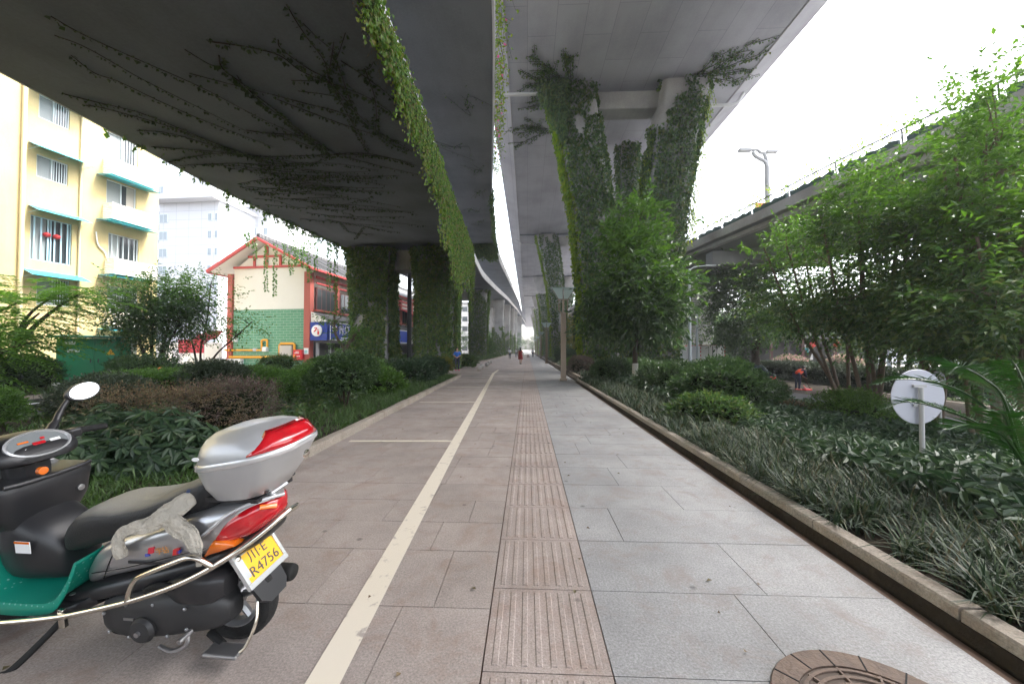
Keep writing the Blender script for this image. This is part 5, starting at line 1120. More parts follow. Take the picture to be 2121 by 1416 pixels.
sh(575, 20, (1.0, .8, .55), 'bushy_shrub', 'grey green bush under the yellow gas pipes', L_tree, n=900, L=.1, W=.045, seed=22, wild=.2)
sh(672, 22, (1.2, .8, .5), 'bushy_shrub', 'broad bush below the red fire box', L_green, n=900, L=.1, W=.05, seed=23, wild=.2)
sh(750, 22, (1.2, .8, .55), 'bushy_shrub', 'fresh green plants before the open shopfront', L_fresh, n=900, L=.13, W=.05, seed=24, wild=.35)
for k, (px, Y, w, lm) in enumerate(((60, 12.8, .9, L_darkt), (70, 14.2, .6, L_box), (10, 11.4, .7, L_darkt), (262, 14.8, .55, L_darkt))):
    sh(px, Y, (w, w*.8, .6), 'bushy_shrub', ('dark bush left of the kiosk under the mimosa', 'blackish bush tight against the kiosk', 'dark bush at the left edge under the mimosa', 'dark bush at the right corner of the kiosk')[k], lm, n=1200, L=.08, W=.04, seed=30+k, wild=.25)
for k, (x, y, w) in enumerate(((-8.0, 31.0, 1.4), (-11.2, 31.5, 1.6), (-12.8, 27.0, 1.2), (-5.2, 30.5, .8))):
    shrub('bushy_shrub', ('leafy growth between the columns of the near low pier', 'leafy growth behind the left column of the near low pier', 'leafy growth left of the near low pier', 'leafy growth at the right foot of the near low pier')[k], (x, y, 0), (w, .8, .55), L_tree, n=900, L=.14, W=.07, seed=35+k, wild=.25)
# --- shrubs, right bed
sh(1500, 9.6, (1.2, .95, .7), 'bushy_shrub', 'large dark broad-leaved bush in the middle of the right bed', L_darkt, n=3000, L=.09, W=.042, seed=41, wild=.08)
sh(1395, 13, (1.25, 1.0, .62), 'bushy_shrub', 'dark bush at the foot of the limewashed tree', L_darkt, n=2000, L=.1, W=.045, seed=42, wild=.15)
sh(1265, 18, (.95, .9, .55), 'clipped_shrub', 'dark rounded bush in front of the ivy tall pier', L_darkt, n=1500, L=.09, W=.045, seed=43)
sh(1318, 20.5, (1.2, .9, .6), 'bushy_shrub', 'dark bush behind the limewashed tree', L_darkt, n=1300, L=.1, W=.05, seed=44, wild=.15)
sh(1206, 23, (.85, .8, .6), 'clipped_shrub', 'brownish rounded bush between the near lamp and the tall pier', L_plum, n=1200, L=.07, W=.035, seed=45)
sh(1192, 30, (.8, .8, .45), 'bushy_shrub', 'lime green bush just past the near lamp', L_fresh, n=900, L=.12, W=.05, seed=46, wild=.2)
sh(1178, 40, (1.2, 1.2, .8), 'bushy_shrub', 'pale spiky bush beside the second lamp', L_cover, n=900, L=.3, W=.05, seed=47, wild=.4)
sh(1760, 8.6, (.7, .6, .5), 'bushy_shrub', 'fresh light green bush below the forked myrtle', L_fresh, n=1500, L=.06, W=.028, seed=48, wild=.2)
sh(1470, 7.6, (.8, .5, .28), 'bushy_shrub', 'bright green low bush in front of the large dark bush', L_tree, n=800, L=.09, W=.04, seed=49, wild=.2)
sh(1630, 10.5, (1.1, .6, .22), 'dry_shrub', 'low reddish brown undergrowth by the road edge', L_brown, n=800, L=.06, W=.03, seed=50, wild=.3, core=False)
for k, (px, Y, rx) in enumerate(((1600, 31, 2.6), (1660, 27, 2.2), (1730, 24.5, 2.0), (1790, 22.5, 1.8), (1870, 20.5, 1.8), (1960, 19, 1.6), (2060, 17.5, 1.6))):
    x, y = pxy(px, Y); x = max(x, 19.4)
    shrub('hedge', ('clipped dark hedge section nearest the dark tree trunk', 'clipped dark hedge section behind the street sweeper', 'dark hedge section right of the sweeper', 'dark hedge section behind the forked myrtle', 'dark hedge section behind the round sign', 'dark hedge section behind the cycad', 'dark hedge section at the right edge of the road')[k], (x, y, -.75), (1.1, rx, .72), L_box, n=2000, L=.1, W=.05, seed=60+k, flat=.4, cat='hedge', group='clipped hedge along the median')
for k, (px, Y) in enumerate(((1640, 37), (1752, 35))):
    sh(px, Y, (1.6, 1.1, .9), 'flowering_shrub', ('pink flowering bush left of the teahouse post', 'pink flowering bush right of the teahouse post')[k], L_pink, dz=.1, n=900, L=.16, W=.1, seed=80+k, core=False, stems=.05)
# --- ground cover
def stuff(name, P, A, N, L, W, m, **k):
    o = leaves(name, P, A, N, L, W, m, **k); return tag(o, kind='stuff')
rng = np.random.default_rng(99)
def blades(name, X, Y, Z, nb, L, W, m, spread=.5):
    """tufts of arching blades, three quads each"""
    n = len(X)*nb; bx = np.repeat(X, nb)+rng.normal(size=n)*.03; by = np.repeat(Y, nb)+rng.normal(size=n)*.03; bz = np.repeat(Z, nb)
    a = rng.random(n)*6.28; l = L*(.55+.7*rng.random(n)); tl = .3+spread*rng.random(n)
    d = np.stack([np.cos(a), np.sin(a), np.zeros(n)], 1); s_ = np.stack([-np.sin(a), np.cos(a), np.zeros(n)], 1); w = W*(.7+.6*rng.random(n)); V = []
    for t, wf in ((0, .8), (.38, 1), (.72, .75), (1, .08)):
        h = l*(t*(1-.15*tl)-.62*tl*t*t); r = l*tl*(.35*t+.65*t*t)
        c = np.stack([bx, by, bz+h], 1)+d*r[:, None]; V += [c-s_*(w*wf/2)[:, None], c+s_*(w*wf/2)[:, None]]
    V = np.stack(V, 1).reshape(-1, 3); i = np.arange(n)[:, None]*8
    F = np.concatenate([i+np.array([[2*k, 2*k+1, 2*k+3, 2*k+2]]) for k in range(3)])
    return tag(link(name, fast_mesh(name, V, F), m), kind='stuff')
def area(n, x0, x1, y0, y1, fn=None):
    X = x0+(x1-x0)*rng.random(n); Y = y0+(y1-y0)*rng.random(n)
    return X, Y
ghv = lambda X: np.interp(X, [2.0, 3.2, 5.5, 8, 11, 12.3], [.05, .06, -.15, -.5, -.84, -.9])
X, Y = area(1500, 2.42, 4.6, .2, 6); ok = (noise3(np.stack([X, Y, X*0], 1), 1.6, 3) > -.75-.3*(X < 2.9)) & (X < 3.3+.25*Y); X, Y = X[ok], Y[ok]
blades('mondo_grass', X, Y, ghv(X), 17, .36, .011, L_grass, .75)
X, Y = area(1500, 2.4, 4.2, 5.5, 17.5); ok = (X < 3.6+.4*noise3(np.stack([X*0, Y, X*0], 1), .5, 4)); X, Y = X[ok], Y[ok]
blades('mondo_grass', X, Y, ghv(X), 13, .34, .016, L_grass, .75)
X, Y = area(1300, 2.75, 6.0, 17, 60); blades('mondo_grass', X, Y, ghv(X), 8, .4, .03, L_grass, .7)
X, Y = area(900, 4.2, 9.5, .8, 4.2); blades('mondo_grass', X, Y, ghv(X), 13, .36, .013, L_grass, .75)
# broad-leaved ground cover on the bank
n = 4300; X, Y = area(n, 3.3, 9.6, 2.6, 10.5); ok = (X > 3.4+.12*(Y-2.6)+.35*noise3(np.stack([X*0, Y, X*0], 1), .6, 5)) & (Y > 1.6+.15*X); X, Y = X[ok], Y[ok]
Z = ghv(X)+.20+.14*noise3(np.stack([X, Y, X*0], 1), 1.1, 6)+.12*rng.random(len(X)); P = np.stack([X, Y, Z], 1); N = np.array([-.25, -.35, 1])+rng.normal(size=P.shape)*.45
g = rosettes(P, N, 7, .13, .048, .05, .22); stuff('ground_cover_leaves', *g[:3], g[3], g[4], L_cover, fine=True)
n = 2300; X, Y = area(n, 3.8, 11.2, 9.5, 24); Z = ghv(X)+.12+.25*rng.random(n); P = np.stack([X, Y, Z], 1); g = rosettes(P, np.array([-.2, -.3, 1])+rng.normal(size=P.shape)*.35, 6, .19, .085, .05, .2); stuff('ground_cover_leaves', *g[:3], g[3], g[4], L_cover)
n = 1600; X, Y = area(n, 3.3, 11.2, 24, 60); Z = ghv(X)+.1+.3*rng.random(n); P = np.stack([X, Y, Z], 1); g = rosettes(P, np.array([-.2, -.3, 1])+rng.normal(size=P.shape)*.35, 6, .3, .14, .05, .2); stuff('ground_cover_leaves', *g[:3], g[3], g[4], L_tree)
# left bed: turf along the kerb, schefflera behind the scooter, mixed cover further back
def klv(Y): return np.interp(Y, [-5, 0, 5, 9, 20.3], [-2.6, -2.76, -2.98, -3.14, -3.62])-.16
Y = 1.5+18.5*rng.random(2600)**1.1; X = klv(Y)-(.05+rng.random(2600)*np.interp(Y, [1, 8, 12, 20], [1.0, 2.2, 1.6, 1.0])); blades('turf_grass', X, Y, X*0+.06, 9, .2, .011, L_turf, .6)
X = -4.6-5.5*rng.random(900); Y = 1+7*rng.random(900); blades('turf_grass', X, Y, X*0+.06, 8, .18, .012, L_turf, .6)
n = 1500; X, Y = area(n, -10.4, -4.6, 7, 21); Z = .12+.2*rng.random(n); P = np.stack([X, Y, Z], 1); g = rosettes(P, np.array([.2, -.3, 1])+rng.normal(size=P.shape)*.35, 6, .13, .055, .05, .2); stuff('ground_cover_leaves', *g[:3], g[3], g[4], L_tree)
n = 900; X, Y = area(n, -15, -5.7, 47.4, 80); Z = .15+.4*rng.random(n); P = np.stack([X, Y, Z], 1); g = rosettes(P, np.array([.2, -.3, 1])+rng.normal(size=P.shape)*.35, 6, .3, .14, .05, .2); stuff('ground_cover_leaves', *g[:3], g[3], g[4], L_tree)
n = 1200; X, Y = area(n, -22, -15.8, 8, 22); blades('turf_grass', X, Y, X*0-.06, 8, .3, .02, L_turf, .6)
n = 1500; X, Y = area(n, 18.3, 24.3, 8, 45); blades('turf_grass', X, Y, X*0-.72, 7, .34, .03, L_grass, .6)
# umbrella-leaved schefflera clump behind the scooter
def schef(lab, px, Y, r, n, seed):
    global rng
    keep = rng; rng = np.random.default_rng(seed); x, y = pxy(px, Y); T = thing('umbrella_plant', lab, 'plant', (x, y, .05), group='umbrella plants behind the scooter')
    d = rvec(n); d[:, 2] = np.abs(d[:, 2]); q = .55+.5*rng.random(n); P = d*q[:, None]*np.array(r)+np.array([0, 0, .06]); N = d+np.array([.15, -.35, .6])+rng.normal(size=(n, 3))*.25
    g = rosettes(P, N, 8, .125, .046, .02, .25); leaves('foliage', *g[:3], g[3], g[4], L_cover, T, fine=True, fold=.12)
    b = MB()
    for i in range(0, n, max(1, n//26)): b.tube(spline([Vector((P[i, 0]*.25, P[i, 1]*.25, -.03)), Vector((P[i, 0]*.6, P[i, 1]*.6, P[i, 2]*.45)), Vector(P[i])], 3), .011, 5)
    b.build('stem', M_bark2, T, smooth=60); rng = keep
schef('umbrella plant with glossy palmate leaves right behind the seat', 330, 4.35, (.75, .5, .62), 300, 1)
schef('umbrella plant with glossy palmate leaves behind the handlebar', 215, 4.6, (.7, .5, .66), 260, 2)
schef('umbrella plant low beside the dashboard', 165, 3.9, (.5, .4, .5), 170, 3)
# cycad at the right edge: arching fronds with two ranks of needle leaflets
x, y = 6.3, 3.75
cy = thing('cycad', 'dark green cycad with long arching fronds reaching across the round sign', 'palm', (x, y, gh(x, y)))
b = MB(); b.lathe([(.2, -.1), (.24, .2), (.2, .5), (.1, .62)], 12); b.build('trunk', M_bark, cy, smooth=60)
def wpt(px, py, Y): return at(px, py, Y)-Vector((x, y, gh(x, y)))
FR = [[(2121, 955, 3.75), (2040, 885, 3.75), (1960, 850, 3.85), (1880, 832, 3.95), (1815, 850, 4.05)], [(2125, 930, 3.7), (2030, 835, 3.6), (1950, 795, 3.6), (1870, 785, 3.65), (1800, 798, 3.7)],
      [(2118, 960, 3.6), (2080, 830, 3.4), (2040, 785, 3.35), (1990, 760, 3.3), (1965, 775, 3.25)], [(2130, 900, 3.7), (2060, 800, 3.9), (1990, 758, 4.2), (1920, 745, 4.4), (1860, 755, 4.6)], [(2135, 930, 3.7), (2125, 820, 3.4), (2110, 770, 3.2), (2095, 745, 3.0)],
      [(2125, 965, 3.6), (2075, 900, 3.3), (2010, 880, 3.1), (1960, 890, 2.95)], [(2125, 965, 3.6), (2095, 900, 3.4), (2080, 860, 3.2), (2055, 850, 3.05)], [(2140, 960, 3.9), (2160, 820, 4.2), (2170, 760, 4.6)], [(2130, 950, 3.8), (2200, 860, 3.6), (2260, 850, 3.4)]]
fk = random.Random(3)
for F_ in FR:
    sp = spline([wpt(*q) for q in F_], 16); n = len(sp); b = MB(); b.tube(sp, [.014*(1-.7*i/n) for i in range(n)], 5); P, A, N, L = [], [], [], []
    side0 = (sp[-1]-sp[0]).cross(Vector((0, 0, 1))).normalized()
    for i in range(3, n-1):
        t = (sp[i+1]-sp[i]).normalized(); u = i/n; l = .22*(sin(pi*min(1, u*.95+.08))**.6)
        for k in range(1):
            p = sp[i].lerp(sp[i+1], fk.random()*.5)
            s_ = t.cross(Vector((0, 0, 1))).normalized(); nn = s_.cross(t)
            for sg in (-1, 1):
                P.append(p); A.append(s_*sg+t*.55+nn*.28-Vector((0, 0, .05))+Vector((fk.gauss(0, .07), fk.gauss(0, .07), fk.gauss(0, .09)))); N.append(nn-s_*sg*.3); L.append(l*fk.uniform(.9, 1.1))
    V, F = leaf_geo(np.array(P), np.array(A), np.array(N), np.array(L), .0088, fold=.05, curl=.1, fine=True)
    fo = link('frond', fast_mesh('frond', V, F), L_cyc, cy); b.build('midrib', L_cyc, fo, smooth=60)
# ------------------------------------------------------------------ motor scooter
M_sil = mat('silver_paint', (.46, .46, .47), .28, .5, metal=.75, coat=.6)
M_sil2 = mat('silver_plastic', (.45, .455, .465), .36, .5, metal=.4, coat=.35)
M_blk = mat('black_plastic', (.018, .018, .02), .38, .5)
M_blkm = mat('black_matt', (.012, .012, .012), .7, .3)
M_chr = mat('chrome', (.72, .68, .6), .16, .5, metal=1)
M_rub = mat('rubber', (.016, .016, .016), .8, .3, bump=(90, .3))
M_redlens = mat('red_lens', (.55, .005, .012), .1, .6, coat=1, noise=(16, 1, (.34, .004, .01)))
M_amb = mat('amber_lens', (.75, .16, .01), .1, .6, coat=1)
M_plate = mat('plate_yellow', (.82, .45, .01), .4)
M_plw = mat('plate_frame', (.70, .71, .72), .25, .5, metal=.6)
M_ink = mat('plate_ink', (.05, .05, .06), .5)
M_cloth = mat('beige_cloth', (.52, .475, .40), .95, .1, noise=(14, .8, (.38, .355, .31)), bump=(55, .7))
M_eng = mat('engine_black', (.022, .022, .023), .5, .5)
M_alloy = mat('alloy', (.38, .38, .39), .35, .5, metal=.9)
M_mirr = mat('mirror_glass', (.62, .66, .66), .06, .5, metal=1)
def dust_sheen_mat():  # upward faces paler: dust and sky sheen both put into the colour
    m = mat('dust_sheen_vinyl', (.014, .014, .015), .5, .4, bump=(120, .15)); t = m.node_tree; p = t.nodes['Principled BSDF']; L = t.links.new
    tc = t.nodes.new('ShaderNodeTexCoord'); s = t.nodes.new('ShaderNodeSeparateXYZ'); L(tc.outputs['Normal'], s.inputs[0])
    n = t.nodes.new('ShaderNodeTexNoise'); n.inputs['Scale'].default_value = 5; n.inputs['Detail'].default_value = 5; L(tc.outputs['Object'], n.inputs['Vector'])
    a = t.nodes.new('ShaderNodeMath'); a.operation = 'MULTIPLY_ADD'; L(n.outputs[0], a.inputs[0]); a.inputs[1].default_value = .35; L(s.outputs[2], a.inputs[2])
    r = t.nodes.new('ShaderNodeMapRange'); r.inputs[1].default_value = .72; r.inputs[2].default_value = 1.12; L(a.outputs[0], r.inputs[0])
    mx = t.nodes.new('ShaderNodeMix'); mx.data_type = 'RGBA'; mx.inputs[6].default_value = (.014, .014, .015, 1); mx.inputs[7].default_value = (.30, .285, .25, 1); L(r.outputs[0], mx.inputs[0]); L(mx.outputs[2], p.inputs['Base Color']); return m
def dotmat():
    m = mat('green_mat', (.005, .20, .14), .45, .4); t = m.node_tree; p = t.nodes['Principled BSDF']; L = t.links.new
    tc = t.nodes.new('ShaderNodeTexCoord'); mp = t.nodes.new('ShaderNodeMapping'); mp.inputs['Rotation'].default_value = (0, 0, R(45)); L(tc.outputs['Object'], mp.inputs[0])
    v = t.nodes.new('ShaderNodeTexVoronoi'); v.inputs['Scale'].default_value = 46; v.inputs['Randomness'].default_value = 0; v.voronoi_dimensions = '3D'; L(mp.outputs[0], v.inputs['Vector'])
    r = t.nodes.new('ShaderNodeMath'); r.operation = 'LESS_THAN'; r.inputs[1].default_value = .2; L(v.outputs[0], r.inputs[0])
    mx = t.nodes.new('ShaderNodeMix'); mx.data_type = 'RGBA'; mx.inputs[6].default_value = (.004, .23, .16, 1); mx.inputs[7].default_value = (.2, .42, .36, 1); L(r.outputs[0], mx.inputs[0]); L(mx.outputs[2], p.inputs['Base Color']); return m
M_dust_sheen, M_mat = dust_sheen_mat(), dotmat()
yw, lean = R(3), R(6)
hV = Vector((-cos(yw), sin(yw), 0)); r0 = Vector((sin(yw), cos(yw), 0)); uV = Vector((0, 0, 1))*cos(lean)-r0*sin(lean); lV = -(r0*cos(lean)+Vector((0, 0, 1))*sin(lean))
MS = Matrix(((hV.x, lV.x, uV.x, -1.56), (hV.y, lV.y, uV.y, 1.9), (hV.z, lV.z, uV.z, .004), (0, 0, 0, 1)))
S = thing('motor_scooter', 'silver scooter with green foot mat and grey top box leaning on its side stand', 'motor scooter', M=MS)
def sring(s, z0, z1, hw, e=2.6, n=24, y0=0):
    o = []
    for k in range(n):
        a = 2*pi*k/n; c, q = cos(a), sin(a)
        o.append(Vector((s, y0+hw*np.sign(c)*abs(c)**(2/e), (z0+z1)/2+(z1-z0)/2*np.sign(q)*abs(q)**(2/e))))
    return o
def sloft(name, st, m, parent=S, e=2.6, n=24, y0=0, ang=50, sub=0):
    K = np.array(st, float); t = np.linspace(0, len(st)-1, (len(st)-1)*5+1); P = np.array([tuple(v) for v in spline([Vector(k[:3]) for k in st], 5)]); Hh = np.array([v.x for v in spline([Vector((k[3], 0, 0)) for k in st], 5)])
    b = MB(); b.rings([sring(P[i][0], P[i][1], P[i][2], max(.004, Hh[i]), e, n, y0) for i in range(len(P))]); return b.build(name, m, parent, smooth=ang)
# seat
sloft('seat', [(.745, .48, .535, .06), (.71, .47, .595, .115), (.63, .485, .68, .145), (.53, .52, .722, .155), (.40, .56, .735, .155), (.25, .61, .76, .155), (.12, .65, .81, .15), (.02, .69, .855, .135), (-.07, .72, .88, .12), (-.10, .74, .86, .08)], M_dust_sheen, e=3.2)
# body fairing, lower valance, tail
body = sloft('body_fairing', [(.60, .33, .37, .10), (.55, .335, .45, .145), (.46, .37, .56, .168), (.34, .405, .62, .178), (.18, .45, .665, .182), (.02, .49, .715, .175), (-.12, .53, .75, .158), (-.24, .585, .775, .118), (-.32, .65, .785, .07), (-.345, .69, .78, .035)], M_sil, e=3.4)
sloft('lower_valance', [(.95, .19, .24, .14), (.7, .21, .31, .17), (.5, .26, .37, .17), (.3, .31, .42, .165), (.1, .38, .47, .15), (-.1, .45, .53, .135), (-.26, .53, .61, .10), (-.34, .60, .68, .05)], M_blk, e=3)
tl = sloft('tail_light', [(-.15, .60, .64, .162), (-.175, .585, .69, .158), (-.21, .582, .728, .148), (-.27, .60, .757, .126), (-.325, .64, .765, .086), (-.358, .68, .75, .04)], M_redlens, e=3.2)
sloft('turn_signal', [(-.095, .53, .56, .170), (-.13, .532, .625, .170), (-.17, .545, .63, .164), (-.22, .572, .60, .150)], M_amb, tl, e=3.2)
b = MB(); b.tube(spline([(-.06, .18, .625), (-.12, .176, .66), (-.17, .166, .705), (-.22, .148, .742), (-.29, .117, .772), (-.345, .06, .775), (-.37, .0, .765)], 5), .009, 6); b.build('chrome_trim', M_sil2, tl, smooth=60)
# chrome crash rails, both sides, meeting round the tail
for sg in (1, -1):
    b = MB(); P = [(1.02, .245, .20), (.90, .25, .215), (.62, .25, .26), (.47, .25, .295), (.2, .245, .37), (-.03, .235, .455), (-.2, .205, .54), (-.31, .15, .61), (-.375, .08, .665), (-.395, 0, .685)]
    b.tube(spline([(s, y*sg, z) for s, y, z in P], 6), .0125, 10); b.build('crash_rail', M_chr, S, smooth=60)
    b = MB(); P = [(.225, .245, .365), (.20, .25, .42), (.165, .25, .475), (.10, .25, .51), (-.02, .245, .56), (-.085, .24, .583), (-.125, .235, .58), (-.165, .222, .545), (-.175, .215, .53)]
    b.tube(spline([(s, y*sg, z) for s, y, z in P], 6), .011, 10); b.build('passenger_rail', M_chr, S, smooth=60)
    b = MB(); b.box((.58, .235*sg, .25), (.03, .02, .09)); b.build('rail_bracket', M_chr, S, bevel=.004)
# decals on the fairing
def dec(pts, c, nm): b = MB(); b.rings([[Vector((s_, y_, z_)) for s_, z_ in pts] for y_ in (.176, .1845)]); b.build('decal', mat(nm, c, .4), body)
for s0, c, nm in ((.175, (.55, .03, .05), 'decal_red'), (.05, (.6, .03, .03), 'decal_red2')): dec([(s0, .548), (s0-.03, .556), (s0-.036, .586), (s0-.006, .578)], c, nm)
dec([(.188, .535), (.165, .541), (.168, .553), (.19, .548)], (.04, .07, .4), 'decal_blue'); dec([(.03, .558), (.012, .562), (.008, .577), (.026, .573)], (.04, .07, .4), 'decal_blue')
MQ = Matrix.Translation((.10, .1835, .568))@Matrix.Rotation(R(180), 4, 'Z')@Matrix.Rotation(R(90), 4, 'X')@Matrix.Rotation(R(13), 4, 'Z')
text3('decal_text', '宇钻', .034, MQ, mat('decal_gold', (.65, .28, .06), .4), body, .0008)
b = MB(); b.box((.18, .183, .505), (.2, .003, .012)); b.build('decal', M_blk, body)
b = MB(); b.lathe([(.012, 0), (.012, .004)], 12, Matrix.Translation((.30, .178, .57))@Matrix.Rotation(R(-90), 4, 'X')); b.build('seat_lock', M_blk, body)
# floor, green mat
sloft('floorboard', [(1.12, .2, .245, .16), (1.0, .2, .27, .2), (.8, .205, .275, .205), (.6, .22, .285, .2), (.5, .25, .33, .16)], M_blk, e=5)
b = MB(); pf = spline([(1.16, 0, .62), (1.13, 0, .46), (1.07, 0, .345), (.98, 0, .292), (.80, 0, .288), (.66, 0, .31), (.585, 0, .395), (.535, 0, .50)], 6); rs = []
for p in pf:
    hwm = .215 if p.z < .33 else .215-.06*(p.z-.33)
    rs.append([Vector((p.x, y, p.z+(-.085 if abs(y) > .5 else 0)+dz)) for y, dz in ((-hwm-.012, -.05), (-hwm, 0), (-hwm*.5, .006), (0, .008), (hwm*.5, .006), (hwm, 0), (hwm+.012, -.05))])
b.rings(rs, False, False); o = b.build('foot_mat', M_mat, S, smooth=60); sm = o.modifiers.new('solid', 'SOLIDIFY'); sm.thickness = .008
# leg shield, centre column, glove box
col_ = sloft('steering_column', [(1.10, .29, .70, .11), (1.03, .29, .70, .135), (.95, .295, .66, .14), (.86, .30, .60, .125), (.79, .30, .50, .09), (.765, .31, .42, .05)], M_blk, e=3)
b = MB(); b.box((.905, .142, .515), (.085, .004, .06)); st = b.build('sticker', M_sgnw, col_, bevel=.002); b = MB(); b.box((.905, .145, .54), (.083, .002, .01)); b.build('sticker_band', M_amb, st)
gb = MB(); rs = []
for z, s0, s1, hw in ((.575, 1.0, 1.14, .12), (.60, .95, 1.16, .165), (.66, .925, 1.18, .19), (.74, .91, 1.2, .2), (.79, .90, 1.2, .205), (.815, .91, 1.2, .2), (.82, .93, 1.18, .18)):
    ring = []
    for k in range(28):
        a = 2*pi*k/28; ring.append(Vector(((s0+s1)/2+(s1-s0)/2*np.sign(cos(a))*abs(cos(a))**.5, hw*np.sign(sin(a))*abs(sin(a))**.55, z)))
    rs.append(ring)
gb.rings(rs); gl = gb.build('glove_box', M_blk, S, smooth=40)
b = MB(); b.tube(spline([(.925, -.17, .825), (.908, -.1, .822), (.905, 0, .822), (.908, .1, .822), (.925, .17, .825)], 4), .012, 6); b.build('box_lip', M_blk, gl, smooth=60)
b = MB(); b.lathe([(.016, 0), (.016, .01), (.008, .012)], 14, Matrix.Translation((.918, -.11, .70))@Matrix.Rotation(R(-90), 4, 'Y')); b.build('lock', M_alloy, gl, smooth=40)
b = MB(); b.lathe([(.02, 0), (.02, .02)], 12, Matrix.Translation((.95, .02, .85))@Matrix.Rotation(R(-90), 4, 'Y')); b.build('ignition_lock', M_amb, gl, smooth=40)
sloft('leg_shield', [(1.12, .33, .86, .235), (1.18, .33, .88, .24), (1.24, .36, .86, .2), (1.30, .42, .80, .13), (1.33, .5, .72, .06)], M_sil, e=3)
# handlebar cowl, dash, grips, mirrors
sloft('steering_neck', [(.99, .78, .93, .05), (1.05, .76, .96, .075), (1.12, .76, .95, .06)], M_blk)
cw = sloft('handlebar_cowl', [(.93, .905, .945, .10), (.965, .89, .985, .155), (1.04, .885, 1.025, .17), (1.12, .90, 1.035, .15), (1.19, .92, 1.02, .10), (1.22, .94, .99, .05)], M_blk, e=2.8)
MD = Matrix.Translation((.975, 0, .985))@Matrix.Rotation(R(-50), 4, 'Y')@Matrix.Diagonal((.68, 1.15, 1, 1))
b = MB(); b.lathe([(.105, -.02), (.112, .008), (.104, .012), (.099, .004)], 28, MD); b.build('dash_bezel', M_sil2, cw, smooth=40)
b = MB(); b.lathe([(.0985, 0), (.0985, .005), (.001, .0055)], 28, MD); da = b.build('instrument_dial', mat('dial_face', (.17, .185, .19), .15, coat=1), cw)
for k, (dx, dy, w, h, m_) in enumerate(((0, 0, .06, .04, M_redlens), (.03, .045, .05, .02, M_amb), (-.03, .03, .07, .008, M_sgnw), (.0, -.055, .05, .035, M_sgnw), (.035, -.02, .02, .03, M_redlens), (-.045, -.04, .03, .008, M_sgnw))):
    b = MB(); b.box((dx, dy, .008), (h*.6, w*.7, .002), M=MD); b.build('gauge_mark', m_, da)
for sg in (1, -1):
    b = MB(); b.tube(spline([(1.06, .12*sg, .965), (1.07, .2*sg, .975), (1.07, .26*sg, .975), (1.055, .36*sg, .965)], 5), [.028]*5+[.022]*5+[.018]*6, 10); b.build('grip', M_rub, S, smooth=60)
    b = MB(); b.box((1.075, .205*sg, .972), (.06, .07, .05)); b.build('switch_box', M_blk, S, bevel=.012)
    b = MB(); b.tube(spline([(1.11, .2*sg, .965), (1.125, .27*sg, .955), (1.105, .37*sg, .945)], 5), .007, 6); b.build('brake_lever', M_blkm, S, smooth=60)
    mi = MB(); mi.tube(spline([(1.15, .16*sg, .99), (1.18, .21*sg, 1.03), (1.20, .255*sg, 1.09), (1.205, .30*sg, 1.145), (1.20, .335*sg, 1.165)], 5), [.022]*5+[.016]*5+[.013]*5+[.016]*6, 8); ms = mi.build('mirror_stem', M_blk, S, smooth=60)
    MT_ = Matrix.Translation((1.20, .355*sg, 1.175))@Matrix.Rotation(R(19), 4, 'Y')@Matrix.Diagonal((1.1, 1.1, 1.1, 1))@Matrix.Translation((-1.20, -.355*sg, -1.175)); hd = MB(); rs = []; ol = []
    for k in range(24):
        a = 2*pi*k/24; yy = cos(a); zz = sin(a); w_ = .078*(1+.12*yy); ol.append((yy*w_, zz*.047*(1-.25*yy*0+.15*yy)))
    for dx, f in ((-.012, 1.0), (.0, 1.06), (.025, .9), (.045, .5), (.05, .1)): rs.append([Vector((1.20+dx, .355*sg+y*f*sg, 1.175+z*f+.01*y/.07)) for y, z in ol])
    hd.rings([[MT_@p_ for p_ in r_] for r_ in rs]); mh = hd.build('mirror_head', M_blk, ms, smooth=50)
    gm = MB(); gm.rings([[MT_@Vector((1.20+dx, .355*sg+y*.9*sg, 1.175+z*.9+.01*y/.07)) for y, z in ol] for dx in (-.016, -.0125)]); gm.build('mirror_glass', M_mirr, mh)
# front end (outside the picture, for completeness)
sloft('front_cowl', [(1.16, .85, 1.0, .16), (1.25, .78, .98, .15), (1.33, .72, .9, .11), (1.38, .7, .8, .05)], M_sil)
fm = MB(); rs = []
for k in range(13):
    a = R(-10)+R(190)*k/12; rs.append([Vector((1.24+.265*cos(a), y, .22+.265*sin(a)-dz)) for y, dz in ((-.075, .05), (-.06, 0), (.06, 0), (.075, .05))])
fm.rings(rs, False, False); fm.build('front_fender', M_sil, S, smooth=50)
def wheel(s, y=0, r=.215, w=.045):
    t = MB(); prof = [(r-.075, -w*.7), (r-.03, -w), (r-.008, -w*.75), (r, -w*.35), (r, w*.35), (r-.008, w*.75), (r-.03, w), (r-.075, w*.7)]; t.lathe(prof+[prof[0]], 36, Matrix.Translation((s, y, r))@Matrix.Rotation(R(90), 4, 'X'), cap=False); wt = t.build('wheel', M_rub, S, smooth=35)
    q = MB(); MW = Matrix.Translation((s, y, r))@Matrix.Rotation(R(90), 4, 'X'); q.lathe([(r-.07, -w*.72), (r-.085, -w*.4), (r-.085, w*.4), (r-.07, w*.72), (r-.078, w*.72), (r-.095, w*.35), (r-.095, -w*.35), (r-.078, -w*.72), (r-.07, -w*.72)], 32, MW, cap=False); q.lathe([(.045, -.05), (.05, 0), (.045, .05)], 16, MW)
    for k in range(5):
        a = 2*pi*k/5+.3; c = MW@Vector((.085*cos(a), .085*sin(a), 0)); q.tube([MW@Vector((.04*cos(a), .04*sin(a), 0)), MW@Vector((.125*cos(a), .125*sin(a), 0))], .018, 6)
    q.build('rim', M_alloy, wt, smooth=40); return wt
wheel(-.075); wheel(1.24)
b = MB(); 
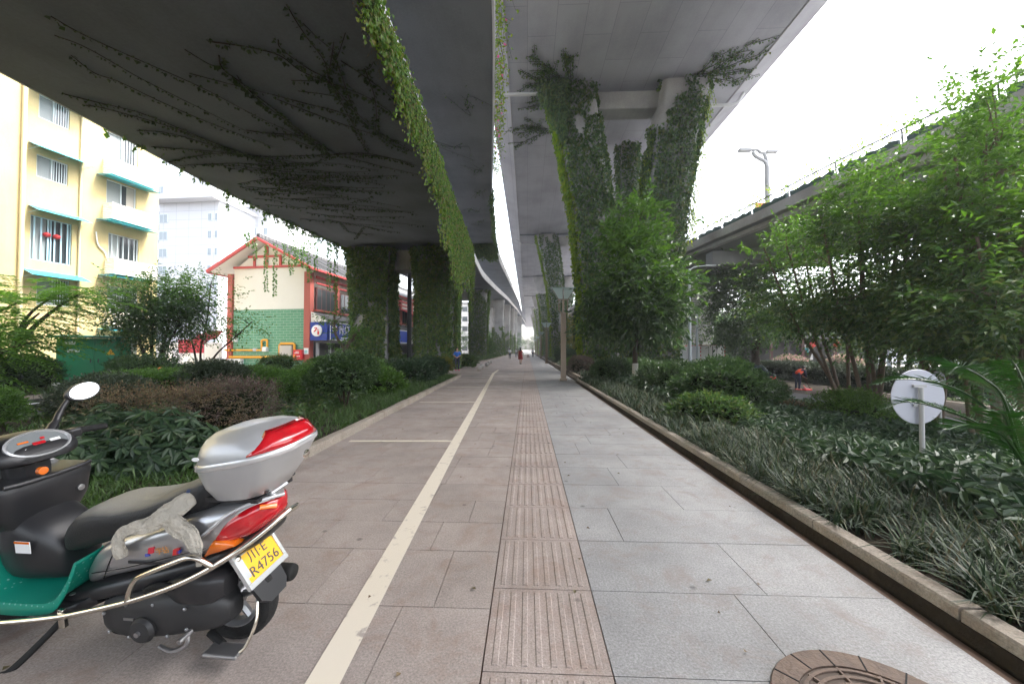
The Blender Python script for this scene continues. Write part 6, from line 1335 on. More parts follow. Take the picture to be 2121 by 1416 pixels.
for y in (-.085, .085): b.tube([(1.24, y, .22), (1.17, y*.6, .55)], .02, 8)
b.tube([(1.17, 0, .5), (1.08, 0, .9)], .025, 8); b.build('fork', M_alloy, S, smooth=60)
# engine and swing arm, air box, shock, exhaust
sloft('engine_case', [(.50, .16, .26, .05), (.44, .12, .30, .09), (.30, .10, .34, .11), (.16, .12, .36, .115), (.02, .14, .36, .10), (-.10, .16, .33, .075), (-.16, .19, .28, .04)], M_eng, e=3.2, y0=.09)
sloft('air_box', [(.12, .30, .40, .05), (.02, .30, .44, .075), (-.10, .31, .45, .075), (-.17, .34, .43, .04)], M_blk, e=4, y0=.12)
sloft('engine_block', [(.46, .13, .3, .1), (.3, .12, .36, .13), (.1, .14, .38, .12), (0, .2, .35, .06)], M_blkm, e=3, y0=-.04)
b = MB(); b.lathe([(.055, 0), (.06, .015), (.05, .03), (.02, .034)], 20, Matrix.Translation((.2, .2, .2))@Matrix.Rotation(R(-90), 4, 'X')); b.build('clutch_cover', M_eng, S, smooth=40)
b = MB(); b.lathe([(.012, 0), (.012, .012)], 10, Matrix.Translation((.2, .232, .2))@Matrix.Rotation(R(-90), 4, 'X')); b.build('cover_bolt', M_alloy, S)
b = MB(); b.box((.28, .205, .24), (.05, .004, .012)); b.build('maker_strip', M_alloy, S)
b = MB(); b.tube(spline([(.56, .07, .15), (.52, .09, .09), (.46, .1, .075), (.3, .1, .085)], 5), .017, 8); b.build('kick_shaft', M_blkm, S, smooth=60)
b = MB(); b.tube([(-.05, .14, .24), (-.03, .14, .40)], .012, 8); b.lathe([(.028, .0), (.03, .02), (.028, .15)], 12, Matrix.Translation((-.045, .14, .29))); b.build('shock_absorber', M_chr, S, smooth=50)
sloft('exhaust', [(.3, .15, .2, .025), (.15, .15, .24, .045), (-.05, .17, .27, .05), (-.25, .19, .28, .045), (-.28, .21, .26, .03)], M_blkm, e=2, y0=-.16)
# rear fender, flap, plate
fd = MB(); rs = []
for k in range(12):
    a = R(50)+R(75)*k/11; rr = .25; rs.append([Vector((-.075+rr*cos(a), y, .22+rr*sin(a)-dz)) for y, dz in ((-.085, .045), (-.07, .0), (.07, .0), (.085, .045))])
fd.rings(rs, False, False); fd.build('rear_fender', M_blkm, S, smooth=50)
fl = MB(); nrm_ = Vector((-.86, 0, .51)); upv = Vector((.51, 0, .86)); fc = Vector((-.225, 0, .43))
def FLP(y, v, d): return fc+Vector((0, y, 0))+upv*v+nrm_*d
pts = [(-.06, .17), (.06, .17), (.085, .05), (.095, -.08), (.085, -.17), (.05, -.205), (-.05, -.205), (-.085, -.17), (-.095, -.08), (-.085, .05)]
fl.rings([[FLP(y, v, -.035-.02*abs(y)*5) for y, v in pts], [FLP(y, v, -.012-.03*abs(y)*5) for y, v in pts]]); fl.build('mud_flap', M_blk, S, smooth=30)
pr = MB()
def prr(y0, y1, v0, v1, d0, d1): pr.rings([[FLP(y, v, d0) for y, v in ((y0, v0), (y1, v0), (y1, v1), (y0, v1))], [FLP(y, v, d1) for y, v in ((y0, v0), (y1, v0), (y1, v1), (y0, v1))]])
prr(-.115, .115, -.075, .075, -.012, 0); pl = pr.build('number_plate', M_plate, S)
pr = MB(); prr(-.125, .125, .068, .088, -.014, .006); prr(-.125, .125, -.092, -.066, -.014, .006); prr(-.125, -.108, -.065, .067, -.014, .006); prr(.108, .125, -.065, .067, -.014, .006); prr(.085, .107, -.04, .06, -.002, .003); pr.build('plate_frame', M_plw, pl)
MTX = lambda y, v: Matrix(((0, nrm_.x*0+.51, -.86, FLP(y, v, .0012).x), (-1, 0, 0, FLP(y, v, .0012).y), (0, .86, .51, FLP(y, v, .0012).z), (0, 0, 0, 1)))
text3('plate_text', '川·E', .062, MTX(.0, .034), M_ink, pl, .0006, sx=1.05); text3('plate_text', 'R4756', .068, MTX(-.005, -.032), M_ink, pl, .0006, sx=1.02)
for y in (-.1, .1): b = MB(); b.lathe([(.014, 0), (.014, .004), (.006, .009)], 12, Matrix.Translation(FLP(y, .066, .004))@nrm_.to_track_quat('Z', 'Y').to_matrix().to_4x4()); b.build('plate_screw', M_chr, pl, smooth=40)
# stands
b = MB(); b.tube(spline([(.68, .14, .2), (.73, .2, .12), (.79, .28, .035), (.83, .31, .008)], 5), [.015]*14+[.02, .02], 8); b.tube([(.79, .33, .008), (.9, .30, .006)], .014, 6); b.build('side_stand', M_blkm, S, smooth=60)
b = MB(); b.tube([(-.02, .1, .1), (-.12, .14, .085)], .018, 8); b.build('centre_stand_arm', M_blkm, S, smooth=60)
b = MB(); b.box((-.16, .17, .085), (.17, .075, .022)); o = b.build('stand_pedal', M_alloy, S, bevel=.008)
b = MB(); b.tube(spline([(-.27, .09, .27), (-.29, .13, .2), (-.27, .17, .12), (-.24, .18, .09)], 5), .007, 6); b.build('stand_lever', M_chr, S, smooth=60)
# top box on the rear carrier
b = MB(); 
for y in (-.09, .09): b.tube(spline([(.0, y, .80), (-.1, y, .785), (-.28, y, .80), (-.36, y, .83)], 4), .012, 6)
b.box((-.2, 0, .785), (.26, .24, .02)); b.build('carrier', M_blk, S, smooth=50)
NB = 44
def bxr(c, hl, hw, z, tilt, e=3.0, rear=1.0):
    o = []; c += .012; hl *= .95
    for k in range(NB):
        a = 2*pi*k/NB; cc, q = cos(a), sin(a); x = np.sign(cc)*abs(cc)**(2/e)*hl; y = np.sign(q)*abs(q)**(2/e)*hw*(1-.16*max(0, -cc)**2*rear); o.append(Vector((c+x, y, z-x*tilt)))
    return o
tbx = MB(); tbx.rings([bxr(-.235, .12, .125, .795, .08), bxr(-.24, .145, .145, .80, .09), bxr(-.255, .19, .18, .87, .14), bxr(-.272, .225, .203, .945, .18), bxr(-.28, .238, .21, .975, .19)]); box = tbx.build('top_box', M_sil2, S, smooth=45)
t2 = MB(); t2.rings([bxr(-.28, .243, .215, .976, .19), bxr(-.28, .247, .219, .984, .19), bxr(-.28, .247, .219, 1.0, .19), bxr(-.28, .243, .215, 1.006, .19)]); t2.build('box_rim', mat('rim_silver', (.60, .60, .60), .25, metal=.5, coat=.6), box, smooth=45)
LID = [(.0, .236, .209, -.28, 1.0), (.028, .230, .205, -.277, 1.02), (.062, .208, .19, -.268, .9), (.088, .178, .166, -.256, .7), (.106, .135, .13, -.243, .5), (.115, .08, .075, -.235, .3), (.117, .02, .02, -.23, .1)]
def lidring(i, off=0): h, hl, hw, c, _ = LID[i]; return bxr(c, hl+off, hw+off, 1.006+h+off*.8, .19*(1-h*2.2))
t3 = MB(); t3.rings([lidring(i) for i in range(len(LID))]); lid = t3.build('lid', M_sil2, box, smooth=60)
rf = MB(); kk = [k for k in range(NB) if cos(2*pi*k/NB) < -.2]; rs = []
for i in (0, 2, 3):
    sel = kk; rg = lidring(i, .006); rs.append([rg[k] for k in sel])
rm = [rs[0], [(a+b_)/2 for a, b_ in zip(rs[0], rs[1])], rs[1], rs[2]]
# taper the strip to a point at each front corner by sliding the top edge towards the bottom there
n = len(kk)
for j in range(n):
    f = min(1, min(j, n-1-j)/4.0); base = rm[0][j]
    for q in (1, 2, 3): rm[q][j] = base.lerp(rm[q][j], max(.06, f))
rf.rings(rm, False, False); o = rf.build('red_reflector', M_redlens, lid, smooth=60); sm = o.modifiers.new('solid', 'SOLIDIFY'); sm.thickness = .008; sm.offset = -1
b = MB(); b.lathe([(.02, 0), (.02, .006), (.012, .01)], 16, Matrix.Translation((-.517, .03, .985))@Matrix.Rotation(R(-100), 4, 'Y')); b.build('lock', M_chr, box, smooth=40)
b = MB(); b.lathe([(.018, 0), (.016, .003)], 14, Matrix.Translation((-.13, .2075, 1.015))@Matrix.Rotation(R(-82), 4, 'X')@Matrix.Diagonal((1, .5, 1, 1))); b.build('badge', M_sgnw, lid)
# beige cloth hung over the side of the seat and fairing
ct = thing('cloth', 'crumpled beige cloth draped over the fairing below the top box', 'cloth', M=MS)
b = MB(); rk = random.Random(4)
def rag(P, W_):
    sp = spline(P, 9); rs = []; pv = None
    for i, p in enumerate(sp):
        t = (sp[min(i+1, len(sp)-1)]-sp[max(i-1, 0)]).normalized(); nn = Vector((0, 1, .35)); s_ = t.cross(nn).normalized(); nn = s_.cross(t).normalized(); w = W_(i/(len(sp)-1)); ring = []
        for k in range(44):
            a = 2*pi*k/44; rr = 1+.10*sin(3*a+i*.16)+.09*sin(8*a+i*.3)+.05*sin(13*a-i*.2); ring.append(p+s_*cos(a)*w*rr+nn*sin(a)*w*.34*rr)
        rs.append(ring)
    b.rings(rs)
rag([(-.02, .12, .80), (.06, .175, .745), (.13, .195, .705), (.22, .205, .685), (.27, .208, .65), (.285, .21, .60), (.27, .212, .54)], lambda t: .036+.008*sin(t*9)-.014*t*t)
rag([(.08, .18, .735), (.02, .195, .71), (-.05, .2, .67), (-.09, .205, .61), (-.105, .208, .565), (-.11, .212, .525)], lambda t: .03+.012*sin(t*5)-.006*t)
o = b.build('drape', M_cloth, ct, smooth=70); sb_ = o.modifiers.new('sub', 'SUBSURF'); sb_.levels = sb_.render_levels = 2
for k_2, (ns, st_2) in enumerate(((.07, .018), (.03, .006))):
    tx = bpy.data.textures.new('fold%d' % k_2, 'STUCCI'); tx.noise_scale = ns; tx.turbulence = 8; dm = o.modifiers.new('fold', 'DISPLACE'); dm.texture = tx; dm.strength = st_2; dm.mid_level = .5
b = MB(); b.box((.0, .1, .80), (.06, .05, .07), rz=.5); b.build('blue_strap', mat('navy_strap', (.03, .05, .12), .7), ct, bevel=.015)

def seam(P, nm='panel_gap', r_=.0022, m=M_blkm, par=None): b = MB(); b.tube(spline([Vector(p) for p in P], 6), r_, 4); b.build(nm, m, par or body)
seam([(.44, .168, .40), (.40, .176, .47), (.36, .176, .54), (.31, .168, .60)]); seam([(.50, .168, .425), (.3, .1835, .475), (.08, .183, .535), (-.10, .166, .58)])
for pts in ([(1.07, .2, .965), (1.14, .17, .99), (1.2, .08, .93), (1.22, .02, .82)], [(1.06, .24, .955), (1.15, .22, .92), (1.2, .12, .86), (1.18, .04, .78)], [(1.07, -.2, .965), (1.15, -.19, .98), (1.22, -.1, .93), (1.22, -.03, .8)]):
    b = MB(); b.tube(spline(pts, 6), .0055, 6); b.build('cable', M_rub, S, smooth=60)
for s_, z_ in ((.40, .16), (.42, .25), (.30, .14), (.30, .30), (.10, .16), (.0, .2), (.0, .3), (.16, .31)):
    b = MB(); b.lathe([(.008, 0), (.008, .006), (.004, .008)], 6, Matrix.Translation((s_, .192, z_))@Matrix.Rotation(R(-90), 4, 'X')); b.build('case_bolt', M_alloy, S)
for k in range(7):
    b = MB(); b.box((.45-.022*k, .03, .27), (.008, .25, .15)); b.build('cooling_fin', M_blkm, S)
b = MB(); b.tube(spline([(.02, .17, .38), (.12, .185, .40), (.2, .17, .37), (.26, .14, .33)], 6), .014, 8); b.build('breather_hose', M_rub, S, smooth=60)
b = MB(); b.tube(spline([(.12, .215, .13), (.05, .225, .12), (-.02, .222, .15), (-.03, .215, .2)], 5), .009, 6); b.tube([(-.03, .2, .2), (-.03, .26, .2)], .011, 8); b.build('kick_starter', M_alloy, S, smooth=60)
for y_ in (.075, -.075):
    b = MB(); b.lathe([(.012, 0), (.012, .004)], 10, Matrix.Translation((.62, y_*2.2, .31))); b.build('mat_screw', M_alloy, S)
b = MB(); b.tube(spline([(-.315, .092, .742), (-.34, .067, .735), (-.357, .04, .725)], 5), .012, 6); b.build('lens_amber_rim', M_amb, tl, smooth=60)  # amber rim along the rear top of the lens
b = MB(); b.rings([[Vector((s_, y_, z_)) for s_, y_, z_ in ((-.1, .06, .79), (-.34, .05, .815), (-.34, -.05, .815), (-.1, -.06, .79))], [Vector((s_, y_, z_)) for s_, y_, z_ in ((-.1, .08, .75), (-.36, .06, .79), (-.36, -.06, .79), (-.1, -.08, .75))]]); b.build('tail_cover', M_sil, S, bevel=.006)
HAZE = .0011
# ------------------------------------------------------------------ street furniture
M_brz = mat('bronze_metal', (.23, .18, .135), .42, .5, metal=.55)
M_gls = mat('lamp_glass', (.42, .52, .50), .15, .5)
lab = ['tall bronze lamp post with winged glass shades nearest on the right kerb', 'second bronze lamp post along the right kerb', 'third bronze lamp post along the right kerb', 'fourth bronze lamp post along the right kerb', 'fifth bronze lamp post, smallest in the row']
b0 = gz(1167, 788)
lp = thing('street_lamp', lab[0], 'street lamp', (b0.x, b0.y, 0), 0, 'bronze lamp posts')
b = MB()
for x in (-.072, .072): b.box((x, 0, 1.62), (.10, .2, 3.24))
b.box((0, 0, 1.6), (.05, .12, 3.2)); b.build('post', M_brz, lp, bevel=.008)
b = MB(); b.box((0, 0, .06), (.34, .3, .12)); b.build('base', M_brz, lp, bevel=.015)
b = MB()
for x in (-1, 1): b.tube([(x*.09, 0, 3.2), (x*.2, 0, 3.38), (x*.21, 0, 3.86)], .024, 6)
b.box((0, 0, 3.55), (.09, .1, .66)); b.box((0, 0, 3.86), (.5, .12, .05)); b.build('bracket', M_brz, lp)
for x in (-1, 1):
    q = lambda z, xa, xb, d: [Vector((x*xa, -d, z)), Vector((x*xb, -d, z)), Vector((x*xb, d, z)), Vector((x*xa, d, z))]
    b = MB(); b.rings([q(3.89, .02, .23, .07), q(4.36, .02, .53, .2)]); sh_ = b.build('shade', M_gls, lp)
    b = MB(); b.rings([q(4.361, .0, .57, .24), q(4.41, .0, .59, .25)]); b.build('shade_lid', mat('lamp_lid', (.30, .40, .38), .3), sh_)
    b = MB(); b.tube([(x*.23, -.072, 3.89), (x*.53, -.202, 4.36)], .012, 5); b.tube([(x*.02, -.072, 3.89), (x*.02, -.202, 4.36)], .012, 5); b.build('shade_frame', M_brz, sh_)
for k, (px, Y) in enumerate(((1132, 40.9), (1120.5, 62), (1113, 84), (1108.5, 106))):
    o = dup(lp); p = at(px, 724, Y); o.location = (max(p.x, 2.05), Y, 0); o['label'] = lab[k+1]
M_wpole = mat('pale_pole', (.58, .62, .66), .45)
def poleamp(px, Y, ztop, zb, labl, arm=1.3):
    p = at(px, 724, Y); t = thing('road_lamp', labl, 'street lamp', (p.x, Y, zb), group='slim road lamps')
    h = ztop-zb; b = MB(); b.tube([(0, 0, 0), (0, 0, h*.5), (0, 0, h)], [.11, .095, .07], 10); b.build('pole', M_wpole, t, smooth=60)
    b = MB(); b.tube(spline([(0, 0, h-.25), (.1, 0, h-.05), (.4, 0, h+.12), (arm, 0, h+.2)], 4), .035, 6); b.build('arm', M_wpole, t, smooth=60)
    b = MB(); b.box((arm+.3, 0, h+.2), (.7, .22, .1)); b.build('lamp_head', M_wpole, t, bevel=.03)
poleamp(1429, 25.5, 6.9, -.88, 'slim pale road lamp with a short arm beside the near tall pier', 1.1); poleamp(1444, 34, 5.2, -.88, 'shorter pale pole just right of the slim road lamp', .6); poleamp(1842, 21, 8, -.88, 'slim pale pole standing behind the round sign', .8)
M_dlamp = mat('deck_lamp_paint', (.34, .34, .34), .5)
p = at(1590, 400, 31); dl = thing('deck_lamp', 'white forked double-headed lamp rising above the right viaduct', 'street lamp', (p.x, 31, ZD+.85))
b = MB(); zt = at(1590, 345, 31).z-ZD-.85; b.tube([(0, 0, 0), (0, 0, zt)], .2, 8); b.build('pole', M_dlamp, dl, smooth=60)
b = MB(); b.tube(spline([(0, 0, zt-.1), (-.2, 0, zt+.4), (-.9, 0, zt+.85), (-1.15, 0, zt+1.25)], 5), .14, 8); b.tube(spline([(0, 0, zt-.1), (-.05, 0, zt+.5), (-.25, 0, zt+1.1)], 4), .13, 8); b.build('fork', M_dlamp, dl, smooth=60)
b = MB(); b.box((-1.75, 0, zt+1.38), (1.0, .4, .24)); b.build('lamp_head', M_dlamp, dl, bevel=.04); b = MB(); b.box((.35, 0, zt+1.2), (.9, .4, .22)); b.build('lamp_head', M_dlamp, dl, bevel=.04)
b = MB(); b.tube(spline([(-1.4, 0, zt+1.38), (-.8, 0, zt+1.4), (-.5, 0, zt+1.15), (0, 0, zt+1.18)], 4), .12, 8); b.build('crossarm', M_dlamp, dl, smooth=60)
p = at(1584, 409, 27); ob = thing('orange_board', 'orange board behind the planter rail of the right viaduct', 'road sign', (p.x, 27, ZD+.85)); b = MB(); b.box((0, 0, 1.9), (1.3, .06, 1.0)); b.build('panel', mat('orange_board', (.75, .22, .08), .6), ob); b = MB(); b.box((0, .06, .7), (.1, .06, 1.5)); b.build('post', M_pipe, ob)
# round signs seen from behind
def rsign(px, py, Y, d, labl, m=mat('sign_back', (.56, .57, .65), .5, noise=(6, .6, (.5, .51, .58)))):
    c = at(px, py, Y); zb = gnd(c.x, c.y)-.1; t = thing('round_sign', labl, 'road sign', (c.x, c.y, zb), R(3)); h = c.z-zb
    b = MB(); b.lathe([(d/2, -.004), (d/2+.004, .0), (d/2, .006), (d/2-.02, .006)], 40, Matrix.Translation((0, .04, h))@Matrix.Rotation(R(90), 4, 'X')); b.build('disc', m, t, smooth=40)
    b = MB(); b.tube([(0, 0, 0), (0, 0, h+.12)], .026, 10); b.build('post', M_pipe, t, smooth=60)
    for dz_ in (-.15*d, .2*d): b = MB(); b.box((0, .015, h+dz_), (.16, .02, .035)); b.build('clamp', M_pipe, t)
rsign(1908, 822, 4.9, .68, 'white round sign seen from the back, half covered by cycad fronds')
rsign(1946, 787, 8.2, .36, 'small white round sign behind the cycad fronds')
# granite ball bollards
for k, (x, Y) in enumerate(((992.7, 26), (997.5, 29), (1008, 32.5), (1012.3, 36), (1017, 39))):
    p = at(x, 724, Y); t = thing('ball_bollard', ['nearest granite ball bollard on the plaza', 'second granite ball bollard on the plaza', 'middle granite ball bollard on the plaza', 'fourth granite ball bollard on the plaza', 'farthest granite ball bollard on the plaza'][k], 'bollard', (p.x, Y, 0), group='granite ball bollards')
    b = MB(); b.lathe([(.13, 0), (.13, .05), (.09, .06)], 14); b.build('base', M_kerb, t); b = MB(); b.lathe([(.17*sin(pi*i/10)+.004, .22-.17*cos(pi*i/10)) for i in range(11)], 18); b.build('ball', mat('granite_ball', (.42, .40, .38), .5, noise=(40, 1, (.3, .29, .28))), t, smooth=80)
p = at(332, 770, 12.6); t = thing('bollard', 'white bollard with an orange cap at the edge of the side road', 'bollard', (p.x, 12.6, 0)); b = MB(); b.lathe([(.07, 0), (.07, .66), (.05, .68)], 12); b.build('post', M_sgnw, t, smooth=40); b = MB(); b.lathe([(.073, .68), (.073, .82), (.05, .86)], 12); b.build('cap', M_amb, t, smooth=40)
# manhole cover
mx_, my_ = 1.415, 1.5; mh = thing('manhole_cover', 'rusty brown round manhole cover set in the grey paving', 'manhole cover', (mx_, my_, .004)); mh.scale = (1.065, 1.065, 1)
M_rust = mat('rusty_iron', (.20, .14, .105), .7, .4, noise=(12, 1, (.11, .085, .07)), bump=(50, .4))
b = MB(); b.lathe([(.30, .0), (.30, .010), (.385, .010), (.39, .003), (.39, -.01)], 56, cap=False); fr_ = b.build('frame', M_rust, mh, smooth=20)
b = MB(); b.lathe([(.001, .003), (.298, .003), (.298, -.01)], 48, cap=False); cv = b.build('cover', mat('rusty_dark', (.10, .075, .06), .75), mh)
b = MB()
for rr in (.285, .25, .215, .18): b.lathe([(rr, .004), (rr, .012), (rr-.012, .012), (rr-.012, .004)], 48, cap=False)
for k in range(12):
    a = 2*pi*k/12; b.tube([(.17*cos(a), .17*sin(a), .008), (.29*cos(a), .29*sin(a), .008)], .006, 4)
for k in range(-5, 6): w_ = sqrt(max(0, .165**2-(k*.03)**2)); b.box((k*.03, 0, .008), (.014, 2*w_, .010))
b.build('relief', M_rust, cv)
b = MB()
for k in range(16): a = 2*pi*k/16; b.box((.342*cos(a), .342*sin(a), .0105), (.085, .006, .003), rz=a)
b.build('frame_joint', M_blkm, fr_)
# fallen leaves and litter on the slabs
g_ = np.random.default_rng(5); P = np.stack([np.concatenate([g_.uniform(-2.7, 2.0, 89), [1.17]]), np.concatenate([g_.uniform(1.6, 16, 89), [2.46]]), np.full(90, .008)], 1)
o = leaves('fallen_leaves', P, np.concatenate([g_.normal(size=(90, 2)), np.zeros((90, 1))], 1), np.tile(UPV, (90, 1))+g_.normal(size=(90, 3))*.1, g_.uniform(.012, .045, 90), .025, L_brown); tag(o, kind='stuff')
# ------------------------------------------------------------------ vehicles
M_tyre = mat('car_tyre', (.015, .015, .015), .8); M_carw = mat('car_white', (.75, .76, .77), .25, coat=1); M_card = mat('car_dark', (.02, .035, .03), .2, coat=1); M_cgl = mat('car_glass', (.03, .04, .045), .05, .7)
def car(labl, x, y, z, rz, m, L=4.3, W=1.74, Hh=1.48):
    t = thing('parked_car', labl, 'car', (x, y, z), rz)
    pr = [(-.5, .28), (-.5, .52), (-.485, .62), (-.30, .66), (.44, .66), (.49, .58), (.5, .40), (.49, .24), (-.49, .22)]
    b = MB(); b.rings([[Vector((yy, u*L, v*Hh)) for u, v in pr] for yy in (-W/2, -W*.47, W*.47, W/2)]); b.build('body', m, t, bevel=.06, seg=3, smooth=40)
    cb_ = [(-.31, .65), (-.16, .955), (.02, 1.0), (.26, .97), (.42, .65)]
    b = MB(); b.rings([[Vector((-W*.46+(v-.65)*.35*W*.5, u*L, v*Hh)) for u, v in cb_], [Vector((W*.46-(v-.65)*.35*W*.5, u*L, v*Hh)) for u, v in cb_]]); b.build('cabin', m, t, bevel=.04, smooth=40)
    for sx in (-1, 1):
        b = MB(); b.add([(sx*(W*.463-(v-.65)*.35*W*.5)+sx*.004, u*L, v*Hh) for u, v in ((-.26, .68), (-.14, .92), (.02, .955), (.24, .93), (.35, .68))], [(0, 1, 2, 3, 4)]); b.build('side_window', M_cgl, t)
        for uy in (-.31, .31):
            b = MB(); MW = Matrix.Translation((sx*(W/2-.1), uy*L, .31))@Matrix.Rotation(R(90), 4, 'Y'); b.lathe([(.2, -.1), (.3, -.1), (.31, -.06), (.31, .06), (.3, .1), (.2, .1)], 22, MW); w_ = b.build('wheel', M_tyre, t, smooth=40); b = MB(); b.lathe([(.19, -.11), (.19, .11)], 14, MW); b.build('rim', M_alloy, w_)
        b = MB(); b.box((sx*W*.36, .492*L, .52*Hh), (.34, .06, .14)); b.build('tail_light', M_redl, t, bevel=.02); b = MB(); b.box((sx*W*.36, -.492*L, .52*Hh), (.34, .06, .14)); b.build('headlight', M_sgnw, t, bevel=.02)
    for u0, v0, u1, v1 in ((-.308, .68, -.168, .94), (.41, .68, .268, .95)):
        w0, w1 = W*.43, W*.36; s_ = -.012 if u0 < 0 else .012
        b = MB(); b.add([(-w0, u0*L+s_, v0*Hh+.01), (w0, u0*L+s_, v0*Hh+.01), (w1, u1*L+s_, v1*Hh+.01), (-w1, u1*L+s_, v1*Hh+.01)], [(0, 1, 2, 3)]); b.build('windscreen' if u0 < 0 else 'rear_window', M_cgl, t)
car('white car on the right road, its roof showing above the shrubs', 13.0, 29.5, -.88, R(180), M_carw)
car('dark green car parked in front of the white car', 13.15, 23.8, -.88, R(180), M_card)
tk = thing('box_truck', 'white box truck with red and white edge stripes seen from the rear', 'truck', (16.42, 34, -.88), R(0))
M_tw = mat('truck_white', (.8, .8, .79), .5, noise=(2, .5, (.7, .7, .68)))
b = MB(); b.box((0, 2.1, 1.72), (2.15, 4.2, 2.06)); tb_ = b.build('cargo_box', M_tw, tk, bevel=.02)
for x in (-.53, .53): b = MB(); b.box((x, -.015, 1.72), (.98, .04, 1.92)); b.build('rear_door', M_tw, tb_, bevel=.01)
b = MB(); b.box((0, -.05, 1.72), (.05, .04, 1.9)); 
for x in (-.35, .35): b.tube([(x, -.05, .8), (x, -.05, 2.66)], .018, 6)
b.build('door_rod', M_ply, tb_)
b = MB()
for k in range(6):
    for x in (-1.05, 1.05): b.box((x, -.045, .85+k*.33), (.07, .02, .17))
    b.box((-1.085, .2+k*.68, 2.72), (.02, .34, .07))
b.build('marker_stripe', M_redt, tb_)
b = MB(); b.box((0, -.02, 2.74), (2.17, .1, .07)); b.build('roof_rail', mat('rusty_rail', (.25, .12, .09), .7), tb_)
M_bltx = mat('truck_blue', (.10, .2, .38), .6)
text3('lettering', '川CU8 · 788', .26, Matrix.Translation((0, -.075, 1.05))@Matrix.Rotation(R(90), 4, 'X'), M_bltx, tb_, .003)
b = MB(); b.rings([[Vector((x, y, z)) for y, z in ((4.3, .5), (6.1, .5), (6.15, 1.3), (5.8, 2.1), (4.3, 2.15))] for x in (-1.0, 1.0)]); cab_ = b.build('cab', M_carw, tk, bevel=.05)
b = MB(); b.box((-1.005, 5.1, 1.62), (.02, .8, .6)); b.build('side_window', M_cgl, cab_)
b = MB(); b.box((0, 2.9, .55), (.9, 6, .25)); b.box((0, .0, .45), (2.0, .1, .16)); b.build('chassis', M_blkm, tk)
for x in (-.85, .85):
    for y in (.9, 5.2): b = MB(); b.lathe([(.25, -.12), (.4, -.12), (.41, 0), (.4, .12), (.25, .12)], 20, Matrix.Translation((x, y, .41))@Matrix.Rotation(R(90), 4, 'Y')); b.build('wheel', M_tyre, tk, smooth=40)
for k, (Y, x, m_, l_) in enumerate(((60, 13.3, M_carw, 'white car far along the right road'), (74, 16, mat('car_grey', (.2, .21, .22), .3, coat=1), 'grey car farthest along the right road'))): car(l_, x, Y, -.88, 0, m_)
# ------------------------------------------------------------------ people
M_skin = mat('skin', (.48, .29, .20), .6, .3); M_hair = mat('black_hair', (.012, .01, .009), .5); M_shoe = mat('dark_shoe', (.03, .03, .03), .6)
def skinmesh(name, V, E_, Rd, m, parent, sub=1):
    me = bpy.data.meshes.new(name); me.from_pydata([tuple(v) for v in V], E_, []); me.update(); o = link(name, me, m, parent)
    md = o.modifiers.new('skin', 'SKIN'); md.use_smooth_shade = True
    if not me.skin_vertices: 
        bpy.context.view_layer.objects.active = o
    for i, r in enumerate(Rd):
        me.skin_vertices[0].data[i].radius = (r, r) if not isinstance(r, tuple) else r
    me.skin_vertices[0].data[0].use_root = True
    s = o.modifiers.new('sub', 'SUBSURF'); s.levels = sub; s.render_levels = sub; return o
BASE = dict(pel=(0, 0, .92), spi=(0, 0, 1.12), che=(0, 0, 1.30), nec=(0, 0, 1.43), jaw=(0, .015, 1.50), sku=(0, .005, 1.58), top=(0, 0, 1.66), nos=(0, .115, 1.555),
            shL=(-.17, 0, 1.37), elL=(-.22, .0, 1.10), wrL=(-.22, .06, .87), haL=(-.215, .08, .80), shR=(.17, 0, 1.37), elR=(.22, 0, 1.10), wrR=(.22, .06, .87), haR=(.215, .08, .80),
            hiL=(-.09, 0, .88), knL=(-.095, .02, .48), anL=(-.095, -.02, .09), toL=(-.1, .13, .035), hiR=(.09, 0, .88), knR=(.095, .02, .48), anR=(.095, -.02, .09), toR=(.1, .13, .035))
RAD = dict(pel=.13, spi=.115, che=.13, nec=.052, jaw=.062, sku=.095, top=.06, nos=.018, shL=.06, elL=.042, wrL=.028, haL=.03, hiL=.085, knL=.055, anL=.04, toL=.035)
EDG = [('pel', 'spi'), ('spi', 'che'), ('che', 'nec'), ('nec', 'jaw'), ('jaw', 'sku'), ('sku', 'top'), ('sku', 'nos'), ('che', 'shL'), ('shL', 'elL'), ('elL', 'wrL'), ('wrL', 'haL'), ('che', 'shR'), ('shR', 'elR'), ('elR', 'wrR'), ('wrR', 'haR'), ('pel', 'hiL'), ('hiL', 'knL'), ('knL', 'anL'), ('anL', 'toL'), ('pel', 'hiR'), ('hiR', 'knR'), ('knR', 'anR'), ('anR', 'toR')]
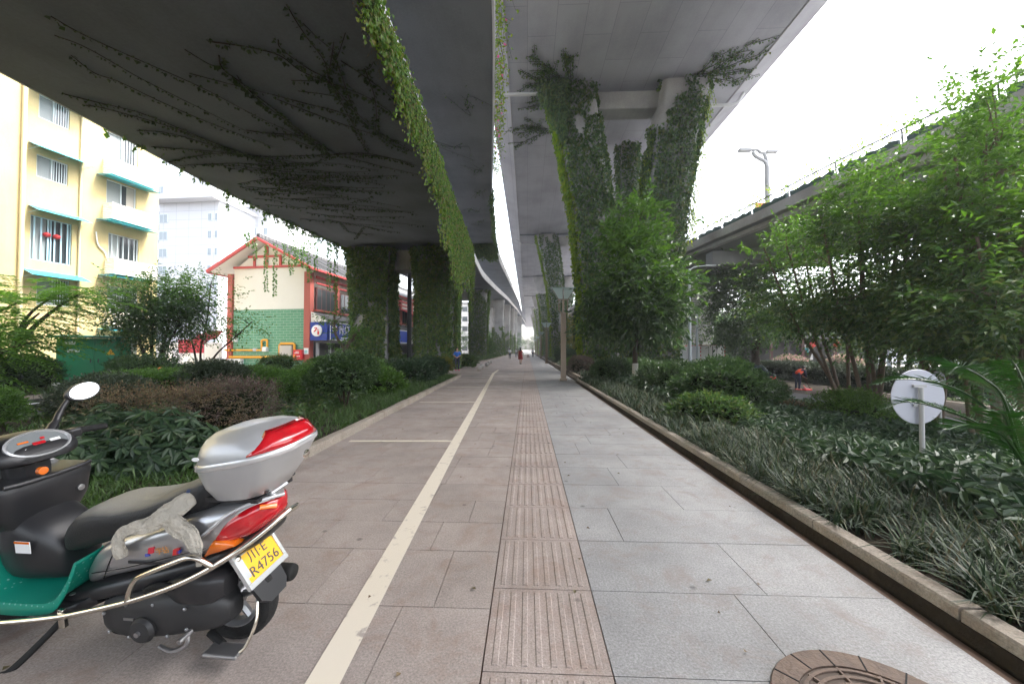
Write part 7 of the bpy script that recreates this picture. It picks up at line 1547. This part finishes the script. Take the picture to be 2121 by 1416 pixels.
def person(labl, loc, rz, pose={}, top=None, legs=None, dress=None, sc_=1.0, shoe=M_shoe, hairlen=.12, group=None, sleeves=True, vest=None):
    T = thing('person', labl, 'person', loc, rz, group); T.scale = (sc_, sc_, sc_); J = {k: Vector(v) for k, v in BASE.items()}; J.update({k: Vector(v) for k, v in pose.items()})
    rad = lambda k: RAD.get(k, RAD.get(k[:2]+'L', .05)); names = list(J); idx = {k: i for i, k in enumerate(names)}; V = [J[k] for k in names]; E_ = [(idx[a], idx[b]) for a, b in EDG]; Rd = [rad(k) for k in names]
    for s in 'LR':
        h, w = J['ha'+s], J['wr'+s]; d = (h-w).normalized(); q = d.cross(Vector((0, 1, .1))).normalized()
        for f, (o_, l) in enumerate(((-.022, .075), (-.008, .085), (.007, .08), (.02, .065))):
            V.append(h+q*o_+d*l*.5); Rd.append(.0085); E_.append((idx['ha'+s], len(V)-1)); V.append(h+q*o_*1.2+d*l+Vector((0, .02, 0))); Rd.append(.007); E_.append((len(V)-2, len(V)-1))
        V.append(w.lerp(h, .6)+q*(-.045)+d*.02); Rd.append(.010); E_.append((idx['ha'+s], len(V)-1))
    skinmesh('body', V, E_, Rd, M_skin, T)
    def garm(name, keys, grow, m):
        ks = [k for k in names if k in keys]; ii = {k: i for i, k in enumerate(ks)}; e = [(ii[a], ii[b]) for a, b in EDG if a in ii and b in ii]; skinmesh(name, [J[k] for k in ks], e, [rad(k)*grow+.006 for k in ks], m, T)
    if legs: garm('trousers', ('pel', 'hiL', 'knL', 'anL', 'hiR', 'knR', 'anR'), 1.16, legs)
    if top: garm('shirt', ('pel', 'spi', 'che', 'shL', 'shR')+(('elL', 'elR') if sleeves else ())+(('wrL', 'wrR') if sleeves == 2 else ()), 1.18, top)
    if vest: garm('vest', ('pel', 'spi', 'che', 'shL', 'shR'), 1.32, vest)
    if dress:
        b = MB(); ax = J['spi']-J['pel']; prof = [(J['che']+Vector((0, 0, .1)), .11, .075), (J['che'], .19, .13), (J['spi'], .155, .115), (J['pel'], .19, .14), (J['pel']+Vector((0, 0, -.2)), .225, .18), (J['pel']+Vector((0, 0, -.42)), .25, .2)]
        b.rings([[c+Vector((cos(2*pi*k/16)*a*(1+.05*sin(k*2.3)*(i > 3)), sin(2*pi*k/16)*d, 0)) for k in range(16)] for i, (c, a, d) in enumerate(prof)], False); b.build('dress', dress, T, smooth=60)
    hd = J['sku']; n_ = (J['nos']-J['sku']); n_.normalize(); b = MB(); rs = []; upd = (J['top']-J['sku']).normalized(); sdv = upd.cross(n_).normalized()
    for i in range(7):
        ph = pi*.5*(1-i/6*1.75) if i < 6 else -.7; rr = max(.01, cos(ph))*.108; back = -.018-.012*i
        rs.append([hd+upd*(.035+.09*sin(ph)-(hairlen*.3 if i > 4 else 0)-(hairlen*.6 if i > 5 else 0))+n_*(back+rr*cos(2*pi*k/14)*(.9 if cos(2*pi*k/14) < 0 else .62))+sdv*rr*sin(2*pi*k/14) for k in range(14)])
    b.rings(rs); b.build('hair', M_hair, T, smooth=70)
    b = MB()
    for s in (-1, 1): b.box(hd+n_*.088+sdv*.034*s+upd*.005, (.02, .012, .01))
    b.build('eyes', M_hair, T); b = MB(); b.box(J['jaw']+n_*.062+upd*.0, (.04, .012, .009)); b.build('mouth', mat('lips', (.35, .1, .09), .5), T)
    for s in 'LR':
        b = MB(); a, t_ = J['an'+s], J['to'+s]; f = Vector((t_.x-a.x, t_.y-a.y, 0)).normalized(); b.tube([a-f*.045+Vector((0, 0, -.045)), a+f*.03+Vector((0, 0, -.03)), t_+f*.0+Vector((0, 0, .01)), t_+f*.05], [.042, .05, .042, .022], 8); b.build('shoe', shoe, T, smooth=60)
    return T
M_bl = mat('blue_top', (.02, .12, .5), .7); M_navy = mat('navy_trousers', (.02, .025, .05), .8); M_rdr = mat('red_dress', (.32, .025, .02), .75, noise=(30, .8, (.24, .02, .018))); M_wsh = mat('white_shirt', (.66, .68, .74), .8); M_gry = mat('grey_trousers', (.12, .13, .15), .8); M_org = mat('orange_vest', (.75, .06, .01), .6); M_pk = mat('pink_shoe', (.75, .04, .16), .5)
p = at(947, 724, 26); person('woman in a bright blue top and dark leggings with pink shoes standing on the plaza', (p.x, p.y, 0), R(190), dict(elL=(-.25, .02, 1.12), wrL=(-.06, .16, 1.02), haL=(0, .18, 1.0), elR=(.25, .02, 1.12), wrR=(.08, .17, .98), haR=(.02, .19, .97), knR=(.1, .08, .5), anL=(-.12, -.03, .09), toL=(-.15, .12, .035)), M_bl, M_navy, sc_=.95, shoe=M_pk)
p = at(1078, 724, 38); rw = person('woman in a red dress walking away down the middle of the path', (p.x, p.y, 0), R(-4), dict(knL=(-.07, .14, .5), anL=(-.06, .1, .12), toL=(-.06, .26, .05), anR=(.06, -.12, .1), toR=(.06, .0, .035), elR=(.26, .02, 1.12), wrR=(.25, .14, .95), haR=(.25, .18, .9)), None, None, M_rdr, sc_=1.0, hairlen=.3)
p = at(1056, 724, 60); person('person in a white shirt and grey trousers walking on the left far ahead', (p.x, p.y, 0), R(10), dict(anL=(-.09, .2, .09), knL=(-.09, .16, .5), toL=(-.09, .36, .05)), M_wsh, M_gry, group='walkers far down the path')
p = at(1069, 724, 72); person('far walker in pale grey shirt behind the woman in red', (p.x, p.y, 0), R(0), {}, mat('pale_grey_shirt', (.45, .45, .48), .8), M_gry, group='walkers far down the path')
p = at(1073.5, 724, 75); person('far walker in black beside the pale grey shirt', (p.x, p.y, 0), R(0), {}, M_gry, M_navy, group='walkers far down the path')
p = at(1103.5, 724, 72); person('far walker in white shirt and dark trousers on the right half of the path', (p.x, p.y, 0), R(180), {}, M_wsh, M_navy, group='walkers far down the path')
p = at(1651, 724, 22.4); sw = person('street sweeper in an orange vest bending over by the far kerb', (p.x, p.y, -.88), R(-75), dict(pel=(0, -.06, .88), spi=(0, .08, 1.05), che=(0, .26, 1.16), nec=(0, .37, 1.21), jaw=(0, .43, 1.23), sku=(0, .47, 1.28), top=(0, .50, 1.35), nos=(0, .57, 1.23), shL=(-.17, .3, 1.17), elL=(-.2, .34, .92), wrL=(-.1, .48, .80), haL=(-.07, .53, .77), shR=(.17, .3, 1.17), elR=(.2, .36, .9), wrR=(.08, .52, .72), haR=(.06, .57, .70), knL=(-.1, .03, .47), knR=(.1, .03, .47)), M_navy, M_navy, sc_=1.0, shoe=mat('red_shoe', (.6, .03, .03), .5), sleeves=2, vest=M_org)
br = thing('broom', 'long-handled broom held by the street sweeper', 'broom', (p.x, p.y, -.88), R(-75)); b = MB(); b.tube([(-.06, .44, .95), (0, .62, .5), (.06, .85, .06)], .014, 6); b.build('handle', M_wood, br); b = MB(); b.rings([[Vector((.06+x, .85+y, z)) for x, y in ((-w_, -.03), (w_, -.03), (w_, .04), (-w_, .04))] for w_, z in ((.16, .0), (.05, .14))]); b.build('bristles', mat('straw', (.35, .25, .1), .9), br)
p2 = at(1676, 724, 22); dp = thing('dustpan', 'red dustpan lying by the kerb near the street sweeper', 'dustpan', (p2.x-.15, p2.y, -.88)); b = MB(); b.box((0, 0, .07), (.4, .35, .14), taper=.8); b.build('pan', M_redt, dp, bevel=.02); b = MB(); b.tube([(0, .1, .14), (.02, .3, .3)], .015, 6); b.build('handle', M_redt, dp)

# ------------------------------------------------------------------ air
if HAZE:
    hz = MB(); hz.box((-10, 110, 15), (240, 290, 40)); hm = bpy.data.materials.new('haze'); hm.use_nodes = True; t = hm.node_tree; t.nodes.remove(t.nodes['Principled BSDF']); pv = t.nodes.new('ShaderNodeVolumePrincipled'); pv.inputs['Color'].default_value = (.93, .95, .98, 1); pv.inputs['Density'].default_value = HAZE; pv.inputs['Anisotropy'].default_value = .2
    t.links.new(pv.outputs[0], t.nodes['Material Output'].inputs['Volume']); tag(hz.build('haze', hm), kind='stuff')
